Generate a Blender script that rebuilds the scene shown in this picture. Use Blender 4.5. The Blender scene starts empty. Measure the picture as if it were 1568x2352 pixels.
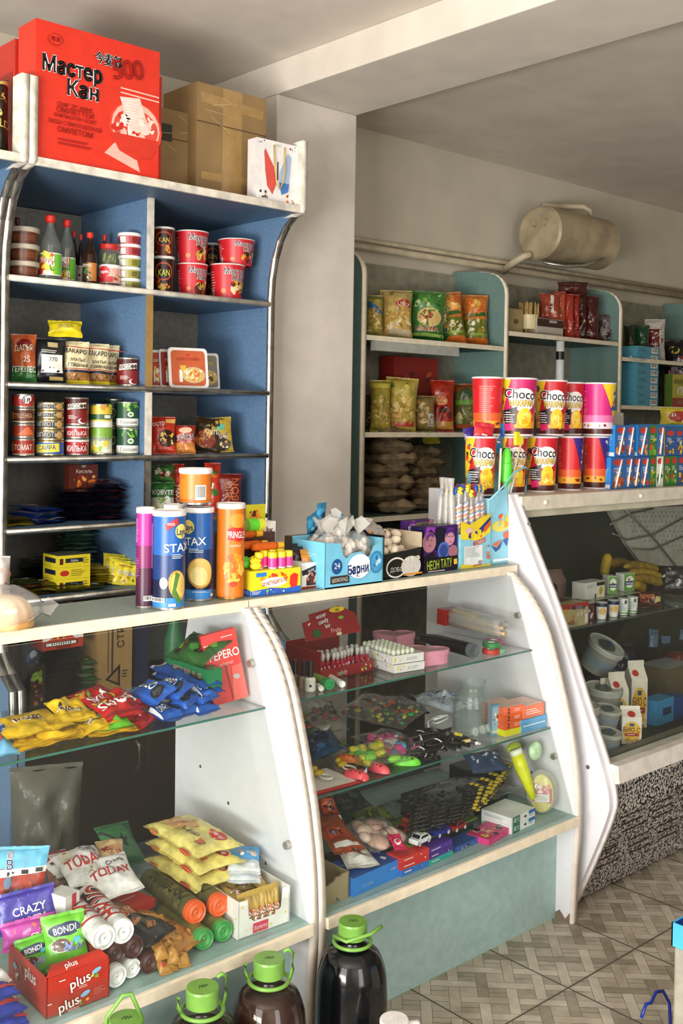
import bpy, bmesh, math, random
from mathutils import Vector, Matrix, noise
from mathutils.geometry import tessellate_polygon
R = random.Random(7)
PI = math.pi
SC = bpy.context.scene
COL = SC.collection
# ---------------------------------------------------------------- camera
F, YAW, PIT, ROL, CY, EYE = 2461.995, 0.832459736, -0.0203038441, 0.0158651508, 1005.593, 1.45
fw = Vector((math.cos(PIT)*math.cos(YAW), math.cos(PIT)*math.sin(YAW), math.sin(PIT)))
rt = Vector((math.sin(YAW), -math.cos(YAW), 0)); up = rt.cross(fw)
rt, up = rt*math.cos(ROL)+up*math.sin(ROL), up*math.cos(ROL)-rt*math.sin(ROL)
CAM = Vector((0, 0, EYE))
cd = bpy.data.cameras.new('camera'); cam = bpy.data.objects.new('camera', cd); COL.objects.link(cam)
m = Matrix((rt, up, -fw)).transposed().to_4x4(); m.translation = CAM; cam.matrix_world = m
cd.sensor_fit = 'AUTO'; cd.sensor_width = 36; cd.lens = 36*F/2352; cd.shift_y = (CY-1176)/2352; cd.clip_start = .05
SC.camera = cam
# ---------------------------------------------------------------- world, exposure
w = bpy.data.worlds.new('world'); SC.world = w; w.use_nodes = True
bg = w.node_tree.nodes['Background']; bg.inputs[0].default_value = (.75, .85, 1, 1); bg.inputs[1].default_value = .9
SC.view_settings.view_transform = 'Standard'; SC.view_settings.look = 'None'
SC.view_settings.exposure = -0.2; SC.view_settings.gamma = 1; SC.view_settings.use_curve_mapping = False
try:
    SC.cycles.transparent_max_bounces = 24; SC.cycles.max_bounces = 8; SC.cycles.caustics_refractive = False; SC.cycles.caustics_reflective = False
except Exception: pass
def daylight(name, loc, rot, sx, sy, e, col):
    l = bpy.data.lights.new(name, 'AREA'); l.shape = 'RECTANGLE'; l.size = sx; l.size_y = sy; l.energy = e; l.color = col
    o = bpy.data.objects.new(name, l); COL.objects.link(o); o.location = loc; o.rotation_euler = rot
# daylight coming in through the shop window (left wall) and the open shop front behind the camera
daylight('window_daylight', (-1.93, .35, 1.45), (0, -PI/2, 0), 2.0, 2.5, 118, (1, .98, .965))
daylight('doorway_daylight', (.5, -1.93, 1.25), (PI/2, 0, 0), 1.5, 2.2, 72, (1, .98, .96))
daylight('window_ground_bounce', (-1.9, .35, .75), (0, -PI/2-.75, 0), .6, 2.4, 230, (1, .965, .925))  # added fill light, tilted upward to brighten the ceiling
# ---------------------------------------------------------------- helpers: pixels of the photo onto real planes
def at(x, y, ax, val):
    d = fw+rt*((x-784)/F)-up*((y-CY)/F); k = 'XYZ'.index(ax)
    return CAM+d*((val-CAM[k])/d[k])
def dep(p): return (Vector(p)-CAM).dot(fw)
def face_cam(x, y): return math.atan2(-x, y)
# ---------------------------------------------------------------- materials
def lin(c): return tuple((v/12.92 if v <= .04045 else ((v+.055)/1.055)**2.4) for v in c)
def hexc(h): return lin(tuple(int(h[i:i+2], 16)/255 for i in (0, 2, 4)))
_M = {}
def mat(h, rough=.42, metal=0, var=.06, bump=0, scale=30, spec=.5, kind=None, h2=None):
    key = (h, rough, metal, var, bump, scale, kind, h2)
    if key in _M: return _M[key]
    M = bpy.data.materials.new((kind or 'mat')+'_'+h); M.use_nodes = True; nt = M.node_tree; N = nt.nodes; L = nt.links
    b = N['Principled BSDF']; c = hexc(h)
    b.inputs['Roughness'].default_value = rough; b.inputs['Metallic'].default_value = metal
    b.inputs['Specular IOR Level'].default_value = spec
    tc = N.new('ShaderNodeTexCoord'); nz = N.new('ShaderNodeTexNoise'); nz.inputs['Scale'].default_value = scale; nz.inputs['Detail'].default_value = 3
    L.new(tc.outputs['Object'], nz.inputs['Vector'])
    rp = N.new('ShaderNodeValToRGB'); e = rp.color_ramp.elements
    c2 = hexc(h2) if h2 else tuple(v*(1-var*2.2) for v in c)
    e[0].position = .35; e[1].position = .65; e[0].color = (*c2, 1); e[1].color = (*(min(1, v*(1+(0 if h2 else var))) for v in c), 1)
    if kind == 'granite':
        nz.inputs['Scale'].default_value = 130; nz.inputs['Detail'].default_value = 1; e[0].position = .44; e[1].position = .56
    if kind == 'speck': e[0].position = .3; e[1].position = .7; nz.inputs['Detail'].default_value = 8
    L.new(nz.outputs['Fac'], rp.inputs['Fac']); L.new(rp.outputs['Color'], b.inputs['Base Color'])
    if bump:
        bp = N.new('ShaderNodeBump'); bp.inputs['Strength'].default_value = bump; bp.inputs['Distance'].default_value = .004
        L.new(nz.outputs['Fac'], bp.inputs['Height']); L.new(bp.outputs['Normal'], b.inputs['Normal'])
    _M[key] = M; return M
def clear(h='ffffff', a=.25, rough=.12, refl=1.0, kind='film', ior=1.45):
    key = (h, a, rough, kind)
    if key in _M: return _M[key]
    M = bpy.data.materials.new(kind+'_'+h); M.use_nodes = True; nt = M.node_tree; N = nt.nodes; L = nt.links; N.clear()
    out = N.new('ShaderNodeOutputMaterial'); tr = N.new('ShaderNodeBsdfTransparent'); gl = N.new('ShaderNodeBsdfGlossy'); df = N.new('ShaderNodeBsdfDiffuse')
    c = hexc(h); tr.inputs[0].default_value = (*(1-(1-v)*.6 for v in c), 1) if kind != 'liquid' else (*c, 1); df.inputs[0].default_value = (*c, 1); gl.inputs[1].default_value = rough
    nz = N.new('ShaderNodeTexNoise'); nz.inputs['Scale'].default_value = 22; tc = N.new('ShaderNodeTexCoord'); L.new(tc.outputs['Object'], nz.inputs['Vector'])
    fr = N.new('ShaderNodeMath'); fr.operation = 'MULTIPLY_ADD'; fr.inputs[1].default_value = .96; fr.inputs[2].default_value = .03
    ge = N.new('ShaderNodeNewGeometry'); dt = N.new('ShaderNodeVectorMath'); dt.operation = 'DOT_PRODUCT'; ab = N.new('ShaderNodeMath'); ab.operation = 'ABSOLUTE'
    iv = N.new('ShaderNodeMath'); iv.operation = 'SUBTRACT'; iv.inputs[0].default_value = 1; pw = N.new('ShaderNodeMath'); pw.operation = 'POWER'; pw.inputs[1].default_value = 5
    L.new(ge.outputs['Incoming'], dt.inputs[0]); L.new(ge.outputs['Normal'], dt.inputs[1]); L.new(dt.outputs['Value'], ab.inputs[0]); L.new(ab.outputs[0], iv.inputs[1]); L.new(iv.outputs[0], pw.inputs[0]); L.new(pw.outputs[0], fr.inputs[0])
    m1 = N.new('ShaderNodeMixShader'); m1.inputs[0].default_value = a; L.new(tr.outputs[0], m1.inputs[1]); L.new(df.outputs[0], m1.inputs[2])
    m2 = N.new('ShaderNodeMixShader'); mm = N.new('ShaderNodeMath'); mm.operation = 'MULTIPLY'; mm.inputs[1].default_value = refl
    L.new(fr.outputs[0], mm.inputs[0]); L.new(mm.outputs[0], m2.inputs[0]); L.new(m1.outputs[0], m2.inputs[1]); L.new(gl.outputs[0], m2.inputs[2])
    if kind == 'film':
        bp = N.new('ShaderNodeBump'); bp.inputs['Strength'].default_value = .6; bp.inputs['Distance'].default_value = .01
        L.new(nz.outputs['Fac'], bp.inputs['Height']); L.new(bp.outputs[0], gl.inputs['Normal']); L.new(bp.outputs[0], dt.inputs[1])
    L.new(m2.outputs[0], out.inputs[0]); _M[key] = M; return M
def P(h): return mat(h, .38, var=.04)
FOIL = lambda h: mat(h, .28, var=.12, bump=.35, scale=45)
WHITE, BLACK, RED, YEL = P('f2f0ec'), P('161616'), P('cf1f1c'), P('f2cf1b')
CREAM = mat('e8dcc2', .5, var=.05); PANEL = mat('dddcdf', .35, var=.012)
GLASS = clear('f6faf8', .004, .02, 1.0, 'glass'); FILM = clear('f2f2f0', .2, .1, 1.8); FILMC = clear('f4f4f2', .05, .1, 1.5, 'film'); FILM2 = clear('e8e6e0', .38, .18, 1.6)
CHROME = mat('b9b6ae', .22, .9, .15); METAL = mat('b5b0a4', .3, .8)
# ---------------------------------------------------------------- text cache
_T = {}
def _area(P): return sum(P[i][0]*P[(i+1) % len(P)][1]-P[(i+1) % len(P)][0]*P[i][1] for i in range(len(P)))/2
def _inside(p, P):
    c = False
    for i in range(len(P)):
        a, b = P[i], P[i-1]
        if (a[1] > p[1]) != (b[1] > p[1]) and p[0] < (b[0]-a[0])*(p[1]-a[1])/(b[1]-a[1])+a[0]: c = not c
    return c
def text2d(s, bold, shear):
    k = (s, bold, shear)
    if k not in _T:
        cu = bpy.data.curves.new('t', 'FONT'); cu.body = s; cu.size = 1; cu.shear = shear; cu.resolution_u = 3; cu.fill_mode = 'NONE'
        o = bpy.data.objects.new('t', cu); COL.objects.link(o); bpy.context.view_layer.update()
        me = bpy.data.meshes.new_from_object(o.evaluated_get(bpy.context.evaluated_depsgraph_get()))
        co = [(v.co.x, v.co.y) for v in me.vertices]; nx = {}
        for e in me.edges:
            a, b = e.vertices; nx.setdefault(a, []).append(b); nx.setdefault(b, []).append(a)
        bpy.data.objects.remove(o); bpy.data.curves.remove(cu); bpy.data.meshes.remove(me)
        seen = set(); loops = []
        for v in sorted(nx):
            if v in seen: continue
            comp = [v]; seen.add(v); q = [v]
            while q:
                for n in nx[q.pop()]:
                    if n not in seen: seen.add(n); comp.append(n); q.append(n)
            P_ = [co[i] for i in sorted(comp)]
            if len(P_) > 2: loops.append(P_)
        vs = []; fs = []
        if loops:
            sg = 1 if _area(max(loops, key=lambda L: abs(_area(L)))) > 0 else -1
            outs = [L for L in loops if _area(L)*sg > 0]; holes = [L for L in loops if _area(L)*sg <= 0]
            for L in outs:
                grp = [L]+[H for H in holes if _inside(H[0], L)]; V = [p for G in grp for p in G]; b0 = len(vs)
                pl = [[Vector((x*.995-y*.0998, x*.0998+y*.995, 0)) for x, y in G] for G in grp]
                vs += V; fs += [tuple(b0+i for i in t) for t in tessellate_polygon(pl)]
            if bold:
                for L in loops:
                    for i in range(len(L)):
                        (x0, y0), (x1, y1) = L[i-1], L[i]; dx, dy = x1-x0, y1-y0; l = math.hypot(dx, dy)
                        if l < 1e-6: continue
                        ex, ey = dx/l*bold, dy/l*bold; b0 = len(vs)
                        vs += [(x0-ex*.6+ey, y0-ey*.6-ex), (x1+ex*.6+ey, y1+ey*.6-ex), (x1+ex*.6-ey, y1+ey*.6+ex), (x0-ex*.6-ey, y0-ey*.6+ex)]; fs.append((b0, b0+1, b0+2, b0+3))
        if not fs: vs = [(0, 0), (.1, 0), (0, .1)]; fs = [(0, 1, 2)]
        x0 = min(v[0] for v in vs); x1 = max(v[0] for v in vs)
        _T[k] = ([((x-(x0+x1)/2)/.72, y/.72-.5) for x, y in vs], fs, (x1-x0)/.72)
    return _T[k]
def cut(vs, fs, step):
    bm = bmesh.new(); bv = [bm.verts.new((x, y, 0)) for x, y in vs]
    for f in fs:
        try: bm.faces.new([bv[i] for i in f])
        except ValueError: pass
    xs = [v[0] for v in vs]; ys = [v[1] for v in vs]
    for k, (a, b) in enumerate(((min(xs), max(xs)), (min(ys), max(ys)))):
        t = a+step
        while t < b:
            co = (t, 0, 0) if k == 0 else (0, t, 0); no = (1, 0, 0) if k == 0 else (0, 1, 0)
            bmesh.ops.bisect_plane(bm, geom=bm.verts[:]+bm.edges[:]+bm.faces[:], plane_co=co, plane_no=no, dist=1e-7); t += step
    bm.verts.index_update()
    r = [(v.co.x, v.co.y) for v in bm.verts], [tuple(v.index for v in f.verts) for f in bm.faces]; bm.free(); return r
# ---------------------------------------------------------------- surfaces for printed artwork: S(u, v, off) -> point
def S_plane(o, u, v, n=None):
    o, u, v = Vector(o), Vector(u), Vector(v); n = Vector(n) if n else u.cross(v)
    f = lambda a, b, d=0: o+u*a+v*b+n*d
    f.step = None; return f
def S_front(y=0, z=0, x=0): return S_plane((x, y, z), (1, 0, 0), (0, 0, 1), (0, -1, 0))
def S_left(x=0, z=0, y=0): return S_plane((x, y, z), (0, -1, 0), (0, 0, 1), (-1, 0, 0))
def S_top(z=0): return S_plane((0, 0, z), (1, 0, 0), (0, 1, 0), (0, 0, 1))
def S_cyl(r0, r1=None, h=1, z=0):
    r1 = r0 if r1 is None else r1
    def f(a, b, d=0):
        r = r0+(r1-r0)*b/h; t = a/((r0+r1)/2); r += d; return Vector((r*math.sin(t), -r*math.cos(t), z+b))
    f.step = (r0+r1)/2*.22; return f
def S_pouch(w, h, t, seed=0, wr=.003, p=.6):
    def f(a, b, d=0):
        A = min(1, abs(2*a/w)); B = min(1, abs(2*b/h-1)); k = max(0, 1-A*A)**p*max(0, 1-B**4)**p
        n = noise.noise(Vector((a*55, b*55, seed*3.7)))*wr*2*k+noise.noise(Vector((a*18, b*18, seed)))*wr*3*k
        q = 1-.09*math.sin(PI*min(1, max(0, b/h)))+noise.noise(Vector((b*30, seed, 2)))*.03
        return Vector((a*q, -(t/2*k+n+d), b+noise.noise(Vector((a*22, seed, 5)))*.03*h*(b/h)**3))
    f.step = min(w, h)/9; return f
# ---------------------------------------------------------------- mesh builder
class MB:
    def __init__(s): s.v = []; s.f = []; s.m = []; s.sm = []; s.mats = []
    def slot(s, m):
        if m not in s.mats: s.mats.append(m)
        return s.mats.index(m)
    def add(s, vs, fs, m, smooth=False):
        o = len(s.v); k = s.slot(m); s.v += [tuple(v) for v in vs]
        for f in fs: s.f.append(tuple(i+o for i in f)); s.m.append(k); s.sm.append(smooth)
        return s
    def box(s, a, b, m, M=None):
        x0, y0, z0 = a; x1, y1, z1 = b
        vs = [Vector(p) for p in ((x0, y0, z0), (x1, y0, z0), (x1, y1, z0), (x0, y1, z0), (x0, y0, z1), (x1, y0, z1), (x1, y1, z1), (x0, y1, z1))]
        if M is not None: vs = [M @ v for v in vs]
        return s.add(vs, [(0, 3, 2, 1), (4, 5, 6, 7), (0, 1, 5, 4), (1, 2, 6, 5), (2, 3, 7, 6), (3, 0, 4, 7)], m)
    def prism(s, pts, x0, x1, m, medge=None):   # pts (Y, Z) ; extruded along X
        n = len(pts); vs = [(x0, y, z) for y, z in pts]+[(x1, y, z) for y, z in pts]
        s.add(vs, [tuple(range(n)), tuple(range(2*n-1, n-1, -1))], m)
        return s.add(vs, [(i, (i+1) % n, n+(i+1) % n, n+i) for i in range(n)], medge or m)
    def lathe(s, prof, n=28, M=None, smooth=True, mats=None):  # prof [(r, z, mat)]
        for i in range(len(prof)-1):
            (r0, z0, m), (r1, z1, _) = prof[i], prof[i+1]; vs = []
            for k in range(n):
                t = 2*PI*k/n; vs += [Vector((r0*math.cos(t), r0*math.sin(t), z0)), Vector((r1*math.cos(t), r1*math.sin(t), z1))]
            if M is not None: vs = [M @ v for v in vs]
            s.add(vs, [(2*k, (2*k+2) % (2*n), (2*k+3) % (2*n), 2*k+1) for k in range(n)], m, smooth)
        return s
    def tube(s, pts, r, m, n=8, closed=False):
        pts = [Vector(p) for p in pts]; vs = []; c = len(pts); up0 = Vector((0, 0, 1))
        for i, p in enumerate(pts):
            d = (pts[(i+1) % c]-pts[i-1]) if closed else (pts[min(i+1, c-1)]-pts[max(i-1, 0)])
            d.normalize(); a = d.cross(up0)
            if a.length < .05: a = d.cross(Vector((1, 0, 0)))
            a.normalize(); b = a.cross(d); rr = r(i/(c-1)) if callable(r) else r
            vs += [p+a*rr*math.cos(2*PI*k/n)+b*rr*math.sin(2*PI*k/n) for k in range(n)]
        fs = [(i*n+k, i*n+(k+1) % n, ((i+1) % c)*n+(k+1) % n, ((i+1) % c)*n+k) for i in range(c if closed else c-1) for k in range(n)]
        if not closed: fs += [tuple(range(n))[::-1], tuple((c-1)*n+k for k in range(n))]
        return s.add(vs, fs, m, True)
    def ball(s, c, r, m, n=10, sq=(1, 1, 1), M=None, seed=None, amp=0):
        vs = []; fs = []; h = n//2+1; c = Vector(c)
        for i in range(h+1):
            for k in range(n):
                a = PI*i/h; t = 2*PI*k/n; d = Vector((math.sin(a)*math.cos(t), math.sin(a)*math.sin(t), math.cos(a)))
                q = r*(1+(noise.noise(d*2.3+Vector((seed*5.1, 0, 0)))*amp if seed is not None else 0))
                v = Vector((d.x*sq[0], d.y*sq[1], d.z*sq[2]))*q
                vs.append((M @ v if M is not None else v)+c)
        for i in range(h):
            for k in range(n): fs.append((i*n+k, (i+1)*n+k, (i+1)*n+(k+1) % n, i*n+(k+1) % n))
        return s.add(vs, fs, m, True)
    def decal(s, S, vs, fs, m, off=.0008, step=None):
        st = step or S.step
        if st: vs, fs = cut(vs, fs, st)
        return s.add([S(x, y, off) for x, y in vs], fs, m, bool(st))
    def poly(s, S, pts, m, off=.0008): return s.decal(S, pts, [tuple(range(len(pts)))], m, off)
    def rect(s, S, u, v, w, h, m, off=.0008, rot=0):
        c, d = math.cos(rot), math.sin(rot)
        return s.poly(S, [(u+a*w/2*c-b*h/2*d, v+a*w/2*d+b*h/2*c) for a, b in ((-1, -1), (1, -1), (1, 1), (-1, 1))], m, off)
    def oval(s, S, u, v, rx, ry, m, off=.0008, rot=0, n=18, wob=0):
        c, d = math.cos(rot), math.sin(rot); pts = []
        for k in range(n):
            t = 2*PI*k/n; q = 1+(R.uniform(-wob, wob) if wob else 0); a = rx*q*math.cos(t); b = ry*q*math.sin(t); pts.append((u+a*c-b*d, v+a*d+b*c))
        return s.poly(S, pts, m, off)
    def text(s, S, t, u, v, h, m, off=.0014, maxw=None, rot=0, bold=.012, shear=0, edge=None, ew=.05, up=1):
        if edge: s.text(S, t, u, v, h, edge, off-.0004, maxw, rot, ew, shear)
        vs, fs, w0 = text2d(t, bold, shear); sx = h
        if maxw and w0*h > maxw: sx = maxw/w0
        c, d = math.cos(rot), math.sin(rot)
        vs = [(u+x*sx*c-y*h*d, v+x*sx*d+y*h*c) for x, y in vs]
        return s.decal(S, vs, fs, m, off)
    def art(s, S, u, v, w, h, cols, n=14, off=.0009, big=.22):
        for k in range(n):
            r = R.uniform(.35, 1)*big*min(w, h)
            s.oval(S, u+R.uniform(-.5, .5)*(w-r), v+R.uniform(-.5, .5)*(h-r), r, r*R.uniform(.4, 1), cols[k % len(cols)], off+k*.000004, R.uniform(0, 3), 9, .3)
        return s
    def lines(s, S, u, v, w, h, m, n=6, off=.0012):
        for k in range(n):
            l = w*R.uniform(.6, 1); s.rect(S, u-(w-l)/2, v+h*(.5-(k+.5)/n), l, h/n*.4, m, off)
        return s
    def bars(s, S, u, v, w, h, off=.0012):
        s.rect(S, u, v, w, h, WHITE, off)
        for k in range(9): s.rect(S, u-w*.42+w*.84*(k+.5)/9, v+h*.06, w*.84/9*R.uniform(.3, .75), h*.72, BLACK, off+.0003)
        return s
    def pouch(s, w, h, t, m, seed=0, zones=None, wr=.003, fin=.012, p=.6, back=None, nu=14, nv=16):
        S = S_pouch(w, h, t, seed, wr, p); vs = []
        for side in (0, 1):
            for j in range(nv+1):
                for i in range(nu+1):
                    q = S(-w/2+w*i/nu, h*j/nv); vs.append(q if side == 0 else Vector((q.x, -q.y*.9, q.z)))
        N = (nu+1)*(nv+1)
        for side in (0, 1):
            for j in range(nv):
                for i in range(nu):
                    a = side*N+j*(nu+1)+i; f = (a, a+1, a+nu+2, a+nu+1)
                    mm = m
                    if zones:
                        for lim, zm in zones:
                            if (j+.5)/nv <= lim: mm = zm; break
                    s.add([], [], mm); k = s.slot(mm); s.f.append(f if side == 0 else f[::-1]); s.m.append(k); s.sm.append(True)
        base = len(s.v)
        # shift indices of the faces just written
        cnt = 2*nu*nv
        for q in range(len(s.f)-cnt, len(s.f)): s.f[q] = tuple(i+base for i in s.f[q])
        s.v += [tuple(v) for v in vs]
        for z0, z1, mm in ((-fin, 0, (zones[0][1] if zones else m)), (h, h+fin, (zones[-1][1] if zones else m))):
            n = 18; vv = []
            for i in range(n+1):
                x = -w/2+w*i/n; zz = R.uniform(-.001, .001); yy = math.sin(x*90+seed)*.0016
                vv += [(x, yy, z0+(zz if z0 < 0 else 0)), (x, yy*.6, z1+(zz if z1 > h else 0)), (x, yy+.001, z0), (x, yy*.6+.001, z1)]
            s.add(vv, [(4*i, 4*i+4, 4*i+5, 4*i+1) for i in range(n)]+[(4*i+2, 4*i+3, 4*i+7, 4*i+6) for i in range(n)], mm, False)
        return S
    def build(s, name, parent=None, loc=None, rot=None, bevel=0, label=None, cat=None, group=None, kind=None):
        me = bpy.data.meshes.new(name); me.from_pydata([tuple(v) for v in s.v], [], s.f)
        for mt in s.mats: me.materials.append(mt)
        me.polygons.foreach_set('material_index', s.m); me.polygons.foreach_set('use_smooth', s.sm); me.update()
        o = bpy.data.objects.new(name, me); COL.objects.link(o)
        if parent is not None: o.parent = parent
        if loc is not None: o.location = loc
        if rot is not None: o.rotation_euler = rot if hasattr(rot, '__len__') else (0, 0, rot)
        if bevel:
            b = o.modifiers.new('bevel', 'BEVEL'); b.width = bevel; b.segments = 2; b.limit_method = 'ANGLE'
        tag(o, label, cat, group, kind); return o
def tag(o, label=None, cat=None, group=None, kind=None):
    if label: o['label'] = label
    if cat: o['category'] = cat
    if group: o['group'] = group
    if kind: o['kind'] = kind
    return o
def thing(name, label, cat, loc, rot=0, group=None):
    o = bpy.data.objects.new(name, None); COL.objects.link(o); o.empty_display_size = .02; o.location = loc
    o.rotation_euler = rot if hasattr(rot, '__len__') else (0, 0, rot)
    return tag(o, label, cat, group)
def clone(o, loc=None, rot=None, label=None, group=None, scale=None):
    r = o.copy(); COL.objects.link(r)
    if loc is not None: r.location = loc
    if rot is not None: r.rotation_euler = rot if hasattr(rot, '__len__') else (0, 0, rot)
    if scale: r.scale = scale
    if label: r['label'] = label
    if group: r['group'] = group
    for ch in list(o.children):
        c = ch.copy(); COL.objects.link(c); c.parent = r
        for g in list(ch.children): d = g.copy(); COL.objects.link(d); d.parent = c
    return r
def bx(w, d, h, m, cx=0, cy=0, z=0): return MB().box((cx-w/2, cy-d/2, z), (cx+w/2, cy+d/2, z+h), m)
exec_order = []
# ================================================================ ROOM
ST = dict(kind='structure')
plaster = mat('dcd3c6', .9, var=.03, bump=.15, scale=6); plaster2 = mat('c8c0ad', .9, var=.03, bump=.2, scale=5)
YW, ZC = 3.55, 2.75
MB().box((-2, YW, 0), (8, YW+.12, ZC), plaster2).build('wall_back', **ST)
MB().box((-2.12, -2, ZC), (8, YW+.12, ZC+.1), plaster).build('ceiling', **ST)
MB().box((8, -2, 0), (8.12, YW+.12, ZC), plaster2).build('wall_right', **ST)
wl = MB()
for a, b in (((-2.12, -2, 0), (-2, YW+.12, .4)), ((-2.12, -2, 2.5), (-2, YW+.12, ZC)), ((-2.12, -2, .4), (-2, -.95, 2.5)), ((-2.12, 1.65, .4), (-2, YW+.12, 2.5))): wl.box(a, b, plaster)
wl.build('wall_left', **ST)
wf = MB()
for a, b in (((-2.12, -2.12, 2.45), (8.12, -2, ZC)), ((-2.12, -2.12, 0), (-.3, -2, 2.45)), ((1.3, -2.12, 0), (8.12, -2, 2.45))): wf.box(a, b, plaster)
wf.build('wall_front', **ST)
fr = MB(); wm = mat('e4e2dc', .4)
for a, b in (((-2.1, -.95, .4), (-2.04, -.88, 2.5)), ((-2.1, 1.58, .4), (-2.04, 1.65, 2.5)), ((-2.1, .32, .4), (-2.04, .38, 2.5)), ((-2.1, -.95, .4), (-2.04, 1.65, .46)), ((-2.1, -.95, 2.44), (-2.04, 1.65, 2.5))): fr.box(a, b, wm)
fr.build('window_1', **ST)
bmm = MB().box((2.478, -2, 2.63), (2.877, YW, ZC), plaster); bmm.build('trim_1', bevel=.004, **ST)
MB().box((2.478, 3.1, 0), (2.877, YW, 2.63), mat('d3cabf', .9, var=.03, bump=.25, scale=8)).build('wall_pillar', bevel=.006, **ST)
# floor: 31 cm tiles, each printed with a woven-plank pattern laid diagonally
fb = MB().box((-2, -2, -.1), (8, YW, 0), mat('6f6a5d', .6, bump=.2, scale=40))
planks = [mat(h, .42, var=.1, h2=h2, scale=14, bump=.1) for h, h2 in (('b7ad9b', '9d927f'), ('a89d8a', '8c826f'), ('c4bbab', 'aba190'), ('98907e', '7f7664'), ('b0a796', '958b79'))]
rf = random.Random(3); s = .309/3/math.sqrt(2); wd = s*.38; X0, Y0 = 2.264, 1.597
def clip_add(cx, cy, wx, wy, m, z):
    # rectangle in the diagonal frame, rotated 45 degrees into the room
    c = math.sqrt(.5); pts = [(cx+a*wx/2, cy+b*wy/2) for a, b in ((-1, -1), (1, -1), (1, 1), (-1, 1))]
    fb.add([(X0+(x-y)*c, Y0+(x+y)*c, z) for x, y in pts], [(0, 1, 2, 3)], m)
for i in range(-52, 72):
    for j in range(-60, 52):
        cx, cy = i*s, j*s; X = X0+(cx-cy)*.7071; Y = Y0+(cx+cy)*.7071
        if not (1.2 < X < 4.4 and .6 < Y < 2.2): continue
        g = .0008
        clip_add(cx+s/2, cy+s/2, s-wd-g*2, s-wd-g*2, rf.choice((planks[1], planks[0], planks[4])), .0004)
        if (i+j) % 2: clip_add(cx+s/2, cy+s/2-.0001, .0016, s-wd-g, mat('6f6a5d', .6), .0008)
        ph = rf.choice((planks[2], planks[0], planks[2], planks[3]))
        if (i+j) % 2: clip_add(cx, cy, 2*s-wd-g*2, wd-g, ph, .0006)
        else: clip_add(cx, cy, wd-g, 2*s-wd-g*2, ph, .0006)
gm = mat('57524a', .7)
for k in range(-6, 12): fb.add([(X0+k*.309-.0022, -.6, .0012), (X0+k*.309+.0022, -.6, .0012), (X0+k*.309+.0022, 2.6, .0012), (X0+k*.309-.0022, 2.6, .0012)], [(0, 1, 2, 3)], gm)
for k in range(-7, 4): fb.add([(.9, Y0+k*.309-.0022, .0014), (5.2, Y0+k*.309-.0022, .0014), (5.2, Y0+k*.309+.0022, .0014), (.9, Y0+k*.309+.0022, .0014)], [(0, 1, 2, 3)], gm)
fb.build('floor', **ST)
# ================================================================ BLUE WALL CABINET
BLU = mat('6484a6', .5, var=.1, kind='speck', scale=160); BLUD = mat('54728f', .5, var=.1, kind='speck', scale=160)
BACK = mat('7c7a70', .8, var=.08, scale=50); WTRIM = mat('d9d3c4', .45, var=.12, scale=25)
def cab_side(x0, x1, root):
    p = [(3.46, .05), (2.86, .05), (2.857, .53), (2.867, .651), (2.928, .687), (2.985, .74), (3.0, .80), (3.0, 1.86)]
    p += [(3.0-.165*(1-math.cos(t*PI/2/6)), 1.86+.285*math.sin(t*PI/2/6)) for t in range(1, 7)]
    p += [(2.83, 2.16), (2.83, 2.39), (2.865, 2.395), (2.868, 2.30), (2.872, 2.22), (2.89, 2.18), (2.93, 2.166), (3.46, 2.165)]
    sd = MB().prism(p, x0, x1, BLU, BLU).build('side_panel', root)
    t = MB(); n = 17; q = p[2:16]
    for i in range(len(q)-1):
        (y0, z0), (y1, z1) = q[i], q[i+1]; mm = CHROME if 2.14 > z0 > .68 or z0 < .6 else CHROME
        if z0 >= 2.13: mm = WTRIM
        bk = .05 if z0 >= 2.13 else .006
        a = [(x0-.003, y0-.006, z0), (x1+.003, y0-.006, z0), (x1+.003, y1-.006, z1), (x0-.003, y1-.006, z1)]
        b = [(x0-.003, y0+bk, z0), (x1+.003, y0+bk, z0), (x1+.003, y1+bk, z1), (x0-.003, y1+bk, z1)]
        t.add(a+b, [(0, 1, 2, 3), (0, 3, 7, 4), (1, 5, 6, 2)], mm, True)
    t.build('edge_trim', sd)
SHZ = (1.85, 1.535, 1.313, 1.10, .886)
def cabinet(xl, xr, label, divider=True, shelves=SHZ):
    root = thing('shelf_cabinet', label, 'cabinet', (0, 0, 0))
    cab_side(xl-.018, xl, root); cab_side(xr, xr+.018, root)
    MB().box((xl, 3.44, .05), (xr, 3.46, 2.14), BACK).build('back_panel', root)
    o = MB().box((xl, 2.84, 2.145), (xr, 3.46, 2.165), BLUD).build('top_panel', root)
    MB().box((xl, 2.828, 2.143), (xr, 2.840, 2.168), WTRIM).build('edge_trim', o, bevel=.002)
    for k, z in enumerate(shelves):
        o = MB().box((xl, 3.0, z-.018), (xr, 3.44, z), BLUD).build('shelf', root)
        MB().tube([(xl, 2.998, z-.008), (xr, 2.998, z-.008)], .0095, WTRIM if k == 0 else CHROME, 10).build('edge_trim', o)
    if divider:
        dm = MB()
        zz = [2.145]+list(shelves)
        for a, b in zip(zz, zz[1:]):
            y0 = 3.0 if a < 2 else 3.0
            dm.box((1.872, 3.006, b), (1.888, 3.44, a-.018 if a < 2.1 else a), BLU)
        o = dm.build('divider', root)
        e = MB()
        for a, b, mm in ((2.145, 1.85, WTRIM), (1.832, 1.535, mat('9a7a42', .7)), (1.517, 1.313, WTRIM), (1.295, 1.10, CHROME), (1.082, .886, CHROME)): e.box((1.870, 2.994, b), (1.890, 3.006, a), mm)
        e.build('edge_trim', o)
    return root
cb = cabinet(1.395, 2.372, 'blue laminate shelf cabinet with metal-edged shelves against the back wall, food on every shelf')
brown = mat('2c1e14', .6, var=.1, scale=12)
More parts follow.
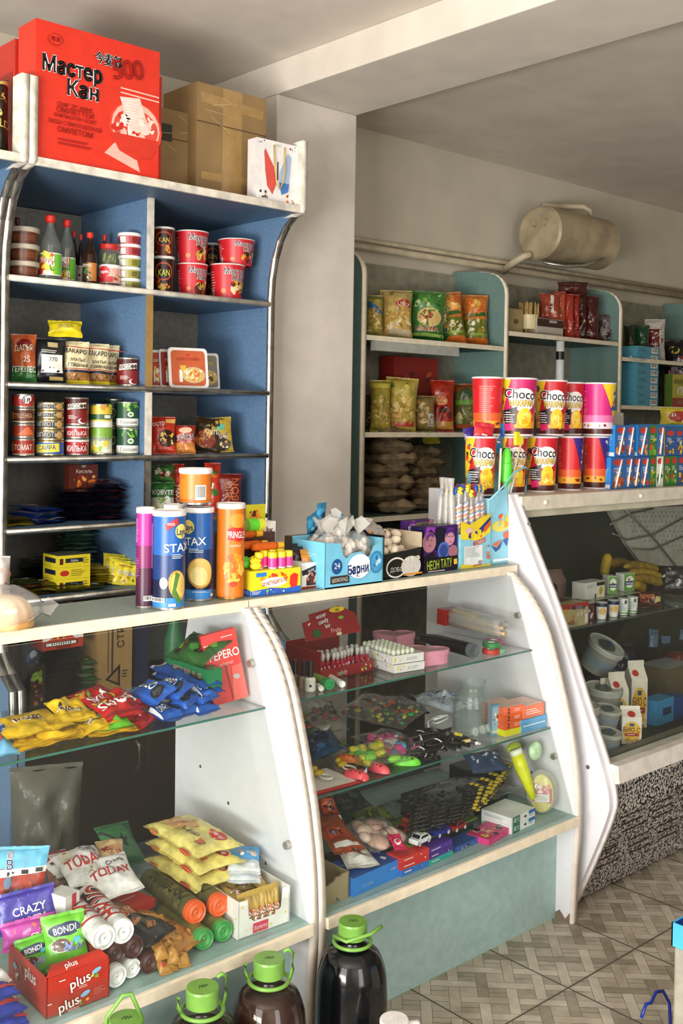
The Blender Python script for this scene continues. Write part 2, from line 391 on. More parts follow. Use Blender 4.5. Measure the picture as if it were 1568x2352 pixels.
lo = MB().box((1.395, 3.0, .50), (2.372, 3.44, .52), brown); lo.build('shelf', cb)
for x in (1.40, 1.885):
    d = MB().box((x, 2.99, .06), (x+.482, 3.006, .49), brown).build('door', cb, bevel=.002)
    MB().tube([(x+.44, 2.985, .30), (x+.44, 2.965, .31), (x+.44, 2.965, .38), (x+.44, 2.985, .39)], .004, METAL).build('handle', d)
cabinet(.42, 1.352, 'second blue shelf cabinet cut by the left edge of the photo', False)
# ================================================================ TEAL WALL SHELVING
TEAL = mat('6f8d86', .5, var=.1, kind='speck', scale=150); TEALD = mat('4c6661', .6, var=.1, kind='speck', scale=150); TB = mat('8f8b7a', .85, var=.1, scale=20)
ts = thing('shelf_unit', 'teal laminate wall shelving with rounded cream-edged uprights, bagged food on it', 'shelving', (0, 0, 0))
XT = (3.028, 3.945, 4.889, 5.85)
def upright(x):
    p = [(3.53, .0), (3.2, 0), (3.2, 2.03)]+[(3.32-.12*math.cos(t*PI/12), 2.03+.11*math.sin(t*PI/12)) for t in range(1, 6)]+[(3.36, 2.15), (3.53, 2.165)]
    o = MB().prism(p, x-.008, x+.008, TEAL).build('upright', ts); t = MB(); q = p[1:-1]
    for (y0, z0), (y1, z1) in zip(q, q[1:]):
        t.add([(x-.011, y0-.003, z0), (x+.011, y0-.003, z0), (x+.011, y1-.003, z1), (x-.011, y1-.003, z1), (x-.011, y0+.006, z0), (x+.011, y0+.006, z0), (x+.011, y1+.006, z1), (x-.011, y1+.006, z1)], [(0, 1, 2, 3), (0, 3, 7, 4), (1, 5, 6, 2)], CREAM, True)
    t.build('edge_trim', o)
for x in XT: upright(x)
MB().box((XT[0], 3.515, 0), (XT[3], 3.53, 2.14), TB).build('back_panel', ts)
for i, zs in enumerate(((1.785, 1.384, 1.03, .74), (1.86, 1.5, 1.1), (1.785, 1.53, 1.1))):
    for z in zs:
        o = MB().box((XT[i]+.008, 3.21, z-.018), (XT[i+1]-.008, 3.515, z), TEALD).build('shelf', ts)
        MB().box((XT[i]+.008, 3.2, z-.02), (XT[i+1]-.008, 3.21, z+.001), CREAM).build('edge_trim', o)
MB().box((3.10, 3.205, 1.725), (3.62, 3.235, 1.765), mat('a9aaa0', .6)).build('price_rail', ts)
# ================================================================ WALL PIPE AND TANK
pm = mat('bdb093', .5, var=.1, scale=12)
pp = MB().tube([(2.88, 3.5, 2.205), (4.9, 3.5, 2.215), (6.5, 3.5, 2.222)], .016, pm, 12).tube([(2.88, 3.515, 2.24), (6.5, 3.515, 2.26)], .010, pm, 10)
pp.build('wall_pipe', label='beige painted heating pipe running along the back wall above the teal shelving', cat='pipe')
tk = thing('water_tank', 'beige cylindrical metal tank fixed high on the back wall above the teal shelving', 'tank', (at(1236, 545, 'Y', 3.33).x, 3.33, 2.385))
MX = Matrix.Rotation(PI/2, 4, 'Y'); tm = mat('b8a888', .42, .25, .12, scale=9); TR = .135
MB().lathe([(.001, 0, tm), (.06, -.006, tm), (TR-.012, .0, tm), (TR, .012, tm), (TR, .02, tm)], 40, MX).build('end_cap', tk)
MB().lathe([(TR, .02, tm), (TR, .52, tm), (TR-.03, .55, tm), (.001, .56, tm)], 40, MX).build('tank_body', tk)
for y in (.02, -.045): MB().lathe([(.001, -.018, tm), (.016, -.018, tm), (.018, -.002, tm)], 16, Matrix.Translation((0, y, .045)) @ MX).build('plug', tk)
MB().tube([(-.02, .03, -.11), (-.05, .05, -.12), (-.07, .1, -.15), (-.07, .17, -.19)], .018, pm, 12).build('inlet_pipe', tk)
MB().tube([(.44, .0, .13), (.44, .0, .17), (.42, .03, .19), (.34, .1, .19), (.28, .19, .20)], .015, pm, 12).build('outlet_pipe', tk)
MB().tube([(.02, -.02, -.15), (.12, -.08, -.165), (.22, -.12, -.155), (.34, -.15, -.11)], .008, METAL, 8).build('valve_rod', tk)
# ================================================================ DISPLAY CASES
PROF = [(2.045, .985), (2.038, .975), (1.971, .919), (1.913, .836), (1.871, .728), (1.83, .596), (1.813, .523), (1.795, .414), (1.789, .276), (1.796, .147), (1.80, 0)]
def smooth(p, n=4):
    o = []
    for i in range(len(p)-1):
        a, b, c, d = p[max(i-1, 0)], p[i], p[i+1], p[min(i+2, len(p)-1)]
        for k in range(n):
            t = k/n; o.append(tuple(.5*((2*b[j])+(-a[j]+c[j])*t+(2*a[j]-5*b[j]+4*c[j]-d[j])*t*t+(-a[j]+3*b[j]-3*c[j]+d[j])*t**3) for j in (0, 1)))
    return o+[p[-1]]
PR = smooth(PROF)
TRIMC = mat('d8cfc3', .45, var=.04)
def side(root, x0, x1):
    o = MB().prism([(2.27, .985)]+PR+[(2.33, 0), (2.335, .7)], x0, x1, PANEL).build('side_panel', root)
    t = MB()
    for (y0, z0), (y1, z1) in zip(PR, PR[1:]):
        t.add([(x0-.0015, y0-.004, z0), (x1+.0015, y0-.004, z0), (x1+.0015, y1-.004, z1), (x0-.0015, y1-.004, z1), (x0-.0015, y0+.004, z0), (x1+.0015, y0+.004, z0), (x1+.0015, y1+.004, z1), (x0-.0015, y1+.004, z1)], [(0, 1, 2, 3), (0, 3, 7, 4), (1, 5, 6, 2)], TRIMC, True)
    t.build('edge_trim', o)
GY = lambda z: 1.794+(z-.305)*(2.044-1.794)/(.985-.305)
TOPM = mat('93a39a', .45, var=.08, kind='speck', scale=90); TEALF = mat('a0bab6', .5, var=.08, kind='speck', scale=40, h2='90aca8')
SCR = mat('8d8a84', .35, .8)
def case(label, x0, x1, xt0, xt1, shelves, left=True):
    r = thing('display_case', label, 'display case', (0, 0, 0))
    if left: side(r, x0-.020, x0)
    side(r, x1, x1+.021)
    o = MB().box((xt0, 2.063, .984), (xt1, 2.28, 1.0015), TOPM).build('countertop', r)
    MB().box((xt0, 2.055, .976), (xt1, 2.063, 1.002), CREAM).build('edge_trim', o, bevel=.001)
    o = MB().box((x0, 1.786, .300), (x1, 2.33, .3166), TEALF).build('bottom_shelf', r)
    MB().box((x0, 1.776, .292), (x1, 1.786, .3170), CREAM).build('edge_trim', o, bevel=.001)
    MB().box((x0, 1.855, 0), (x1, 1.873, .30), TEALF).build('base_panel', r)
    g = MB(); e = mat('3f6a5c', .2); d = .004
    g.add([(x0, GY(.318), .318), (x1, GY(.318), .318), (x1, GY(.975), .975), (x0, GY(.975), .975), (x0, GY(.318)+d, .318), (x1, GY(.318)+d, .318), (x1, GY(.975)+d, .975), (x0, GY(.975)+d, .975)], [(0, 1, 2, 3), (7, 6, 5, 4), (0, 4, 5, 1), (3, 2, 6, 7)], GLASS)
    g.build('front_glass', r)
    for z, yf, yb in shelves:
        s2 = MB().box((x0, yf+.0012, z-.005), (x1, yb, z), GLASS); s2.box((x0, yf, z-.005), (x1, yf+.0012, z), e); s2.build('glass_shelf', r)
    MB().box((x0, 2.315, .33), (x1, 2.33, .36), mat('5c6570', .4, .5)).build('rear_rail', r)
    for z in (.86, .47):
        MB().lathe([(.001, -.012, METAL), (.009, -.012, METAL), (.010, 0, METAL)], 14, Matrix.Translation((x1, GY(z)+.012, z)) @ MX).build('glass_clip', r)
    for y, z in ((2.22, .56), (2.10, .50), (1.95, .40), (2.2, .8)): MB().lathe([(.001, -.0015, SCR), (.004, -.0012, SCR), (.0045, 0, SCR)], 10, Matrix.Translation((x1, y, z)) @ MX).build('screw', r)
    return r
SZ = .764
Z1, ZB, Z2 = .766, .3166, .55
case('white-sided glass display case of sweets under the counter with the crisp tubes', .35, 1.557, .35, 1.5755, ((Z1, 1.96, 2.31),), False)
c2 = case('white-sided glass display case of toys and beauty goods, right of the sweets case', 1.600, 2.560, 1.5785, 2.607, ((Z1, 1.957, 2.30), (Z2, 1.885, 2.31)))
MB().add([(2.559, 1.86, .012), (2.559, 1.84, .028), (2.559, 1.82, .008), (2.559, 1.805, .03), (2.559, 1.80, 0), (2.559, 1.86, 0)], [(0, 1, 2, 4, 5), (2, 3, 4)], mat('7b6a58', .9)).build('chipped_corner', c2)
# ================================================================ REFRIGERATED CASE
fz = thing('refrigerated_case', 'refrigerated glass counter with white side, dark interior and black-and-white granite front', 'refrigerator', (0, 0, 0))
FP = smooth([(2.105, 1.215), (2.095, 1.19), (2.018, 1.039), (1.933, .876), (1.834, .645), (1.754, .458), (1.726, .364), (1.736, .298), (1.792, .153), (1.852, .018)])
MB().prism([(2.45, 1.215)]+FP+[(2.45, .018)], 2.628, 2.662, PANEL).build('side_panel', fz, bevel=.006)
t = MB()
for (y0, z0), (y1, z1) in zip(FP, FP[1:]): t.add([(2.650, y0-.005, z0), (2.668, y0-.005, z0), (2.668, y1-.005, z1), (2.650, y1-.005, z1), (2.650, y0+.006, z0), (2.668, y0+.01, z0), (2.668, y1+.01, z1), (2.650, y1+.006, z1)], [(0, 1, 2, 3), (0, 3, 7, 4), (1, 5, 6, 2)], mat('e2dcdc', .4), True)
t.build('edge_trim', fz)
for y, z in ((2.03, 1.13), (2.10, .95), (1.98, .79), (1.885, .52), (1.87, .28), (1.80, .44)): MB().lathe([(.001, -.002, SCR), (.006, -.0015, SCR), (.0065, 0, SCR)], 12, Matrix.Translation((2.628, y, z)) @ MX).build('screw', fz)
FT = 1.207
o = MB().box((2.662, 2.10, FT-.03), (5.6, 2.45, FT), mat('d9d4c6', .5)).build('top_board', fz)
MB().box((2.66, 2.085, FT-.045), (5.6, 2.10, FT+.001), mat('ddd5c4', .45, var=.05)).build('edge_trim', o, bevel=.003)
MB().box((2.662, 2.10, FT-.068), (5.6, 2.13, FT-.045), mat('c9c4ae', .5, var=.1, scale=8)).build('light_rail', fz)
for x in (2.78, 3.33): MB().ball((x, 2.085, FT-.022), .008, mat('e5ddcf')).build('screw_cap', fz)
gz = lambda z: 2.095-(1.14-z)*(2.095-1.745)/(1.14-.455)
g = MB(); g.add([(2.662, gz(.455), .455), (5.6, gz(.455), .455), (5.6, gz(1.14), 1.14), (2.662, gz(1.14), 1.14), (2.662, gz(.455)+.005, .455), (5.6, gz(.455)+.005, .455), (5.6, gz(1.14)+.005, 1.14), (2.662, gz(1.14)+.005, 1.14)], [(0, 1, 2, 3), (7, 6, 5, 4), (3, 2, 6, 7)], GLASS); g.build('front_glass', fz)
o = MB().prism([(1.72, .455), (1.715, .405), (1.73, .40), (1.78, .40), (1.78, .455)], 2.662, 5.6, mat('ddd6cc', .45)).build('front_rail', fz)
GRAN = mat('b9b4ac', .4, kind='granite', h2='1b1b1b')
gr = MB().prism([(1.735, .40), (1.742, .30), (1.856, .018), (1.90, .018), (1.90, .40)], 2.662, 5.6, GRAN)
SG = S_plane((2.662, 1.742, .30), (1, 0, 0), Vector((0, .114, -.282)).normalized(), Vector((0, -.282, -.114)).normalized())
for c in range(10):
    for k in range(3):
        gr.rect(SG, .12+c*.17+(k*.022), .02+k*.032, .12, .007, BLACK, .0008, 0); gr.rect(SG, .06+c*.17+(k*.022), .135+k*.032, .12, .007, BLACK, .0008, 0)
gr.build('granite_front', fz)
DK = mat('20251f', .6, var=.1, scale=8); DK2 = mat('333a31', .6, var=.15, scale=6)
MB().box((2.662, 2.42, .40), (5.6, 2.44, 1.17), DK2).build('rear_panel', fz)
MB().box((2.662, 1.78, .38), (5.6, 2.42, .40), DK).build('basin_floor', fz)
MB().box((2.662, 1.80, .41), (5.6, 1.83, .45), mat('6a6a5c', .6)).build('basin_lip', fz)
FS = .795
MB().box((2.662, 1.985, FS-.006), (5.6, 2.40, FS), clear('cfe0d8', .08, .02, 1.2, 'glass')).build('glass_shelf', fz)
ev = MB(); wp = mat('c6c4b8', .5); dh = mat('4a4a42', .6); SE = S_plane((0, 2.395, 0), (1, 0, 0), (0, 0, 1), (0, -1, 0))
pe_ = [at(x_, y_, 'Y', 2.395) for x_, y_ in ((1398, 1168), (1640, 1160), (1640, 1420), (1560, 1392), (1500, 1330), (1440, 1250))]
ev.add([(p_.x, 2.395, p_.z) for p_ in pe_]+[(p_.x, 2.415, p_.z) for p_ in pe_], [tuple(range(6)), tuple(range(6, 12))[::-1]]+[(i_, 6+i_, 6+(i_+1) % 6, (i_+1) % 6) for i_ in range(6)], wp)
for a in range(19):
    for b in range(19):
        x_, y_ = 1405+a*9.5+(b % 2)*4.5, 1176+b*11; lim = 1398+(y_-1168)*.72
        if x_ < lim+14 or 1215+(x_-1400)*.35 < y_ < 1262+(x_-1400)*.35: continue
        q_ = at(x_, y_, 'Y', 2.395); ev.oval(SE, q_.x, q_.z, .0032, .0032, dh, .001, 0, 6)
ev.build('perforated_panel', fz)  # pale perforated sheet just in front of the rear panel
for pts_ in (((1400, 1205), (1450, 1180), (1500, 1168)), ((1405, 1225), (1440, 1240), (1500, 1228), (1568, 1190)), ((1445, 1260), (1500, 1262), (1568, 1232)), ((1430, 1165), (1500, 1235), (1568, 1320))): MB().tube([at(x_, y_, 'Y', 2.38) for x_, y_ in pts_], .0035, METAL, 6).build('wire', fz)
MB().box((2.70, 2.0, 0), (5.6, 2.42, .38), mat('1d1d1b', .8)).build('base', fz)
# ================================================================ PRODUCT BUILDERS
def C(c): return c if not isinstance(c, str) else (FOIL(c[1:]) if c[0] == '*' else P(c))
def paint(mb, S, w, h, ops, o0=.0008):
    for k, op in enumerate(ops):
        o = o0+k*.00022; q = op[0]
        if q == 't':
            _, t, u, v, th, c = op[:6]; e = op[6] if len(op) > 6 else None; rot = op[7] if len(op) > 7 else 0; mw = op[8] if len(op) > 8 else .92
            mb.text(S, t, u*w, v*h, th*h, C(c), o+.0004, mw*w, rot, edge=C(e) if e else None)
        elif q == 'o': _, u, v, a, b, c = op[:6]; mb.oval(S, u*w, v*h, a*w, b*h, C(c), o, op[6] if len(op) > 6 else 0)
        elif q == 'r': _, u, v, a, b, c = op[:6]; mb.rect(S, u*w, v*h, a*w, b*h, C(c), o, op[6] if len(op) > 6 else 0)
        elif q == 'a': _, u, v, a, b, cs, n = op[:7]; mb.art(S, u*w, v*h, a*w, b*h, [C(x) for x in cs], n, o, op[7] if len(op) > 7 else .22)
        elif q == 'l': _, u, v, a, b, c, n = op[:7]; mb.lines(S, u*w, v*h, a*w, b*h, C(c), n, o)
        elif q == 'b': _, u, v, a, b = op[:5]; mb.bars(S, u*w, v*h, a*w, b*h, o)
        elif q == 'p': mb.poly(S, [(x*w, y*h) for x, y in op[1]], C(op[2]), o)
def loc_cyl(x0, x1, yt, z, Y):
    p = at((x0+x1)/2, yt, 'Y', Y); return (p.x, Y, z), (x1-x0)/2*dep(p)/F, p.z-z
def mid(x0, x1, y0, y1, Y): p = at((x0+x1)/2, (y0+y1)/2, 'Y', Y); return p, dep(p)/F
def tin(label, x0, x1, yt, z, Y, base, ops=(), group=None, cat='can', bands=(), r=None, h=None, ring=METAL, yaw=None, name='food_can', loc=None):
    if loc is None: l, rr, hh = loc_cyl(x0, x1, yt, z, Y)
    else: l = loc
    r = r or rr; h = h or hh
    t = thing(name, label, cat, l, (face_cam(l[0], l[1]) if yaw is None else yaw), group); b = C(base); mb = MB()
    mb.lathe([(.001, .001, ring), (r*.95, .0, ring), (r*.985, .002, ring), (r*.985, .006, b), (r*.975, .008, b), (r*.975, h-.008, b), (r*.985, h-.006, ring), (r*.985, h-.003, ring)], 32)
    S = S_cyl(r*.975, r*.975, h)
    for v0, v1, c in bands: mb.lathe([(r*.975+.0005, h*v0, C(c)), (r*.975+.0005, h*v1, C(c))], 32)
    paint(mb, S, 2*r, h, ops, .001); mb.build('can_body', t)
    MB().lathe([(r*.985, h-.003, ring), (r, h-.001, ring), (r*.96, h, ring), (r*.93, h-.003, ring), (.001, h-.003, ring)], 32).build('lid', t)
    return t, l, r, h
def tub(label, x0, x1, yt, z, Y, body, lid, h=None, ops=(), group=None, name='food_tub', cat='tub', loc=None, r=None):
    if loc is None: l, r_, h_ = loc_cyl(x0, x1, yt, z, Y); r = r or r_; h = h or h_
    else: l = loc
    t = thing(name, label, cat, l, face_cam(l[0], l[1]), group); b = C(body)
    mb = MB().lathe([(.001, 0, b), (r*.84, 0, b), (r*.94, h*.7, b), (r*.94, h*.72, b)], 28); S = S_cyl(r*.84, r*.94, h*.7); paint(mb, S, 2*r, h*.7, ops, .001); mb.build('tub_body', t)
    lm = C(lid); MB().lathe([(r*.93, h*.68, lm), (r, h*.72, lm), (r, h*.95, lm), (r*.97, h*.99, lm), (r*.9, h*.985, lm), (.001, h*.975, lm)], 28).build('lid', t)
    return t
def bottle(label, x0, x1, yt, z, Y, glass, liquid, cap, ops=(), group=None, lab=None, fill=.75, neck=.3, caph=.09):
    l, r, h = loc_cyl(x0, x1, yt, z, Y); t = thing('sauce_bottle', label, 'bottle', l, face_cam(l[0], l[1]), group)
    MB().lathe([(.001, .002, glass), (r*.9, .002, glass), (r, .01, glass), (r, h*.45, glass), (r*.9, h*.58, glass), (r*.5, h*.74, glass), (r*neck, h*.84, glass), (r*neck, h*(1-caph), glass)], 24).build('bottle_body', t)
    if liquid: MB().lathe([(.001, .006, liquid), (r*.9, .008, liquid), (r*.93, h*.44, liquid), (r*.7, h*.6, liquid), (.001, h*.6, liquid)], 20).build('liquid', t)
    if ops:
        mb = MB().lathe([(r*1.01, h*.08, C(lab or 'f0ede0')), (r*1.01, h*.42, C(lab or 'f0ede0'))], 28); paint(mb, S_cyl(r*1.01, h=h*.34, z=h*.08), 2*r, h*.34, ops, .0006); mb.build('bottle_label', t)
    c = C(cap); MB().lathe([(r*neck*1.15, h*(1-caph*1.25), c), (r*neck*1.5, h*(1-caph), c), (r*neck*1.5, h*.985, c), (r*neck*1.2, h, c), (.001, h, c)], 20).build('cap', t)
    return t
def bag(label, x0, x1, y0, y1, Y, z, base, ops=(), zones=None, t=None, group=None, name='food_bag', cat='bag', yaw=None, tilt=-.12, roll=0, clearm=None, fill=None, wr=.004, seed=None, back=()):
    p, k = mid(x0, x1, y0, y1, Y); fc = face_cam(p.x, Y); yaw = fc*.8 if yaw is None else yaw
    w = (x1-x0)*k/max(.45, math.cos(yaw-fc)); h = (y1-y0)*k*.98; t = t or min(w, h)*.34; seed = seed if seed is not None else R.randint(0, 999)
    mb = MB(); zs = [(a, C(b)) for a, b in zones] if zones else None
    S = mb.pouch(w, h*.95, t, C(base) if not clearm else clearm, seed, zs, wr, h*.025); paint(mb, S, w, h*.95, ops, .0012)
    o = mb.build(name, None, (p.x, Y, z+h*.025), (tilt, roll, yaw), label=label, cat=cat, group=group)
    if fill:
        f = MB(); cs, n, s = fill
        for _ in range(n):
            u = R.uniform(-.38, .38)*w; v = R.uniform(.06, .7)*h; q = t*.3*(1-(2*u/w)**2); f.ball((u, R.uniform(-q, q), v), s*R.uniform(.7, 1.2), C(cs[_ % len(cs)]), 7, (1, .8, 1.2))
        f.build('contents', o)
    return o
def carton(label, x0, x1, y0, y1, Y, z, d, base, ops=(), lops=(), group=None, name='food_box', cat='box', yaw=0, side=None, top=None, tops=(), bevel=.0015):
    # x0..x1 / y0..y1: pixels of the front face
    p, k = mid(x0, x1, y0, y1, Y); fc = face_cam(p.x, Y); w = (x1-x0)*k/max(.4, math.cos(yaw-fc)); h = (y1-y0)*k
    return cbox(label, (p.x, Y, z), w, d, h, base, ops, lops, group, name, cat, yaw, side, top, tops)
def cbox(label, loc, w, d, h, base, ops=(), lops=(), group=None, name='food_box', cat='box', yaw=0, side=None, top=None, tops=()):
    mb = MB(); b, s, tp = C(base), C(side or base), C(top or base); e = .0007
    mb.box((-w/2, 0, 0), (w/2, d, h), b)
    if side: mb.rect(S_left(-w/2, 0, d/2), 0, h/2, d, h, s, .0003)
    if top: mb.rect(S_top(h), 0, d/2, w, d, tp, .0003)
    paint(mb, S_front(), w, h, ops); paint(mb, S_left(-w/2, 0, d/2), d, h, lops)
    if tops: paint(mb, S_plane((0, d/2, h), (1, 0, 0), (0, 1, 0), (0, 0, 1)), w, d, [(q[0], q[1], q[2]-.5)+tuple(q[3:]) if q[0] in 'torablp' and q[0] not in 't' else (q[0], q[1], q[2], q[3]-.5)+tuple(q[4:]) for q in tops])
    return mb.build(name, None, loc, yaw, label=label, cat=cat, group=group)
# ================================================================ BLUE CABINET: TOP
r1 = at(80, 360, 'Y', 2.845); r2 = at(357, 402, 'Y', 2.86); r3 = at(80, 40, 'Y', 2.845)
W1 = (r2-r1).length; H1 = r3.z-2.169; PK = 'f5b5a5'; DR = '9c1410'
cbox('big red instant noodle carton with a bowl picture standing on top of the blue cabinet', (r1.x+W1/2, 2.845, 2.169), W1, .11, H1, 'd8301c', [
 ('p', [(.12, .22), (.04, .13), (.34, .03), (.30, .16), (.2, .26)], PK), ('o', .30, .36, .225, .21, 'e0452e'), ('o', .30, .37, .205, .19, PK), ('o', .30, .36, .19, .15, 'd64a38'),
 ('a', .29, .36, .36, .26, ['f6d0c4', 'f2b9a8', 'c9281a', 'f8e0d6'], 60, .16), ('p', [(.16, .58), (.33, .60), (.42, .34), (.25, .34)], 'f6cfc2'), ('p', [(.08, .30), (.5, .30), (.44, .16), (.30, .12), (.16, .17)], 'd03220'),
 ('r', .33, .645, .33, .012, PK, -.02), ('r', .33, .61, .33, .012, PK, -.02), ('l', .27, .48, .12, .2, 'fbe6de', 9),
 ('t', 'Мастер', -.22, .70, .115, '1a1a1a', 'ffffff', 0, .47), ('t', 'Кан', -.14, .56, .115, '1a1a1a', 'ffffff', 0, .25), ('t', '今麦郎', .06, .83, .07, '1a1a1a', 'ffffff', 0, .22),
 ('t', 'СНЯГ ЭТ ЖИНГ', -.2, .42, .028, DR, None, 0, .3), ('t', 'ОМЛЕТТЕЙ', -.2, .38, .04, DR, None, 0, .3), ('t', 'ВЗЯТЫШТИН КОЗП', -.2, .335, .026, DR, None, 0, .35), ('t', 'ЛАПША С ПРИГОТОВЛЕННОЙ', -.2, .285, .03, DR, None, 0, .42), ('t', 'ОМЛЕТОМ', -.2, .235, .04, DR, None, 0, .3), ('l', -.2, .15, .26, .06, DR, 2),
 ('o', -.36, .88, .055, .042, DR), ('o', -.36, .88, .05, .037, 'd8301c'), ('t', '傳真', -.36, .88, .03, DR), ('t', '500', .22, .80, .15, 'a81a12', None, .2, .26)], name='noodle_carton', cat='carton')
p = at(57, 300, 'Y', 2.97); cbox('second red noodle carton standing behind the big red carton, only its left edge showing', (at(34, 200, 'Y', 2.97).x+.25, 2.97, 2.169), .50, .11, H1*.93, 'c02a1c', [], [('r', 0, .5, .7, .5, 'a02016')], name='noodle_carton', cat='carton')
def kraft(label, x0, x1, y0, y1, Y, d, tape=(), dark=False):
    p, k = mid(x0, x1, y0, y1, Y); fc = face_cam(p.x, Y); w = (x1-x0)*k/math.cos(fc*.9); zt = at((x0+x1)/2, y0+8, 'Y', Y).z; h = zt-2.168
    b = mat('8c7148', .75, var=.08, scale=6); mb = MB().box((-w/2, 0, 0), (w/2, d, h), b); S = S_front(); tp = mat('a08150', .25, var=.05)
    mb.rect(S, 0, h*.5, w*.28, h, tp, .0005) if not dark else None
    mb.rect(S, 0, h*.66, w, .0035, mat('4e3c22', .8), .0009)
    if dark: mb.rect(S, -.25*w, h*.72, w*.3, h*.2, P('24211d'), .001)
    if not dark: mb.rect(S, 0, h*.86, w*.9, h*.09, tp, .0008, -.05); mb.rect(S, .02, h*.2, w, h*.07, tp, .0008, .03)
    for k2 in range(4): mb.rect(S, R.uniform(-.3, .3)*w, R.uniform(.5, .95)*h, w*.3, .0015, mat('c8ac7c', .4), .0012, R.uniform(-.6, .3))
    return mb.build('cardboard_box', None, (p.x, Y, 2.168), 0, label=label, cat='box')
kraft('low brown cardboard box with a dark label, between the red carton and the tall box', 360, 446, 246, 418, 3.0, .2, dark=True)
kraft('tall taped brown cardboard box on top of the blue cabinet by the pillar', 450, 616, 200, 440, 2.95, .2)
p, k = mid(590, 680, 325, 462, 2.86); gw, gh = 94*k/math.cos(face_cam(p.x, 2.86)), 139*k
gb = cbox('white gift bag printed with butterflies at the right end of the cabinet top', (p.x-.004, 2.85, 2.168), gw, .05, gh, 'efedea', [
 ('p', [(-.05, .52), (-.3, .85), (-.33, .8), (-.3, .5), (-.25, .25), (-.12, .12), (-.03, .3)], 'd9574f'), ('p', [(.05, .52), (.25, .85), (.33, .78), (.3, .5), (.28, .22), (.1, .14), (.03, .3)], 'a9bfdc'), ('p', [(.04, .34), (.29, .34), (.25, .2), (.1, .14)], '4b7fc4'), ('r', 0, .52, .03, .3, '4a3a34'),
 ('a', -.38, .93, .16, .1, ['6b2a3c', '2f3f76'], 5), ('a', .36, .92, .16, .1, ['34508c', 'b04a4a'], 5), ('a', .33, .08, .26, .14, ['d9822b', '5c3a1a'], 7), ('a', -.33, .1, .2, .14, ['6a4a22', '2a2a2a'], 6), ('l', 0, .93, .16, .05, 'b9c4a8', 3)], side='e5e2df', name='gift_bag', cat='bag')
MB().tube([(-.02, -.004, gh*.93), (-.018, -.008, gh*.55), (-.01, -.009, gh*.3), (.004, -.009, gh*.22), (.018, -.009, gh*.35), (.026, -.008, gh*.6), (.026, -.004, gh*.93)], .0022, mat('d8b45a', .4), 8).build('handle', gb)
bag('black and gold foil bag on top of the cabinet cut by the left edge', -25, 20, 140, 335, 2.95, 2.168, '*2a2418', [('t', 'OLD', .1, .4, .1, 'd8c068'), ('a', .1, .7, .7, .4, ['d8c068', 'a88c3c', '1a1a1a'], 12), ('r', 0, .95, 1, .08, 'd8c068')], t=.08)
# ================================================================ BLUE CABINET: ROW 1
z = 1.8505
for k in range(3): tub(('brown spread tub with a beige lid, bottom of its stack', 'brown spread tub with a beige lid, middle of its stack', 'brown spread tub with a beige lid, top of its stack')[k], 24, 84, 0, 0, 0, '5a2f1c', 'b8ab98', loc=(at(54, 600, 'Y', 3.07).x, 3.07, z+k*.0515), r=.047, h=.051, group='brown tubs at the left of the first shelf', ops=[('r', 0, .5, .8, .5, '6e3a22')])
VG = clear('eef4f0', .06, .06, 1.2, 'bottle'); DG = clear('3a241a', .5, .08, 1.2, 'bottle')
vop = [('a', -.1, .5, 1.1, .9, ['c8342c', 'd9c23a', '3f8a3a', 'f4f0e4', 'c23a2c'], 18, .3), ('r', .38, .5, .4, .9, '6cbf3a'), ('t', 'Уксус', -.18, .68, .2, 'c02020', 'ffffff', 0, .6)]
bottle('large clear vinegar bottle with a red cap, in front on the first shelf', 90, 142, 495, z, 3.07, VG, None, 'd0281c', vop)
bottle('clear vinegar bottle with a red cap, behind the largest one', 134, 174, 505, z, 3.13, VG, None, 'd0281c', vop)
bottle('dark sauce bottle with a dull dark red cap behind the brown tubs', 28, 52, 500, z, 3.2, DG, P('241510'), '4a1512')
bottle('dark sauce bottle with a red cap, leftmost of the small ones', 161, 180, 531, z, 3.2, DG, P('2a1812'), 'b02218', [('a', 0, .5, .8, .8, ['8a4a2a', '3a2a1a'], 6)])
bottle('dark sauce bottle with a red cap, second of the small ones', 177, 195, 538, z, 3.17, DG, P('2a1812'), 'b02218', [('a', 0, .5, .8, .8, ['8a4a2a', '3a2a1a'], 6)])
bottle('dark sauce bottle with red cap and orange label, in front of the jar', 190, 224, 534, z, 3.07, DG, P('20120c'), 'd0281c', [('r', .2, .5, .6, 1, 'c07a3c'), ('a', -.2, .4, .6, .6, ['3a7a3a', 'e0d8c0', '2a5a2a'], 8), ('t', 'СОУС', -.2, .85, .14, 'f0e8d0')], lab='3a2a1e')
bottle('sauce bottle with a red cap standing behind the pepper jar', 230, 251, 539, z, 3.2, DG, P('6a2018'), 'd0281c')
bottle('small bottle with a yellow cap behind the white-lidded tubs', 270, 284, 532, z, 3.2, VG, P('b8b4a0'), 'd8c022')
l, r_, h_ = loc_cyl(227, 277, 562, z, 3.08); j = thing('pepper_jar', 'glass jar of green peppers with a red lid and pink label', 'jar', l, face_cam(l[0], l[1]))
MB().lathe([(.001, .002, VG), (r_*.95, .002, VG), (r_, .008, VG), (r_, h_*.78, VG), (r_*.8, h_*.9, VG)], 28).build('jar_glass', j)
f = MB()
for k in range(34): a = R.uniform(0, 6.3); q = r_*.62*math.sqrt(R.random()); f.ball((q*math.cos(a), q*math.sin(a), R.uniform(.1, .74)*h_), .009, P(R.choice(['7d8a2c', '8f9a38', '5f6e22', 'a0a244'])), 8, (.6, .6, 1.9), Matrix.Rotation(R.uniform(-1.2, 1.2), 4, R.choice('XY')))
f.build('peppers', j)
